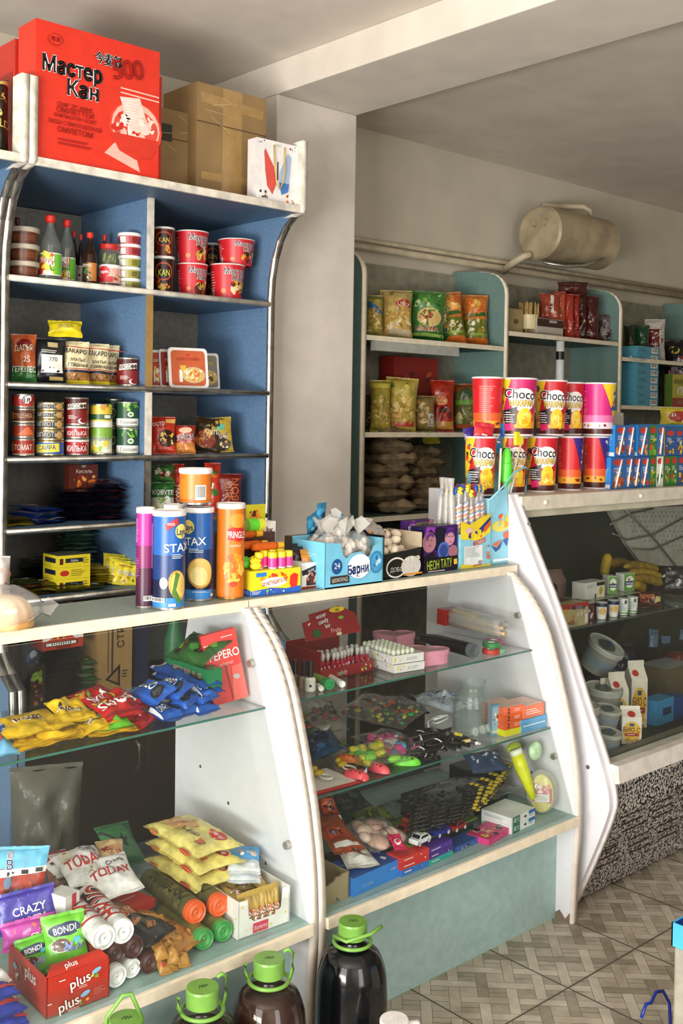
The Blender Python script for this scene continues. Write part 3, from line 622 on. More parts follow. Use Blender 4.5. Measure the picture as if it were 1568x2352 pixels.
mb = MB().lathe([(r_*1.01, h_*.1, P('e8b0a0')), (r_*1.01, h_*.52, P('e8b0a0'))], 28); paint(mb, S_cyl(r_*1.01, h=h_*.42, z=h_*.1), 2*r_, h_*.42, [('r', 0, .9, 2.2, .18, 'f2eee6'), ('o', -.25, .62, .26, .3, 'c8242c'), ('t', 'Перец', -.25, .6, .16, 'ffffff', None, .1, .44), ('a', .3, .35, .5, .5, ['c83a2c', 'e8c8b8', '4a8a3a'], 10), ('r', -.2, .2, .7, .3, 'c8242c')]); mb.build('jar_label', j)
lm = P('b8241c'); MB().lathe([(r_*.86, h_*.88, lm), (r_*.9, h_*.9, lm), (r_*.9, h_*.98, lm), (r_*.84, h_, lm), (.001, h_, lm)], 24).build('lid', j)
cs = ('8f8a2c', '8f8a2c', '9a9436', 'a8242c', 'a8242c')
for k in range(5): tub(('white-lidded tub with olive label, lowest of the five', 'white-lidded tub with olive label, second from the bottom of the five', 'white-lidded tub with yellow-green label, middle of the five', 'white-lidded tub with red label, second from the top of the five', 'white-lidded tub with red label, topmost of the five')[k], 280, 332, 0, 0, 0, cs[k], 'e8e6e0', loc=(at(297, 600, 'Y', 3.07).x, 3.07, z+k*.0368), r=.0385, h=.0362, group='white-lidded tubs on the first shelf', ops=[('r', -.3, .5, .3, .8, 'e4e0d8'), ('l', .25, .5, .3, .6, '3a2a12', 3)])
# noodle cups
def cup(label, x0, x1, yt, z, Y, base, ops, group, h=None, rim='ece8e2', name='noodle_cup', foil=True, br=.8):
    l, r, hh = loc_cyl(x0, x1, yt, z, Y); h = h or hh; t = thing(name, label, 'cup', l, face_cam(l[0], l[1]), group); b = C(base)
    mb = MB().lathe([(.001, .003, b), (r*br, .003, b), (r*br, 0, b), (r*br+.001, .002, b), (r*.97, h*.97, b)], 36); S = S_cyl(r*br, r*.97, h); paint(mb, S, 2*r, h, ops, .0009); mb.build('cup_body', t)
    rm = C(rim); MB().lathe([(r*.97, h*.965, rm), (r, h*.98, rm), (r*.99, h, rm), (r*.95, h, rm)], 36).build('rim', t)
    fm = C('c9423a') if foil else rm
    MB().lathe([(r*.95, h*.998, fm), (.001, h*.998, fm)], 24).build('lid', t)
    return t
redops = [('t', 'Мастер', .25, .78, .17, '1a1a1a', 'ffffff', -.05, .66), ('t', 'Кан', .33, .6, .17, '1a1a1a', 'ffffff', -.05, .4), ('a', .36, .3, .5, .46, ['5a1a12', 'd8a83a', 'e8d0a0', '2a1612', 'c89030'], 14, .3), ('l', -.5, .5, .3, .6, 'e8a098', 8), ('b', -.55, .16, .22, .22), ('o', -.1, .22, .07, .07, 'e8802a')]
blkops = [('o', 0, .58, .42, .25, 'c8502a'), ('o', 0, .58, .36, .21, '2a1210'), ('t', 'KAN', .02, .55, .18, 'e8c060', None, 0, .5), ('a', 0, .2, .9, .3, ['c87a2a', 'e0b040', '7a1a12'], 12, .3), ('r', 0, .95, 2, .05, 'e0dcd0')]
blk2 = [(o if o[0] != 't' else ('t', 'KAN', .02, .55, .18, 'd8e040', None, 0, .5)) for o in blkops]
G = 'noodle cups on the first shelf'; zc = z+.127
cup('black and gold noodle cup at the divider, lower one', 351, 401, 598, z, 3.07, '2a1412', blk2, G, .122)
cup('black and gold noodle cup at the divider, upper one', 352, 401, 524, z+.1225, 3.07, '5a1a14', blkops, G)
cup('red noodle cup, lower left of the red stack', 404, 478, 606, z, 3.09, 'c4202a', redops, G, .112)
cup('biggest red noodle cup, on top of the lower left one', 401, 480, 534, z+.1125, 3.09, 'c4202a', redops, G)
cup('red noodle cup, lower right of the red stack', 481, 563, 610, z, 3.07, 'c8222a', redops, G, .122)
cup('red noodle cup with a yellow tab, on top of the lower right one', 500, 586, 553, z+.1225, 3.075, 'c8222a', redops, G)
cup('dark noodle cup behind the red ones, in the gap between them', 470, 506, 560, z+.11, 3.22, '3a1614', blkops, G)
cup('dark noodle cup on which another dark cup stands, behind the red ones', 470, 506, 607, z, 3.22, '3a1614', blkops, G, .11)
cup('dark red noodle cup at the far right of the first shelf', 550, 584, 624, z, 3.2, '7a2018', blkops, G)
# ================================================================ ROW 2
z = 1.5355
bag('orange and green oat flakes bag at the left end of the second shelf', 27, 84, 752, 868, 3.08, z, '*c4602a', [('t', 'ДАРЬЯ!', 0, .72, .13, 'e8d8b8', '5a1a14', 0, .8), ('o', 0, .8, .3, .12, '7a1a18'), ('t', '25', .1, .48, .12, 'f0ece0'), ('t', 'ГЕРКУЛЕС', 0, .26, .12, 'f0ece0', None, 0, .95), ('a', 0, .12, .9, .1, ['3a7a2c', 'c8d8a0'], 6)], [(.34, '*2a6a2c'), (1, '*b8562a')], group='bags on the second shelf')
bag('black bag with a white price label on the second shelf', 74, 152, 762, 870, 3.07, z, '*17181a', [('r', .08, .42, .66, .42, 'e6e2d6'), ('t', '270', .12, .53, .1, '2a2a2a', None, -.05, .4), ('r', .1, .86, .3, .12, 'b8a878'), ('l', .05, .7, .6, .08, 'd8d4c8', 2), ('r', .2, .08, .4, .08, 'b8a060')], group='bags on the second shelf')
mo = lambda: [('r', 0, .87, 1.5, .02, 'a83028'), ('t', 'МАКАРО', .02, .76, .11, '2a2622', None, -.04, .8), ('t', 'ЗЛАТЫЕ', .12, .55, .07, '3a342c', None, 0, .6), ('t', 'ГЛАВНАЯ', .12, .42, .08, '2a2622', None, 0, .7), ('r', 0, .335, 1.5, .02, 'a83028'), ('a', 0, .14, .9, .14, ['8a5a2a', 'c89a5a', '6a3f1c'], 16, .25)]
mz = [(.07, '*d8c42a'), (.22, '*9a6a34'), (.3, '*1c2238'), (1, '*dfd3a8')]
bag('cream pasta bag with a red stripe, leftmost of the three pasta bags', 136, 206, 772, 876, 3.06, z, '*dfd3a8', mo(), mz, group='cream pasta bags on the second shelf', tilt=-.2)
bag('cream pasta bag with a red stripe, middle of the three pasta bags', 192, 252, 778, 879, 3.08, z, '*dfd3a8', mo(), mz, group='cream pasta bags on the second shelf', tilt=-.2)
bag('cream pasta bag with a red stripe, rightmost and behind the other pasta bags', 226, 275, 778, 876, 3.12, z, '*dfd3a8', mo(), mz, group='cream pasta bags on the second shelf', tilt=-.15)
p = at(126, 755, 'Y', 3.16); mb = MB(); S = mb.pouch(.105, .036, .034, C('*d9c61e'), 4); paint(mb, S, .105, .036, [('r', 0, .5, .5, .4, 'b8a820'), ('t', 'ЛАПША', 0, .5, .25, '6a5a12')], .001); mb.build('noodle_packet', None, (p.x, 3.09, p.z-.019), (-.5, 0, -.4), label='yellow packet lying on top of the black bag', cat='packet')
meat = [('p', [(-.42, .55), (.42, .62), (.42, .82), (-.42, .74)], 'efe6d2'), ('t', 'МЯСОФФ', 0, .68, .14, '2a1a14', None, .05, .8), ('l', -.15, .3, .4, .14, 'e8d8c8', 3), ('o', .25, .16, .2, .1, 'efe6dc'), ('o', .31, .18, .18, .09, '7a1a18')]
mbd = [(.5, 1, '5a1c16'), (0, .5, '8c1d1b')]
tin('dark red stewed meat can standing beside the pasta bags', 268, 320, 822, z, 3.07, '7a1a18', meat, bands=[(.55, .94, '4a1814')])
tl = []
def tray(label, x0, x1, y0, y1, Y, cols, txt):
    p, k = mid(x0, x1, y0, y1, Y); w = (x1-x0)*k/math.cos(face_cam(p.x, Y)*.6); h = (y1-y0)*k; t = thing('noodle_tray', label, 'tray', (p.x, Y, z), (-.2, 0, face_cam(p.x, Y)*.45), 'white foam noodle trays on the second shelf')
    wm = mat('e9e6e0', .5); mb = MB(); cr = .1*w
    def rr(w, h, y, z0=0):
        o = []
        for cx, cz, a0 in ((w/2-cr, h-cr, 0), (-w/2+cr, h-cr, 90), (-w/2+cr, cr, 180), (w/2-cr, cr, 270)):
            for q in range(5): a = math.radians(a0+q*22.5); o.append((cx+cr*math.cos(a), y, cz+cr*math.sin(a)+z0))
        return o
    L = [rr(w, h, 0), rr(w, h, .006), rr(w*.93, h*.93, .008, h*.035), rr(w*.84, h*.84, .04, h*.08)]; n = 20; vs = sum(L, [])
    mb.add(vs, [tuple(range(n))[::-1], tuple(range(3*n, 4*n))]+[(q*n+i, q*n+(i+1) % n, (q+1)*n+(i+1) % n, (q+1)*n+i) for q in range(3) for i in range(n)], wm); mb.build('tray_body', t)
    f = MB(); S = S_front(); f.add([(x*.86, -.0012, h*.07+zz*.86) for x, _, zz in rr(w, h, 0)], [tuple(range(n))[::-1]], C(cols[0]))
    paint(f, S_front(-.0012), w, h, [('t', txt, 0, .72, .075, cols[2], None, 0, .8), ('o', 0, .82, .06, .03, 'c8302a'), ('o', .12, .33, .3, .2, 'c8b088'), ('o', .12, .33, .26, .16, 'd8b060'), ('a', .12, .33, .5, .3, [cols[1], 'e8d8a8', 'd8a848', 'f0e8c8'], 22, .25), ('r', -.2, .3, .08, .3, 'e8e2d6'), ('p', [(-.22, .56), (-.06, .56), (-.08, .44), (-.2, .44)], 'd8b040')], .0006); f.build('tray_lid', t)
tray('white foam tray with orange lid picture, front one of the leaning trays', 391, 480, 792, 888, 3.05, ('c05a30', 'd07038', 'b02a20'), 'ШИН·ПАЙН')
tray('white foam tray with dull red lid, second from the front', 370, 420, 794, 886, 3.10, ('9a3026', 'c8702c', 'e8d8c0'), 'ПАЙН')
tray('white foam tray with red lid, leftmost at the divider', 346, 380, 794, 884, 3.12, ('a83a2c', 'c86030', 'e8d8c0'), 'ШИН')
tray('white foam tray with brownish picture, leaning behind the front tray on the right', 440, 506, 802, 889, 3.14, ('8a8478', '5a4a32', 'e8c83a'), 'ЧЕБУРЕК')
for k in range(4): MB().lathe([(.001, 0, WHITE), (.03, 0, WHITE), (.055, .05, mat('c9c6ba', .5)), (.06, .052, WHITE), (.056, .054, WHITE), (.028, .004, WHITE), (.001, .004, WHITE)], 30).build('bowl', None, (2.02, 3.30, z+.06*k), 0, label='pale disposable bowl in the stack behind the foam trays, '+('lowest', 'second from the bottom', 'second from the top', 'topmost')[k], cat='bowl', group='pale bowls stacked behind the foam trays')
# ================================================================ ROW 3
z = 1.3135
def stack(x0, x1, Y, ys, specs, group, labels, ring=METAL, r=None):
    zz = z
    for i, (yt, (base, ops, bands)) in enumerate(zip(ys, specs)):
        top = at((x0+x1)/2, yt, 'Y', Y).z
        tin(labels[i], x0, x1, yt, zz, Y, base, ops, group, bands=bands, h=top-zz-.0006, ring=ring); zz = top
low = lambda t, c='e8dccc': [('t', t, 0, .5, .3, c, None, 0, .8), ('r', 0, .12, 2, .05, 'd8c8a0'), ('o', -.55, .5, .14, .3, 'c87a3a')]
stack(28, 79, 3.06, (1006, 972, 937, 904), [('a02a20', low('ТОМАТ'), ()), ('9c3a24', [('p', [(-.3, .2), (.2, .8), (.6, .2)], 'c8683a')], ()), ('5a2a1c', low('ТУШЕНКА', 'c8a078'), ()), ('b03028', [('o', 0, .6, .2, .35, 'e8e4dc'), ('a', .1, .5, .6, .8, ['2a2a2a', 'f0ece4', 'b02a20'], 8, .4)], ())], 'low cans in the leftmost column of the third shelf', ['red low can, bottom of the leftmost column', 'orange-red low can, second from the bottom of the leftmost column', 'brown low can, third from the bottom of the leftmost column', 'red and white low can, top of the leftmost column'])
sp = lambda: ('3a3a38', [('t', 'ШПРОТЫ', -.1, .55, .4, 'b8b4a8', None, 0, .8), ('o', .35, .5, .14, .35, 'c89a4a')], ())
stack(81, 147, 3.07, (1011, 986, 962, 943, 923), [('2a6ab0', [('r', -.1, .5, .9, .55, 'e0cf4a', .06), ('t', 'САЙРА', -.1, .55, .3, '22386a', None, .06, .6)], ()), sp(), sp(), sp(), sp()], 'flat fish tins in the second column of the third shelf', ['yellow and blue flat fish tin, bottom of the second column', 'dark flat fish tin, second from the bottom of the second column', 'dark flat fish tin, middle of the second column', 'dark flat fish tin, fourth from the bottom of the second column', 'dark flat fish tin, topmost of the second column'], ring=mat('c9b98a', .25, .85))
kil = lambda: ('a8202a', [('r', 0, .88, 2, .12, 'e8e0d8'), ('a', 0, .75, 1.3, .2, ['e8e0d8', 'a8202a'], 8, .4), ('t', 'КИЛЬКА', 0, .42, .34, 'f2ece4', None, 0, .85)], ())
stack(149, 204, 3.06, (1007, 977, 912), [kil(), kil(), ('7a1a18', meat, [(.55, .94, '4a1814')])], 'cans in the third column of the third shelf', ['red and white sprat can, lower of the two', 'red and white sprat can, upper of the two', 'dark red stewed meat can on top of the two sprat cans'])
stack(206, 258, 3.07, (982, 927), [('d8dcb0', [('r', 0, .8, 2, .4, '7aa83a'), ('a', -.1, .3, 1, .5, ['e8d040', 'f2ecc0', '8ab83a'], 12, .3), ('t', 'Бондюэль', 0, .62, .17, '2a5a2a', 'f4f2e4', 0, .8), ('r', .3, .15, .5, .14, 'f0ece0')], ()), ('e0c040', [('r', 0, .45, 2, .22, '2a5a34'), ('r', 0, .14, 2, .26, 'eeeadc'), ('a', .3, .82, .7, .3, ['d8842a', '5a8a2a', 'e8c83a'], 9, .4), ('r', .3, .46, .3, .14, 'e8e4d8')], ())], 'corn cans in the fourth column of the third shelf', ['pale green vegetable can under the yellow corn can', 'yellow corn can with a dark green band, above the pale one'])
gn = lambda: ('1f4a30', [('r', 0, .18, 2, .32, 'eceade'), ('t', 'Горошек', .1, .2, .12, '6a6a60', None, 0, .8), ('a', .2, .78, .9, .34, ['7ab83a', '3a7a2c', 'a8d060'], 14, .3), ('o', .15, .5, .14, .1, 'e8ecd8'), ('o', .15, .5, .08, .05, '5a9a3a'), ('r', 0, .05, 2, .03, '2a5a34')], ())
stack(267, 318, 3.06, (981, 922), [gn(), gn()], 'green pea cans in the fifth column of the third shelf', ['dark green pea can, bottom of the rightmost column', 'dark green pea can, top of the rightmost column'])
stack(240, 282, 3.16, (980, 915), [('1c3a2a', low('ГОР'), ()), ('1c3a2a', low('ГОР'), ())], 'dark cans behind the green pea cans', ['dark green can behind the pea cans, lower', 'dark green can behind the pea cans, upper'])
NG = 'instant noodle packets on the third shelf'
bag('red and orange noodle packet beside the divider', 346, 404, 948, 1036, 3.07, z, '*c43a22', [('t', 'остр', -.2, .82, .14, 'ffffff', None, .1, .5), ('o', .15, .4, .36, .24, '2a1810'), ('a', .15, .4, .6, .36, ['e8b83a', 'c86a2a', 'f0d070'], 16, .28), ('r', .3, .9, .4, .12, 'e8b060')], group=NG, t=.03, tilt=-.18)
bag('orange and white noodle packet, second from the divider', 402, 450, 968, 1036, 3.05, z, '*b8302a', [('o', 0, .82, .32, .12, 'e8c0a0'), ('t', 'КУКСИ', 0, .56, .18, '1a1a1a', 'ffffff', .12, .9), ('t', 'острая', 0, .4, .1, 'c8241c', 'ffffff', .12, .7), ('a', 0, .16, .8, .28, ['e0a040', 'c86a2a'], 8, .4)], [(.35, '*c8803a'), (1, '*a8301f')], group=NG, t=.03, tilt=-.25)
bag('dark gold noodle packet with a soup picture, third from the divider', 444, 506, 952, 1037, 3.10, z, '*3a2a18', [('a', -.1, .4, .7, .6, ['8a2a1a', 'c87a30', 'd8a850'], 14, .3), ('o', 0, .3, .32, .2, '7a2a1c'), ('a', .05, .8, .6, .3, ['b89a48', '2a2016'], 9, .3), ('t', 'суп', .1, .6, .16, 'e8d8b0')], group=NG, t=.03, tilt=-.22, roll=.1)
bag('gold and black noodle packet with violet lettering, rightmost of the row', 474, 538, 950, 1034, 3.09, z, '*b89c38', [('o', 0, .72, .26, .1, '5ab8a0'), ('t', 'Bul', .1, .48, .2, '4a2a6a', 'e8dca0', -.1, .7), ('o', .12, .2, .3, .18, '1c1612'), ('a', .12, .2, .4, .26, ['c8a860', '8a5a2a', 'e8d8b0'], 12, .25)], group=NG, t=.03, tilt=-.2, roll=-.08)
# ================================================================ ROW 4
z = 1.1005
PX = {}
def packet_stack(label, x, yb, Y, n, w, d, cols, group, t=.006, jit=.012, yaw=-.3, name='seasoning_packet', z0=None, h=None, z_=None):
    p = at(x, yb, 'Y', Y); zz = z_ if z_ is not None else z; key = (w, d, cols[0]); base = {}
    for k in range(n):
        c = cols[k % len(cols)]
        if c not in base:
            mb = MB(); S = mb.pouch(w, d, t*1.25, C(c), k, nu=8, nv=8, wr=.0015, fin=.006); paint(mb, S, w, d, [('r', 0, .7, .6, .2, 'b8b8b8'), ('a', 0, .35, .7, .4, [c[1:], 'c8a850', '8a2a2a'], 6, .3)], .001)
            o = mb.build(name, None, (0, 0, 0), 0, label=label, cat='packet', group=group); base[c] = o
        else: o = clone(base[c])
        o.rotation_euler = (-PI/2+R.uniform(-.03, .03)+.02, R.uniform(-.02, .02), yaw+R.uniform(-.25, .25)); o.location = (p.x+R.uniform(-jit, jit), Y+.01+R.uniform(-jit, jit), zz+t*(k+.6))
    return zz+t*n
zt = packet_stack('dark blue and purple packet lying in the tall stack on the fourth shelf', 190, 1200, 3.10, 16, .13, .15, ('*1e1f30', '*33202a', '*1c2a4a'), 'dark packets in the left pile of the fourth shelf')
packet_stack('dark packet with red trim lying in the right pile of the fourth shelf', 252, 1190, 3.07, 22, .10, .14, ('*232a48', '*5a2a2c', '*2c3c60', '*1a1c2a'), 'dark packets in the right pile of the fourth shelf', t=.0054, jit=.014)
packet_stack('blue foil packet lying in the low pile at the left of the fourth shelf', 118, 1200, 3.06, 8, .11, .13, ('*2040a0', '*24468c', '*c0c4cc'), 'blue packets on the fourth shelf', yaw=.2)
packet_stack('dull yellow packet lying at the left end of the fourth shelf', 56, 1204, 3.06, 4, .10, .12, ('*a89a30', '*6a6428'), 'yellow packets on the fourth shelf', yaw=.1)
p = at(188, 1110, 'Y', 3.17); cbox('brown and orange drink powder box on top of the dark packets', (p.x, 3.16, zt+.004), .105, .03, at(188, 1070, 'Y', 3.16).z-zt, '5e241a', [('t', 'Кисель', .02, .72, .16, 'f0e4d0', None, 0, .85), ('a', .05, .35, .8, .5, ['c86a2a', '8a2a1a', 'e0a850'], 12, .3), ('r', 0, .93, .14, .1, '8a8a8a')], name='drink_powder_box')
NG = 'noodle bags on the fourth shelf'
bag('green and white noodle bag with white lettering on the fourth shelf', 346, 402, 1108, 1190, 3.06, z, '*3a7a34', [('t', 'КОВУТЕ', 0, .72, .14, 'ffffff', '1f4a24', 0, .9), ('a', 0, .35, .9, .5, ['d8d8b0', '6a9a3a', 'e8e8e0'], 14, .3)], [(.55, '*c8ccb8'), (1, '*2f6a2c')], group=NG, t=.04)
bag('green and cream bag lying on top of the green noodle bag', 350, 402, 1070, 1110, 3.10, z+.115, '*4a7a3a', [('a', 0, .5, .9, .8, ['d8d8b0', 'a82a20', 'e8e8e0', '2a2a1a'], 14, .3)], group=NG, t=.04)
bag('red noodle bag with upright lettering beside the orange crisp tube', 396, 424, 1068, 1190, 3.08, z, '*a8281f', [('t', 'NOODLE', 0, .4, .16, 'f0ece0', None, PI/2, 1.6)], group=NG, t=.03)
bag('red noodle bag peeping out to the right of the orange tube', 470, 508, 1072, 1190, 3.10, z, '*c83a24', [('a', 0, .6, .8, .6, ['e86a2a', 'f0ece0', '3a7a34'], 9, .3)], group=NG, t=.03)
bag('dark red bag with upright lettering at the right of the fourth shelf', 500, 556, 1098, 1190, 3.07, z, '*7a2218', [('t', 'BIG', -.1, .6, .22, 'c86a3a', '3a120e', PI/2, .9), ('t', 'BON', .2, .6, .22, 'c86a3a', '3a120e', PI/2, .9)], group=NG, t=.04)
# ================================================================ ROW 5
z = .8865
for k in range(3): cbox(('yellow stock cube carton, lowest of three', 'yellow stock cube carton, middle of three', 'yellow open stock cube carton, top of three')[k], (at(172, 1330, 'Y', 3.05).x, 3.055, z+.0005+k*.0375), .112, .10, .037, 'd8c62a', [('r', 0, .55, .55, .36, '1c2436'), ('t', 'Galina', 0, .55, .2, 'e8e8e0', None, 0, .5), ('r', -.4, .5, .1, .5, '5a1a16'), ('l', .35, .5, .2, .6, '8a7a1a', 3)] if k != 1 else [('o', -.3, .5, .14, .24, 'b82a22'), ('l', .15, .5, .5, .6, '8a7a1a', 4)], [('r', 0, .55, .7, .4, '1c2436')], group='yellow stock cube cartons', top='8a8878' if k == 2 else None, name='stock_cube_carton')
packet_stack('white and green tea packet in the tall leaning pile on the bottom shelf', 184, 1290, 3.24, 26, .11, .12, ('*8fb0a4', '*2c6a48', '*a8c0b8', '*3a5a48'), 'green and white packets in the leaning pile', t=.0072, jit=.01)
packet_stack('yellow packet lying in the pile under the rice seasoning packets', 226, 1345, 3.09, 7, .10, .12, ('*b8a82c', '*a8902a'), 'yellow packets in the low pile on the bottom shelf', t=.008)
for k in range(3): bag(('yellow rice seasoning packet with white letters, left and rearmost of three', 'yellow rice seasoning packet with white letters, middle of three', 'yellow rice seasoning packet with white letters, right and frontmost of three')[k], (232, 246, 258)[k], (288, 302, 314)[k], (1282, 1288, 1294)[k], 1352, (3.11, 3.08, 3.05)[k], z, '*d8c832', [('t', 'ПРИПРАВА', 0, .78, .09, 'a85a1a', None, 0, .8), ('t', 'ПЛОВА', .05, .48, .16, 'ffffff', '2a2a1a', -.05, .9), ('a', 0, .2, .8, .3, ['b87a2a', 'e0c04a', '7a5a1c'], 12, .25), ('r', .25, .9, .2, .05, '4a7a2a')], group='yellow rice seasoning packets', t=.012, tilt=-.35, roll=.12, name='seasoning_packet', cat='packet')
packet_stack('dark green packet in the flat pile at the back of the bottom shelf', 130, 1335, 3.18, 12, .13, .15, ('*1c3020', '*2c4a2a', '*151a14'), 'dark green packets on the bottom shelf', t=.0062)
packet_stack('brown and gold spice packet spread flat on the bottom shelf', 70, 1355, 3.06, 6, .14, .12, ('*5a3a1c', '*3c4a20', '*6a5a24', '*4a1c14'), 'spice packets spread at the left of the bottom shelf', t=.006, jit=.03)
packet_stack('olive and gold spice packet in the spread pile near the yellow cartons', 150, 1366, 3.04, 5, .13, .10, ('*5a5422', '*3a4420', '*7a6a2a'), 'spice packets spread in front of the yellow cartons', t=.005, jit=.025)
packet_stack('dark red spice packet lying in front of the yellow packets', 205, 1362, 3.03, 2, .10, .07, ('*8a2018', '*28331c'), 'dark red spice packets on the bottom shelf', t=.005)
# ================================================================ ON THE COUNTERTOPS
z = 1.0022; LIDW = mat('e9e6e4', .35)
def chip(label, x0, x1, yt, Y, base, ops, z=z, h=None, grad=None, group=None, foot='b8b4b0'):
    l, r, hh = loc_cyl(x0, x1, yt, z, Y); h = h or hh; t = thing('crisp_tube', label, 'crisp tube', l, face_cam(l[0], l[1]), group); mb = MB(); b = C(base); f = mat(foot, .25, .8)
    pr = [(.001, .002, f), (r*.93, .002, f), (r*.97, 0, f), (r*.97, .004, f), (r*.95, .005, b)]
    if grad:
        for v, c in grad: pr.append((r*.95, h*v, C(c)))
    pr += [(r*.95, h-.014, b)]; mb.lathe(pr, 40); paint(mb, S_cyl(r*.95, r*.95, h), 2*r, h, ops, .0008); mb.build('tube_body', t)
    MB().lathe([(r*.96, h-.014, LIDW), (r, h-.012, LIDW), (r, h-.004, LIDW), (r*.97, h-.001, LIDW), (r*.92, h-.004, LIDW), (.001, h-.004, LIDW)], 40).build('lid', t); return t, l, r, h
chipop = lambda: [('o', .3, .245, .30, .155, 'c89a3c', .25), ('o', .33, .25, .25, .13, 'e6c46a', .25), ('p', [(.2, .38), (.34, .36), (.22, .2), (.42, .07), (.3, .06), (.1, .16)], '4f7a34'), ('o', -.14, .27, .12, .06, 'e9ead8'), ('o', -.14, .27, .07, .038, 'f8f8f0')]
SG2 = ((.12, '101a3a'), (.3, '14366e'), (.55, '1f5ea8'))
chip('purple crisp tube at the left of the counter group', 313, 356, 1164, 2.125, '3f1830', [('l', -.5, .77, .3, .24, 'd89ac4', 14), ('l', -.45, .4, .3, .2, 'b06a98', 12), ('b', .2, .1, .5, .05)], grad=((.2, '4a1a38'), (.4, '7c1f5c'), (.62, 'a82a86')))
chip('front blue crisp tube with a red tag, left of the pair', 350, 428, 1170, 2.09, '2f7fc4', [('r', -.74, .63, .2, .46, 'eef0f2')]+chipop()+[('p', [(-.12, .86), (.24, .93), (.28, .87), (-.06, .80)], 'c82a30'), ('l', .1, .865, .3, .03, 'f0e0dc', 2), ('o', .36, .79, .19, .075, 'e8d470'), ('t', 'Lays', .36, .79, .07, '1a3a6a', None, 0, .3), ('t', 'STAX', .28, .63, .085, 'f2f4f4', None, .05, .82), ('l', .3, .54, .42, .05, 'cfe0f0', 3), ('b', -.35, .1, .5, .045), ('r', .1, .05, .2, .03, 'e8e8e8')], grad=SG2)
chip('second blue crisp tube, right of the front one, a small orange tube on it', 424, 492, 1163, 2.14, '2f7fc4', [('o', .05, .30, .46, .165, 'b98a2e', .3), ('o', .08, .31, .42, .15, 'e3c468', .3), ('o', .0, .27, .3, .1, 'f0dc94', .5), ('o', -.4, .79, .24, .075, 'e8d470'), ('t', 'Lays', -.4, .79, .07, '1a3a6a', None, 0, .4), ('t', 'STAX', -.2, .64, .085, 'f2f4f4', None, .05, .85), ('l', -.1, .54, .5, .05, 'cfe0f0', 3), ('l', .1, .1, .6, .02, 'c8d0e0', 2), ('r', .5, .06, .14, .03, 'e8e8e8')], grad=SG2)
p = at(455, 1150, 'Y', 2.145); zz = at(458, 1157, 'Y', 2.14).z+.001
chip('small orange crisp tube standing on top of the second blue tube', 411, 488, 1074, 2.14, 'd9761f', [('b', .16, .33, .34, .42), ('o', .85, .62, .16, .16, 'f0ece4'), ('l', -.4, .75, .3, .1, 'c0601a', 3), ('r', 0, .12, 1.4, .02, 'b85a14')], z=zz)
chip('pale-lidded tube hidden behind the blue tubes, only its lid showing', 376, 430, 1157, 2.235, '8a2a6a', [])
chip('tall orange crisp tube at the right of the tube group', 497, 564, 1154, 2.115, 'd8741c', [('p', [(-.1, .735), (.1, .755), (.62, .73), (.64, .63), (.3, .60), (-.12, .63)], 'c8281e'), ('t', 'PRINGLES', .25, .675, .07, 'f4efe8', None, -.03, .72), ('o', .25, .82, .34, .075, 'e8902c'), ('t', 'PAPRIKA', .18, .56, .022, 'f0d8b0'), ('a', .2, .33, .8, .3, ['f0a030', 'e88a1c', 'f8c050', 'd8601a'], 16, .3), ('o', .1, .16, .12, .03, 'c8341c')], foot='c89a5a')
# bun
p = at(25, 1455, 'Z', z); bt = thing('bread_bun', 'golden ridged bread bun in a clear bag at the left end of the countertop', 'bread', (p.x+.012, p.y+.062, z), 0)
mb = MB(); vs = []; bm2 = mat('d8a05c', .55, h2='f0dcae', scale=9, bump=.3); n = 48; H = 10; R0 = .062
for i in range(H+1):
    a = PI/2*i/H
    for k in range(n):
        t = 2*PI*k/n; q = 1+.05*math.cos(12*t)*math.sin(a*2); rr = R0*math.cos(a)**.55*q; vs.append((rr*math.cos(t), rr*math.sin(t), .004+.062*math.sin(a)))
mb.add(vs, [(i*n+k, i*n+(k+1) % n, (i+1)*n+(k+1) % n, (i+1)*n+k) for i in range(H) for k in range(n)]+[tuple(range(n))[::-1]], bm2, True); mb.build('bun', bt)
MB().ball((0, 0, .042), .078, FILM, 22, (1, 1, .6), seed=3, amp=.1).add([(.07, -.01, .03), (.10, .0, .055), (.115, -.02, .04), (.09, -.03, .02), (.1, -.005, .01)], [(0, 1, 2, 3), (0, 3, 4)], FILM).build('plastic_bag', bt)
bag('knotted clear bag hanging over the left end, beside the blue cabinet', -20, 24, 1240, 1375, 2.24, z, 'efe8dc', [('a', 0, .4, .8, .6, ['b87a4a', '6a3a2a', 'e8dcc8'], 8, .3)], clearm=FILM2, fill=(['c8905a', '9a5a3a'], 14, .014), t=.05)
# yellow sweets display box
bz = cbox('yellow and blue display box of toy sweets next to the orange crisp tube', (0, 0, 0), .152, .085, .062, 'ecd629', [('p', [(-.5, 0), (.5, 0), (.5, .26), (.2, .2), (-.1, .28), (-.5, .2)], '2a62c0'), ('a', -.05, .62, .6, .5, ['e87a22', 'd84a22', 'f0a030'], 14, .3), ('o', -.04, .5, .26, .2, 'f4f0e4'), ('t', 'ОГНЕТУШИТЕЛЬ', -.04, .5, .15, 'b03a1a', None, .12, .5), ('r', -.3, .84, .2, .16, '2f7fd0'), ('p', [(.3, .2), (.42, .25), (.44, .72), (.36, .8), (.28, .7), (.27, .4)], 'd8342a'), ('a', -.05, .14, .5, .2, ['e8e8e8', 'e04a3a', '8ad040', 'e8a030'], 8, .35), ('l', -.38, .13, .2, .14, 'dfe6f0', 3)], [('p', [(-.5, 0), (.5, 0), (.5, .24), (-.5, .3)], '2a62c0'), ('p', [(-.1, .2), (.14, .25), (.16, .72), (.02, .84), (-.14, .7)], 'd8342a'), ('l', .3, .13, .3, .14, 'dfe6f0', 3)], name='sweets_box')
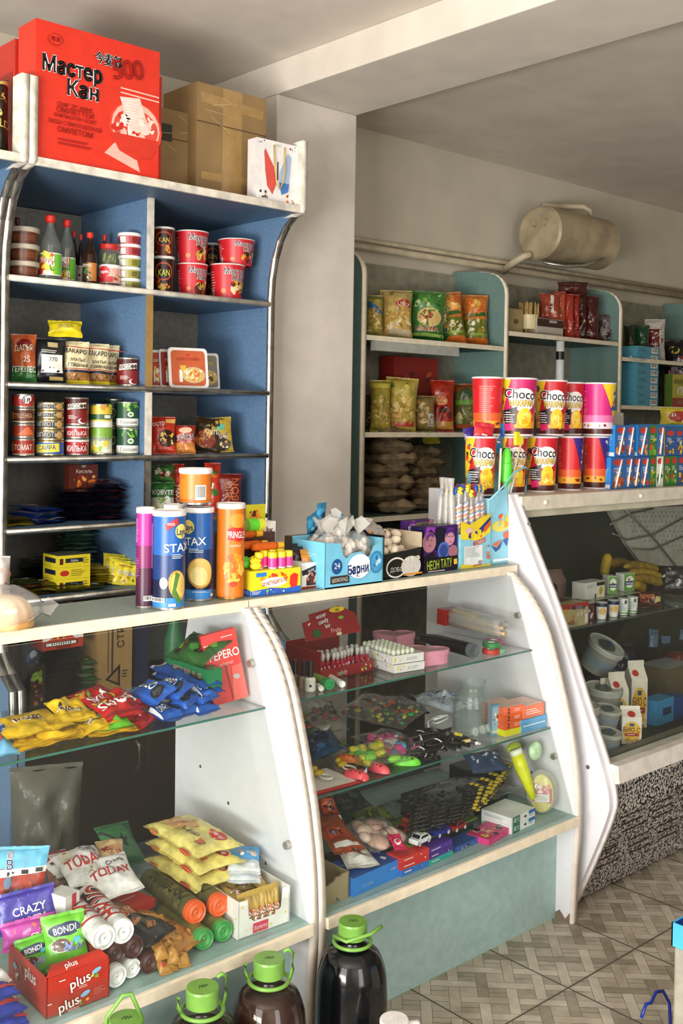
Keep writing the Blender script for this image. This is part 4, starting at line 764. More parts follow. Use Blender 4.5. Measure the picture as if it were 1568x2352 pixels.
c_ = at(632, 1368, 'Y', 2.085); bz.location = (c_.x, 2.083, z); BX = c_.x; bz.rotation_euler = (0, 0, -.06)
TOPZ = z+.0625
tubeg = 'pink and yellow toy sweet tubes standing in the yellow box'
def tsweet(x, y, dz=0):
    t = thing('candy_tube', 'pink toy sweet tube with a yellow cap, upright in the yellow box', 'candy', (x, y, TOPZ+dz), 0, tubeg); pk = P('e83a94'); ye = P('f2e02c'); MB().lathe([(.001, 0, P('d8d0d4')), (.0105, 0, P('d8d0d4')), (.0115, .004, pk), (.0115, .027, pk)], 18).build('tube_body', t); MB().lathe([(.0112, .027, ye), (.0112, .040, ye), (.008, .042, ye), (.001, .042, ye)], 18).build('cap', t); return t
t0 = None
for x, y, dz in ((.0, .015, 0), (.026, .013, 0), (.052, .016, 0), (-.032, .03, 0), (-.008, .04, .002), (.02, .042, .002), (.046, .042, .002)):
    t0 = tsweet(BX+x, 2.083+y, dz) if t0 is None else clone(t0, (BX+x, 2.083+y, TOPZ+dz))
def hand(x, y, zz, c, label):
    m = C(c); mb = MB().ball((0, 0, .010), .013, m, 12, (1.2, .8, .8))
    for a in (-.8, -.4, 0, .4, .8): mb.tube([(math.sin(a)*.008, 0, .014), (math.sin(a)*.018, 0, .014+.016*math.cos(a))], .0035, m, 8)
    mb.build('toy_hand', None, (x, y, zz), (-.3, 0, -.4), label=label, cat='toy')
hand(BX-.052, 2.098, TOPZ+.001, 'f0dc20', 'yellow rubbery toy hand at the front of the sweets box'); hand(BX-.066, 2.125, TOPZ+.003, '58c83a', 'green rubbery toy hand in the left corner of the sweets box'); hand(BX-.040, 2.115, TOPZ+.004, 'e8d828', 'yellow rubbery toy hand behind the front one')
for i, (x, y, zz, a, c, L) in enumerate(((.01, .05, .056, 0.02, 'e8782a', 'orange spray candy lying across the pink tubes, upper'), (-.025, .07, .060, .05, 'd8601f', 'orange spray candy lying behind the upper one'), (-.03, .09, .085, -.05, 'd8662a', 'dark orange spray candy lying under the green one'), )):
    t = thing('spray_candy', L, 'candy', (BX+x, 2.083+y, TOPZ+zz-.004), (0, PI/2, a)); m = clear('e8702a', .7, .2, 1, 'plastic'); MB().lathe([(.001, -.05, m), (.008, -.048, m), (.0105, -.035, m), (.0105, .02, m), (.007, .03, m)], 16).build('spray_body', t); MB().lathe([(.0085, .03, P('f0b02c')), (.0085, .05, P('f0b02c')), (.001, .052, P('f0b02c'))], 14).build('cap', t)
t = thing('spray_candy', 'green-capped candy bottle lying on top of the sweets pile', 'candy', (BX-.005, 2.175, TOPZ+.103), (0, PI/2, 0)); m = clear('9ab84a', .6, .2, 1, 'plastic'); MB().lathe([(.001, -.085, m), (.009, -.083, m), (.016, -.05, m), (.016, -.02, m)], 20).build('bottle_body', t); MB().lathe([(.0165, -.02, P('6ae03a')), (.0165, .012, P('6ae03a')), (.0165, .012, P('e6e83a')), (.0165, .03, P('e6e83a')), (.001, .032, P('e6e83a'))], 20).build('cap', t)
cbox('plain inner tray behind the sweets box carrying the spray candies', (BX-.005, 2.17, z), .14, .075, .145, '4a2c20', name='candy_tray')
cbox('white card box lettered in dark red, standing behind the spray candies', (BX+.055, 2.19, z), .055, .03, .170, 'e9e4de', [('t', 'L.bx', 0, .88, .09, '7a1c14', None, .0, .9), ('o', 0, .7, .4, .08, '3a1c14'), ('a', 0, .62, .8, .14, ['2a1410', 'c8a088', 'a8603c'], 10, .3)], name='card_box')
p, k = mid(568, 608, 1150, 1240, 2.24); cbox('yellow header card with flames standing behind the orange crisp tube', (p.x, 2.24, z), .062, .006, p.z+.042-z, 'd8cc30', [('a', -.05, .88, .6, .14, ['e86a20', 'f09a2c', '5a2a1a'], 12, .35), ('t', 'ШИТЕЛЬ', .05, .76, .05, 'f0ece0', '4a2a14', -.12, .9), ('r', 0, .3, 1, .1, 'b8b02c'), ('a', .1, .55, .6, .1, ['a8c840', '8aa82a'], 6, .3)], name='header_card')
# coffee / chocolate small box
def front_box(label, x0, x1, ytl, y0, y1, Y, d, base, ops, lops=(), name='food_box', **kw):
    p = at((x0+x1)/2, y1, 'Y', Y); k = dep(p)/F; fc = face_cam(p.x, Y); w = (x1-x0)*k/math.cos(fc)
    q = at(x0, y1, 'Y', Y); q2 = at(x1, y1, 'Y', Y); w = q2.x-q.x; h = (y1-y0)*k
    return cbox(label, ((q.x+q2.x)/2, Y, z), w, d, h, base, ops, lops, name=name, **kw), (q.x+q2.x)/2, w, h
o, cx, ww, hh = front_box('white and brown chocolate sweets box between the yellow and the light blue boxes', 692, 744, 0, 1303, 1362, 2.10, .10, 'e9e6e2', [('r', -.1, .72, .8, .2, '2a1a14', .25), ('t', 'шок', -.1, .72, .12, 'f0ece4', None, .25, .4), ('p', [(-.3, .12), (.35, .12), (.2, .6), (-.05, .66), (-.3, .4)], '3a1410'), ('a', 0, .4, .6, .5, ['5a1c12', 'c8703a', 'd8a888', '2a0e0a'], 14, .3), ('r', 0, .04, 1, .1, '8a2a1a')], name='sweets_box')
for k in range(3): mb = MB(); S = mb.pouch(.055, .05, .014, C('*c8862c' if k == 0 else '*2a1a16'), k); mb.build('candy_bar', None, (cx+(.01 if k == 0 else -.01+.01*k), 2.118+.02*k, z+hh*.55+.006*k), (-.25, 0, -.2), label=('orange wrapped bar standing in the white and brown box', 'dark brown wrapped bar standing behind the orange one', 'dark brown wrapped bar at the back of the white and brown box')[k], cat='candy')
# light blue carton
def open_box(label, x0, x1, y0, y1, Y, d, c, ops, lops, cutf=None, name='display_carton', inner='a89a80', hback=1.05):
    q = at(x0, y1, 'Y', Y); q2 = at(x1, y1, 'Y', Y); p = at((x0+x1)/2, y1, 'Y', Y); k = dep(p)/F; w = q2.x-q.x; h = (y1-y0)*k; cx = (q.x+q2.x)/2
    mb = MB(); m = C(c); im = mat(inner, .8); t = .003
    prof = cutf or [(-.5, 1), (.5, 1)]
    fv = [(-w/2, 0, 0), (w/2, 0, 0)]+[(a*w, 0, b*h) for a, b in prof[::-1]]; n = len(fv)
    mb.add(fv, [tuple(range(n))], m); mb.add([(x, t, zz) for x, _, zz in fv], [tuple(range(n))[::-1]], im)
    for xx in (-w/2, w/2): mb.box((xx-t/2, 0, 0), (xx+t/2, d, h), m)
    mb.box((-w/2, d, 0), (w/2, d+t, h*hback), m); mb.box((-w/2, 0, 0), (w/2, d, t), im)
    paint(mb, S_front(), w, h, ops); paint(mb, S_left(-w/2-t/2, 0, d/2), d, h, lops)
    mb.build(name, None, (cx, Y, z), 0, label=label, cat='box'); return cx, w, h
cx, w_, h_ = open_box('light blue display carton with a scalloped front and clear bags of sweets in it', 745, 877, 1256, 1360, 2.065, .13, '74bfdc', [('o', -.3, .46, .09, .17, '20508e'), ('t', '24', -.3, .48, .13, 'f0f4f8', None, 0, .14), ('r', -.25, .17, .32, .17, '3a3430'), ('t', 'ШОКОЛАД', -.25, .17, .08, 'ece4da', None, .03, .26), ('o', .08, .42, .2, .27, 'eef2f4'), ('t', 'Барни', .06, .37, .2, '22408a', 'ffffff', .05, .36), ('o', .38, .47, .12, .25, '2f7fb4'), ('o', .38, .47, .1, .21, '4a9cc8'), ('a', .38, .47, .14, .3, ['2a6aa8', 'b8dcec'], 6, .3), ('l', .07, .2, .1, .06, 'd8a088', 1)], [('o', 0, .35, .2, .3, '4a9cc8'), ('l', 0, .7, .5, .1, 'a8d8ea', 2)], [(-.5, 1), (-.24, .96), (-.19, .70), (-.14, .62), (-.05, .72), (.12, .74), (.2, .62), (.27, .62), (.33, .82), (.5, 1.02)])
WH = mat('e8dfd0', .5, var=.04)
for k, (x, y, s) in enumerate(((-.05, .05, 1), (0, .07, 1.1), (.05, .045, 1), (-.03, .1, 1), (.035, .1, 1.05), (.0, .035, .8))):
    mb = MB().ball((0, 0, .0), .043*s, FILM, 16, (1, .8, .9), seed=k, amp=.25)
    mb.add([(0, 0, .03)]+[(math.cos(a)*.035, math.sin(a)*.02, .075+.012*math.sin(3*a+k)) for a in [q*.9 for q in range(7)]], [(0, q, q+1) for q in range(1, 7)], FILM2)
    o = mb.build('sweets_bag', None, (cx+x, 2.065+y, z+h_*.72+.012*s+(k == 1)*.02), (0, .2*math.sin(k*2), k), label='clear twisted bag of white sweets in the light blue carton', cat='bag', group='clear bags of white sweets in the light blue carton')
    f = MB()
    for _ in range(12): f.ball((R.uniform(-.022, .022), R.uniform(-.016, .016), R.uniform(-.024, .02)), .009, WH, 8, (1, 1, 1.3))
    f.build('sweets', o)
for k, (x, y, zz) in enumerate(((-.005, .15, .125), (.03, .16, .15), (.085, .16, .12))):
    mb = MB(); S = mb.pouch(.05, .045, .02, C('*3f9ac8'), k+30); paint(mb, S, .05, .045, [('a', 0, .5, .8, .8, ['1f5a9a', 'a8d8ea', '2a2a2a'], 8, .3)], .001)
    mb.build('candy_packet', None, (cx+x, 2.065+y+.02, z+zz), (.2, .3*k-.3, .3), label=('blue foil packet lying behind the light blue carton, left', 'blue foil packet standing up highest behind the light blue carton', 'blue foil packet behind the egg box')[k], cat='packet')
cbox('brown carton standing behind the light blue carton under the blue packets', (cx+.02, 2.222, z), .18, .05, .118, '5a4a3a', name='card_box')
cx, w_, h_ = open_box('cream and black carton of white chocolate eggs', 880, 968, 1235, 1335, 2.09, .14, '1d1b1a', [('o', -.18, .24, .26, .24, 'e8e4dc'), ('o', -.18, .24, .23, .2, '1c1a18'), ('t', 'ДОБО', -.18, .2, .1, 'd8d4cc', None, 0, .36), ('o', .2, .24, .26, .24, 'c8c4bc'), ('t', 'KURT', .2, .24, .1, 'f4f2ee', None, 0, .4), ('r', .25, .06, .5, .04, 'd8902c'), ('a', .2, .42, .5, .12, ['d8d4c8', 'eceae0'], 8, .4)], [('l', 0, .5, .6, .4, 'd8d0c0', 5)], [(-.5, .56), (.5, .66)], inner='b5a68c', hback=1.0)
mb = MB().box((-.0, 0, 0), (.003, .14, h_), mat('b5a68c', .8)); mb.build('carton_flap', None, (cx+w_/2-.004, 2.09, z), 0, label='tall beige right wall of the egg carton', cat='carton')
for k in range(26):
    x = R.uniform(-.4, .4)*w_; y = R.uniform(.012, .12); egg = MB().ball((0, 0, 0), .0125, mat('e2d3bb', .5, var=.05), 12, (1, 1, 1.3)) if k == 0 else None
    q = dict(label='small cream chocolate egg lying in the black and cream carton', cat='egg', group='cream chocolate eggs in the carton')
    if k == 0: e0 = egg.build('chocolate_egg', None, (cx+x, 2.09+y, z+.055), (1, .3, k), **q)
    else: e1 = e0.copy(); COL.objects.link(e1); e1.location = (cx+x, 2.094+y, z+.050+.02*(k % 3)+y*.25); e1.rotation_euler = (k, 1.3*k, .4*k)
mb = MB(); S = mb.pouch(.075, .05, .03, FILM2, 77); o = mb.build('sweets_bag', None, (cx-.02, 2.16, z+.105), (-.9, 0, .2), label='blue and brown bag lying on top of the chocolate eggs', cat='bag'); f = MB()
for _ in range(16): f.ball((R.uniform(-.028, .028), R.uniform(-.006, .006), R.uniform(.006, .044)), .008, P(R.choice(['9a6a42', '274a8a', '7a4c2c', 'c89a6a'])), 7)
f.build('sweets', o)
# tattoo boxes
NT = [('r', 0, .5, 1, 1, '3a1c5c'), ('o', -.05, .72, .3, .26, '14122a'), ('o', -.34, .66, .2, .22, 'b07a86'), ('p', [(-.5, .78), (-.3, .95), (-.2, .84), (-.16, .98), (-.42, 1)], '8a3aa8'), ('p', [(-.5, .35), (-.2, .45), (-.14, .3), (-.5, .22)], '17121c'), ('o', .26, .72, .15, .17, 'c890a0'), ('p', [(.1, .8), (.2, .95), (.36, .95), (.4, .78), (.33, .86), (.2, .86)], '5a2a86'), ('o', .08, .45, .18, .2, '4a6ab8'), ('o', .08, .45, .12, .14, '2f4486'), ('o', .36, .42, .14, .14, 'a86a78'), ('r', 0, .17, 1.0, .3, '140c1a'), ('t', 'НЕОН ТАТУ', -.04, .17, .19, 'c8e04a', None, .04, .74), ('r', -.38, .71, .04, .012, '2a1420'), ('r', -.29, .71, .04, .012, '2a1420'), ('r', -.34, .59, .07, .016, '8a2438'), ('r', .22, .75, .05, .012, '2a1420'), ('r', .31, .75, .05, .012, '2a1420'), ('r', .27, .63, .07, .016, 'a82a48'), ('p', [(.12, .72), (.14, .86), (.26, .91), (.38, .86), (.40, .70), (.35, .82), (.26, .85), (.18, .82)], '4a2472'), ('p', [(-.46, .7), (-.44, .82), (-.34, .88), (-.24, .82), (-.24, .76), (-.34, .82)], '5a2a86'), ('r', .42, .19, .1, .12, 'e8b83a', .1), ('l', 0, .03, .8, .05, 'd8ccd8', 1)]
front_box('purple tattoo box with two faces, the front one', 971, 1048, 0, 1210, 1315, 2.105, .05, '2a164a', NT, name='tattoo_box', side='1a1a4a')
q = at(962, 1310, 'Y', 2.17); cbox('purple tattoo box with a shaped header card, behind the front tattoo box', (q.x+.02, 2.185, z), .11, .03, .142, '4a2470', [('o', -.3, .88, .16, .13, 'c08a9c'), ('p', [(-.48, .85), (-.4, 1), (-.2, 1), (-.14, .85), (-.22, .94), (-.38, .94)], '6a2a90'), ('t', 'НЕОН ТАТУ', .03, .93, .07, 'c8e04a', None, .04, .42), ('l', .03, .83, .34, .06, 'd8ccd8', 2), ('o', .38, .88, .13, .13, 'b07a8c'), ('l', 0, .74, .3, .03, 'c8b83a', 1), ('r', -.47, .6, .06, .6, 'e8e8f0')], name='tattoo_box')
# blue sweets stand with lollipops
SB = '8ccbe0'
xl, xm, xr_ = at(1056, 1306, 'Y', 2.10).x, at(1124, 1300, 'Y', 2.10).x, at(1172, 1290, 'Y', 2.13).x
def pz(x, y, Y=2.10): return at(x, y, 'Y', Y).z-z
lw = xm-xl; lh = pz(1080, 1195)
st = thing('sweets_stand', 'light blue cardboard stand holding lollipops and candy sticks on the counter', 'display stand', (0, 0, 0))
mb = MB().box((xl, 2.10, z), (xm, 2.22, z+lh*.72), P(SB)); S = S_plane((xl+lw/2, 2.10, z), (1, 0, 0), (0, 0, 1), (0, -1, 0))
mb.add([(xl, 2.10, z+lh*.72), (xm, 2.10, z+lh*.72), (xm, 2.10, z+lh*1.12), (xl+lw*.6, 2.10, z+lh*1.02), (xl+lw*.3, 2.10, z+lh*.9), (xl, 2.10, z+lh*1.0)], [(0, 1, 2, 3, 4, 5)], P('e8cc2c'))
paint(mb, S, lw, lh, [('p', [(-.5, .8), (.2, .78), (.5, 1.0), (.5, .72), (.1, .56), (-.5, .62)], 'ecd62c'), ('p', [(.1, .8), (.5, 1.05), (.5, .9), (.25, .76)], '20387a'), ('p', [(.2, .78), (.5, .98), (.5, .86), (.3, .72)], 'd8622a'), ('o', -.22, .78, .13, .07, 'd8b8b0'), ('a', .0, .7, .5, .2, ['e8c82c', '2a3a7a', 'd8502a'], 8, .3), ('r', .12, .53, .4, .1, 'b8322a', .2), ('t', 'ЗОМБИ', .12, .53, .08, 'f0ece4', None, .2, .34), ('r', -.08, .26, .62, .4, 'dfe4e2'), ('l', -.1, .33, .5, .22, '9aa4a4', 7), ('b', .16, .1, .2, .1), ('a', .4, .3, .15, .3, ['d8622a', 'e0a080', '3a8ac0'], 7, .4), ('p', [(-.5, 0), (.5, 0), (.5, .06), (.2, .03), (-.2, .07), (-.5, .1)], 'e0cc3a'), ('r', .05, .05, .3, .02, 'c83a2a', .1)])
mb.build('lollipop_box', st)
xm2 = xm+.004; hr = pz(1135, 1078, 2.13); hr2 = pz(1200, 1062, 2.13)
mb = MB(); m = P(SB); Y2 = 2.11; rw = xr_-xm2
prof = [(0, 0), (rw, 0), (rw*1.35, hr*.62), (rw*1.5, hr2*1.0), (rw*1.3, hr2*.99), (rw*.95, hr2*.9), (rw*.55, hr2*.8), (0, hr*.72)]
hole = None
mb.add([(xm2+a, Y2, z+b) for a, b in [(0, 0), (rw, 0), (rw*1.25, hr*.55), (rw*.68, hr*.55), (rw*.62, hr*.86), (rw*.55, hr*.80), (0, hr*.70)]], [(0, 1, 2, 3, 5, 6), (3, 4, 5)], m)
mb.tube([(xm2, Y2, z+hr*.68), (xm2+rw*.5, Y2, z+hr*.82), (xm2+rw*.9, Y2, z+hr*.97), (xm2+rw*1.3, Y2, z+hr*1.02), (xm2+rw*1.42, Y2, z+hr*.98), (xm2+rw*1.25, Y2, z+hr*.55)], .003, m, 6)
mb.box((xm2, Y2+.001, z), (xm2+.002, Y2+.09, z+hr*.7), P('a8dcec')); mb.box((xm2, Y2+.088, z), (xm2+rw*1.2, Y2+.09, z+hr*.95), P('7fc0da')); mb.box((xm2+rw*.98, Y2+.002, z), (xm2+rw, Y2+.09, z+hr*.5), P('7fc0da'))
S = S_plane((xm2+rw/2, Y2, z), (1, 0, 0), (0, 0, 1), (0, -1, 0))
paint(mb, S, rw, hr, [('o', -.1, .4, .3, .06, 'e8d860'), ('a', .1, .42, .7, .12, ['e8d040', 'f0a030', '8ac8e8'], 7, .35), ('o', .2, .3, .18, .045, 'e06a4a'), ('a', -.1, .5, .6, .1, ['e85a3a', 'f0d040'], 4, .4), ('p', [(-.4, .2), (-.25, .13), (-.1, .16), (.0, .25), (-.2, .17)], '2a4a8a'), ('p', [(-.38, .21), (-.2, .18), (-.05, .26)], 'e06a3a'), ('p', [(.0, .25), (.15, .18), (.2, .27)], '3a5aa8'), ('r', 0, .04, .7, .03, 'dfeef2')])
mb.build('stick_holder', st)
mb = MB(); S = S_left(xm2, z, 2.155); 
for u, v, rr, c in ((-.02, .11, .022, 'e8e23a'), (-.02, .11, .013, 'e8502a'), (0.0, .145, .007, 'e8622a')): mb.oval(S, u, v, rr, rr, C(c), .0012+rr*-.01+.0005)
mb.build('printed_side', st)
TW = [C('f0ede8'), C('d83a2c'), C('f0c82c'), C('2a6ac0')]
lg = 'cellophane-wrapped lollipops standing in the blue stand'
for k in range(11):
    x = xl+.012+lw*(k % 5)/5.2+R.uniform(-.004, .004); y = 2.118+.024*(k//5); hh = lh*R.uniform(1.55, 1.7); t = thing('lollipop', 'cellophane-wrapped twisted lollipop with blue and yellow top, standing in the blue display stand', 'lollipop', (x, y, z+lh*.74), (R.uniform(-.04, .04), R.uniform(-.05, .05), R.uniform(-.3, .3)), lg) if k == 0 else clone(lp0, (x, y, z+lh*.74+R.uniform(-.01, .008)), (R.uniform(-.04, .04), R.uniform(-.05, .05), R.uniform(-1.3, 1.3)))
    if k: continue
    lp0 = t; h1 = lh*.98
    mb = MB(); n = 40
    for s2 in range(4): mb.tube([(.006*math.cos(a*.45+s2*PI/2), .006*math.sin(a*.45+s2*PI/2), h1*.1+h1*.5*a/n) for a in range(n+1)], .0052, TW[s2], 6)
    mb.build('candy_twist', t); MB().tube([(0, 0, 0), (0, 0, h1*.75)], .003, C('f0ece4'), 8).build('stick', t)
    mb = MB(); mb.lathe([(.006, 0, FILM), (.0125, h1*.15, FILM), (.0135, h1*.55, FILM), (.010, h1*.72, FILM), (.012, h1*.85, FILM)], 14); mb.build('wrapper', t)
    mb = MB(); nn = 12
    for s2, (c, o_) in enumerate((('*2a5ac0', -.008), ('*e8cc30', 0), ('*c8302a', .008))): mb.tube([(.004*math.sin(q*2)+o_, .006*(-1)**s2, h1*(.82+.12*math.sin(q))+.01*math.cos(q)*0) for q in [PI*i/nn for i in range(nn+1)]], .0065, C(c), 8)
    mb.build('foil_top', t)
for k in range(3): mb = MB(); mb.lathe([(.004, 0, FILM2), (.011, .03, FILM2), (.012, .12, FILM2), (.006, .15, FILM2), (.012, .19, FILM2)], 12); mb.tube([(0, 0, .01), (0, 0, .13)], .004, C('e8e4de')); mb.build('lollipop', None, (xl-.008, 2.125+.028*k, z+lh*.55), (0, -.06, k), label='clear-wrapped white lollipop at the left edge of the blue stand, '+('nearest', 'middle', 'farthest')[k]+' of three', cat='lollipop', group='clear-wrapped lollipops at the left of the stand')
for k, (px, py, c, L) in enumerate(((1165, 1030, '5ad83a', 'green plastic candy stick with a domed top in the blue holder'),)):
    q = at(px, py, 'Y', 2.15); gm2 = C(c); hb = q.z-z; t = thing('candy_stick', L, 'candy', (q.x-.008, 2.15, z+.05), (0, .02, 0)); hb -= .05
    MB().lathe([(.001, 0, gm2), (.007, 0, gm2), (.007, hb*.62, gm2), (.0185, hb*.66, gm2), (.019, hb*.84, gm2), (.016, hb*.85, gm2), (.0165, hb*.90, gm2), (.013, hb*.96, gm2), (.007, hb*1.0, gm2), (.001, hb*1.01, gm2)], 20).build('stick_body', t)
sw = C('ead9b0')
for k, (px, py, c) in enumerate(((1196, 1020, 'f0e23a'), (1180, 1100, 'e8f0f4'), (1150, 1030, 'f0ead8'), (1176, 1062, 'b8d8ec'))):
    a = at(px, py, 'Y', 2.14); b = Vector((xm2+rw*(.45+.1*k), 2.15, z+.01)); t = thing('candy_spoon' if k == 0 else 'wooden_stick', ('yellow square-ended candy spoon standing in the blue holder', 'pale blue stick standing in the blue holder', 'cream wooden stick at the left of the holder', 'light stick behind the pale blue one')[k], 'candy' if k == 0 else 'stick', b)
    MB().tube([(0, 0, 0), a-b], .0035, C(c if k else 'ead9b0'), 8).build('stick', t)
    if k == 0: d = a-b; MB().box((d.x-.022, -.006, d.z-.005), (d.x+.022, .006, d.z+.04), C('efe02e')).build('spoon_head', t, bevel=.005)
for k, (px, py, c) in enumerate(((1098, 1012, '*c82a3a'), (1115, 1018, '*e8c22c'), (1135, 1010, '*2a90c8'), (1100, 1022, '*3a2a7a'), (1150, 1015, '*5a5a2c'))):
    q = at(px, py, 'Y', 2.2); mb = MB(); S = mb.pouch(.07, .075, .02, C(c), k+60); paint(mb, S, .07, .075, [('a', 0, .5, .8, .8, ['2a4aa0', 'e8d040', 'd8402a', c[1:]], 8, .35), ('t', 'Z', 0, .5, .4, 'f4f0e4')], .001); o = mb.build('lollipop', None, (q.x, 2.19+.008*k, q.z-.03), (0, R.uniform(-.4, .4), -.4), label=('red', 'yellow', 'light blue', 'dark violet', 'olive')[k]+' foil-wrapped flat lollipop rising at the back of the blue stand', cat='lollipop')
    MB().tube([(0, 0, 0), (0, 0, -(q.z-.03-z)+.0)], .003, sw, 6).build('stick', o)
# ================================================================ ON THE REFRIGERATED CASE
z = FT+.0008
ccops = lambda bgc: [('p', [(-.5, .98), (-.15, .98), (-.42, .3), (-.7, .3)], 'f0cc2a'), ('a', -.42, .72, .3, .4, ['d84a2a', '5a2a1a', 'f0a030', '2a6ab0'], 7, .35), ('o', .15, .62, .36, .2, 'f4f0ea'), ('t', 'Choco', .08, .72, .16, '1c1616', 'ffffff', -.06, .8), ('t', 'МАКАРАН', .12, .56, .1, 'f2c81c', '1c1616', 0, .62), ('p', [(-.4, .42), (.0, .5), (-.02, .2), (-.3, .16)], '241616'), ('l', -.2, .32, .34, .2, 'e8e0e0', 5), ('o', .2, .32, .2, .16, 'f4cc2c'), ('a', .22, .28, .36, .3, ['f4cc2c', 'e8a81c', 'f8e070'], 9, .35), ('p', [(-.35, .2), (-.1, .22), (-.05, .1), (-.3, .08)], 'd8286a')]
rop = lambda: [('l', 0, .62, .5, .46, 'e88a78', 14), ('a', .1, .2, .9, .07, ['8a2414', 'f0b030'], 8, .5)]
def choco(label, x0, x1, yt, z, Y, h, kind, group):
    l, r, _ = loc_cyl(x0, x1, yt, z, Y); t = thing('paper_cup', label, 'cup', l, face_cam(l[0], l[1]), group); br = .83; b = {'red': 'd2222a', 'pink': 'c8246a', 'redL': 'c8202c', 'tri': 'd0262a', 'pl': 'd82a80'}[kind]
    pr = [(.001, .004), (r*br, .004), (r*br, 0)]; rad = lambda v: r*(br+(.965-br)*v); w0 = C('e8e0e2'); seq = [(0, w0), (.02, w0), (.03, C('4a1410')), (.12, C('4a1410')), (.13, C('f0a82c' if kind != 'pl' else 'f0e0e8')), (.24, C('f0a02c' if kind != 'pl' else 'f0d8e4')), (.25, C('e8602a' if kind != 'pl' else 'e878b0')), (.38, C('e04a2a' if kind != 'pl' else 'dc4a96')), (.39, C(b)), (.97, C(b))]
    mb = MB().lathe([(.001, .004, w0), (r*br*.97, .004, w0)]+[(rad(v), h*v, c) for v, c in seq], 40)
    ops = rop() if kind in ('red',) else (ccops(b) if kind in ('pink', 'redL') else ([('l', -.45, .6, .3, .5, 'e88a78', 12), ('p', [(.1, .98), (.75, .98), (.8, .4), (.5, .35)], '3a2a86' if kind == 'tri' else 'f0cc2a'), ('a', .55, .7, .3, .5, ['2a5ab0', 'e8e0ea', 'd84a3a', '201418'], 10, .35), ('a', 0, .2, .9, .07, ['8a2414', 'f0b030'], 7, .5)]))
    paint(mb, S_cyl(r*br, r*.965, h), 2*r, h, ops, .0009); mb.build('cup_body', t)
    MB().lathe([(r*.955, h*.965, w0), (r, h*.972, w0), (r, h*.995, w0), (r*.965, h, w0), (r*.94, h*.99, w0), (r*.94, h*.97, w0), (.001, h*.965, w0)], 40).build('rim', t)
HC = .186; G = 'printed paper cups stacked two high on the refrigerated case'
YC = 2.20
for (x0, x1, k, L) in ((1066, 1142, 'redL', 'paper cup of the lower row, mostly hidden behind the lollipops'), (1141, 1212, 'redL', 'paper cup of the lower row, second and half hidden by the candy stand'), (1206, 1282, 'redL', 'paper cup of the lower row with cream lettering, the first one fully in view'), (1278, 1340, 'tri', 'red paper cup of the lower row with a blue corner, second from the right'), (1337, 1398, 'tri', 'red paper cup with a blue corner at the right end of the lower row')):
    choco(L, x0, x1, 1003, z, YC, HC, k, G)
for (x0, x1, k, L, Y) in ((1083, 1156, 'red', 'plain red and orange paper cup at the left end of the upper row', YC+.02), (1143, 1234, 'pink', 'big pink and yellow lettered paper cup in front of the upper row', YC-.015), (1228, 1303, 'redL', 'red paper cup with glowing lettering, middle of the upper row', YC), (1284, 1342, 'redL', 'narrow-looking red paper cup partly behind its left neighbour in the upper row', YC+.05), (1333, 1415, 'pl', 'pink paper cup with a yellow corner at the right end of the upper row', YC)):
    choco(L, x0, x1, 868, z+HC+.002, Y, HC, k, G)
def juice(label, px0, px1, zz, Y, c, fr, h=.112, d=.04, straw=True, green=False):
    a = at(px0, 1100, 'Y', Y); b = at(px1, 1100, 'Y', Y); w = b.x-a.x
    o = cbox(label, ((a.x+b.x)/2, Y, zz), w-.001, .05, h, c, [('r', 0, .5, 1, 1, fr[0]), ('a', 0, .25, .8, .35, fr[1:], 9, .35), ('o', 0, .84, .36, .1, 'c83a2c'), ('l', 0, .6, .6, .16, 'd8e0f0', 3), ('a', .1, .5, .7, .2, ['e8c83a', 'f0ece4', fr[1]], 4, .35)], [('l', 0, .5, .6, .3, 'a8c8e8', 5), ('r', 0, .08, .9, .12, 'dfe8f0')], group='juice boxes stacked in two rows', name='juice_box', side=c)
    if straw: MB().tube([(w*.22, -.004, h*.93), (-w*.22, -.004, h*.06)], .0033, C('f4f2f0'), 8).build('straw', o)
    return o
BL = ('2f6ab0', 'c8502a', '8a3a2a', 'e0a040'); GR = ('3a7a3a', '8ac03a', 'd83a2a', '5aa83a'); YE = ('2a5a9a', 'd8a02c', 'e8c830', '7a4a2a'); WG = ('e8ece0', '3a7a3a', '8ac04a', '2a3a2a')
for row, (zz, lst) in enumerate(((z, ((1402, 1434, BL, '2f8ad8', 1), (1434, 1452, BL, '2f8ad8', 1), (1452, 1470, YE, 'e0a82a', 1), (1470, 1490, BL, '2f8ad8', 1), (1490, 1506, GR, '2f8ad8', 0), (1506, 1522, WG, 'd8dcc8', 1), (1522, 1538, GR, '4a8a3a', 0), (1538, 1554, GR, '4a8a3a', 0), (1554, 1572, YE, 'e0b02c', 0), (1572, 1590, YE, 'e0b02c', 0))), (z+.1135, ((1410, 1436, BL, '2f8ad8', 1), (1436, 1455, BL, '2f8ad8', 1), (1462, 1487, BL, '2f8ad8', 1), (1487, 1506, GR, '2f8ad8', 0), (1508, 1522, BL, '3f8ad0', 1), (1524, 1548, YE, 'e0b02c', 0), (1548, 1566, YE, 'e0b02c', 0), (1566, 1584, YE, 'e0b02c', 0))))):
    for i, (a, b, f_, c, s2) in enumerate(lst):
        L = {BL: 'blue juice box', GR: 'green-fronted juice box', YE: 'yellow and blue juice box', WG: 'white and green juice box'}[f_]+(' with straw' if s2 else '')+', number %s from the left in the %s row' % (('one', 'two', 'three', 'four', 'five', 'six', 'seven', 'eight', 'nine', 'ten')[i], ('lower', 'upper')[row])
        juice(L, a, b, zz, 2.14, c, f_, straw=bool(s2), h=.112 if not (row and i > 4) else .10)
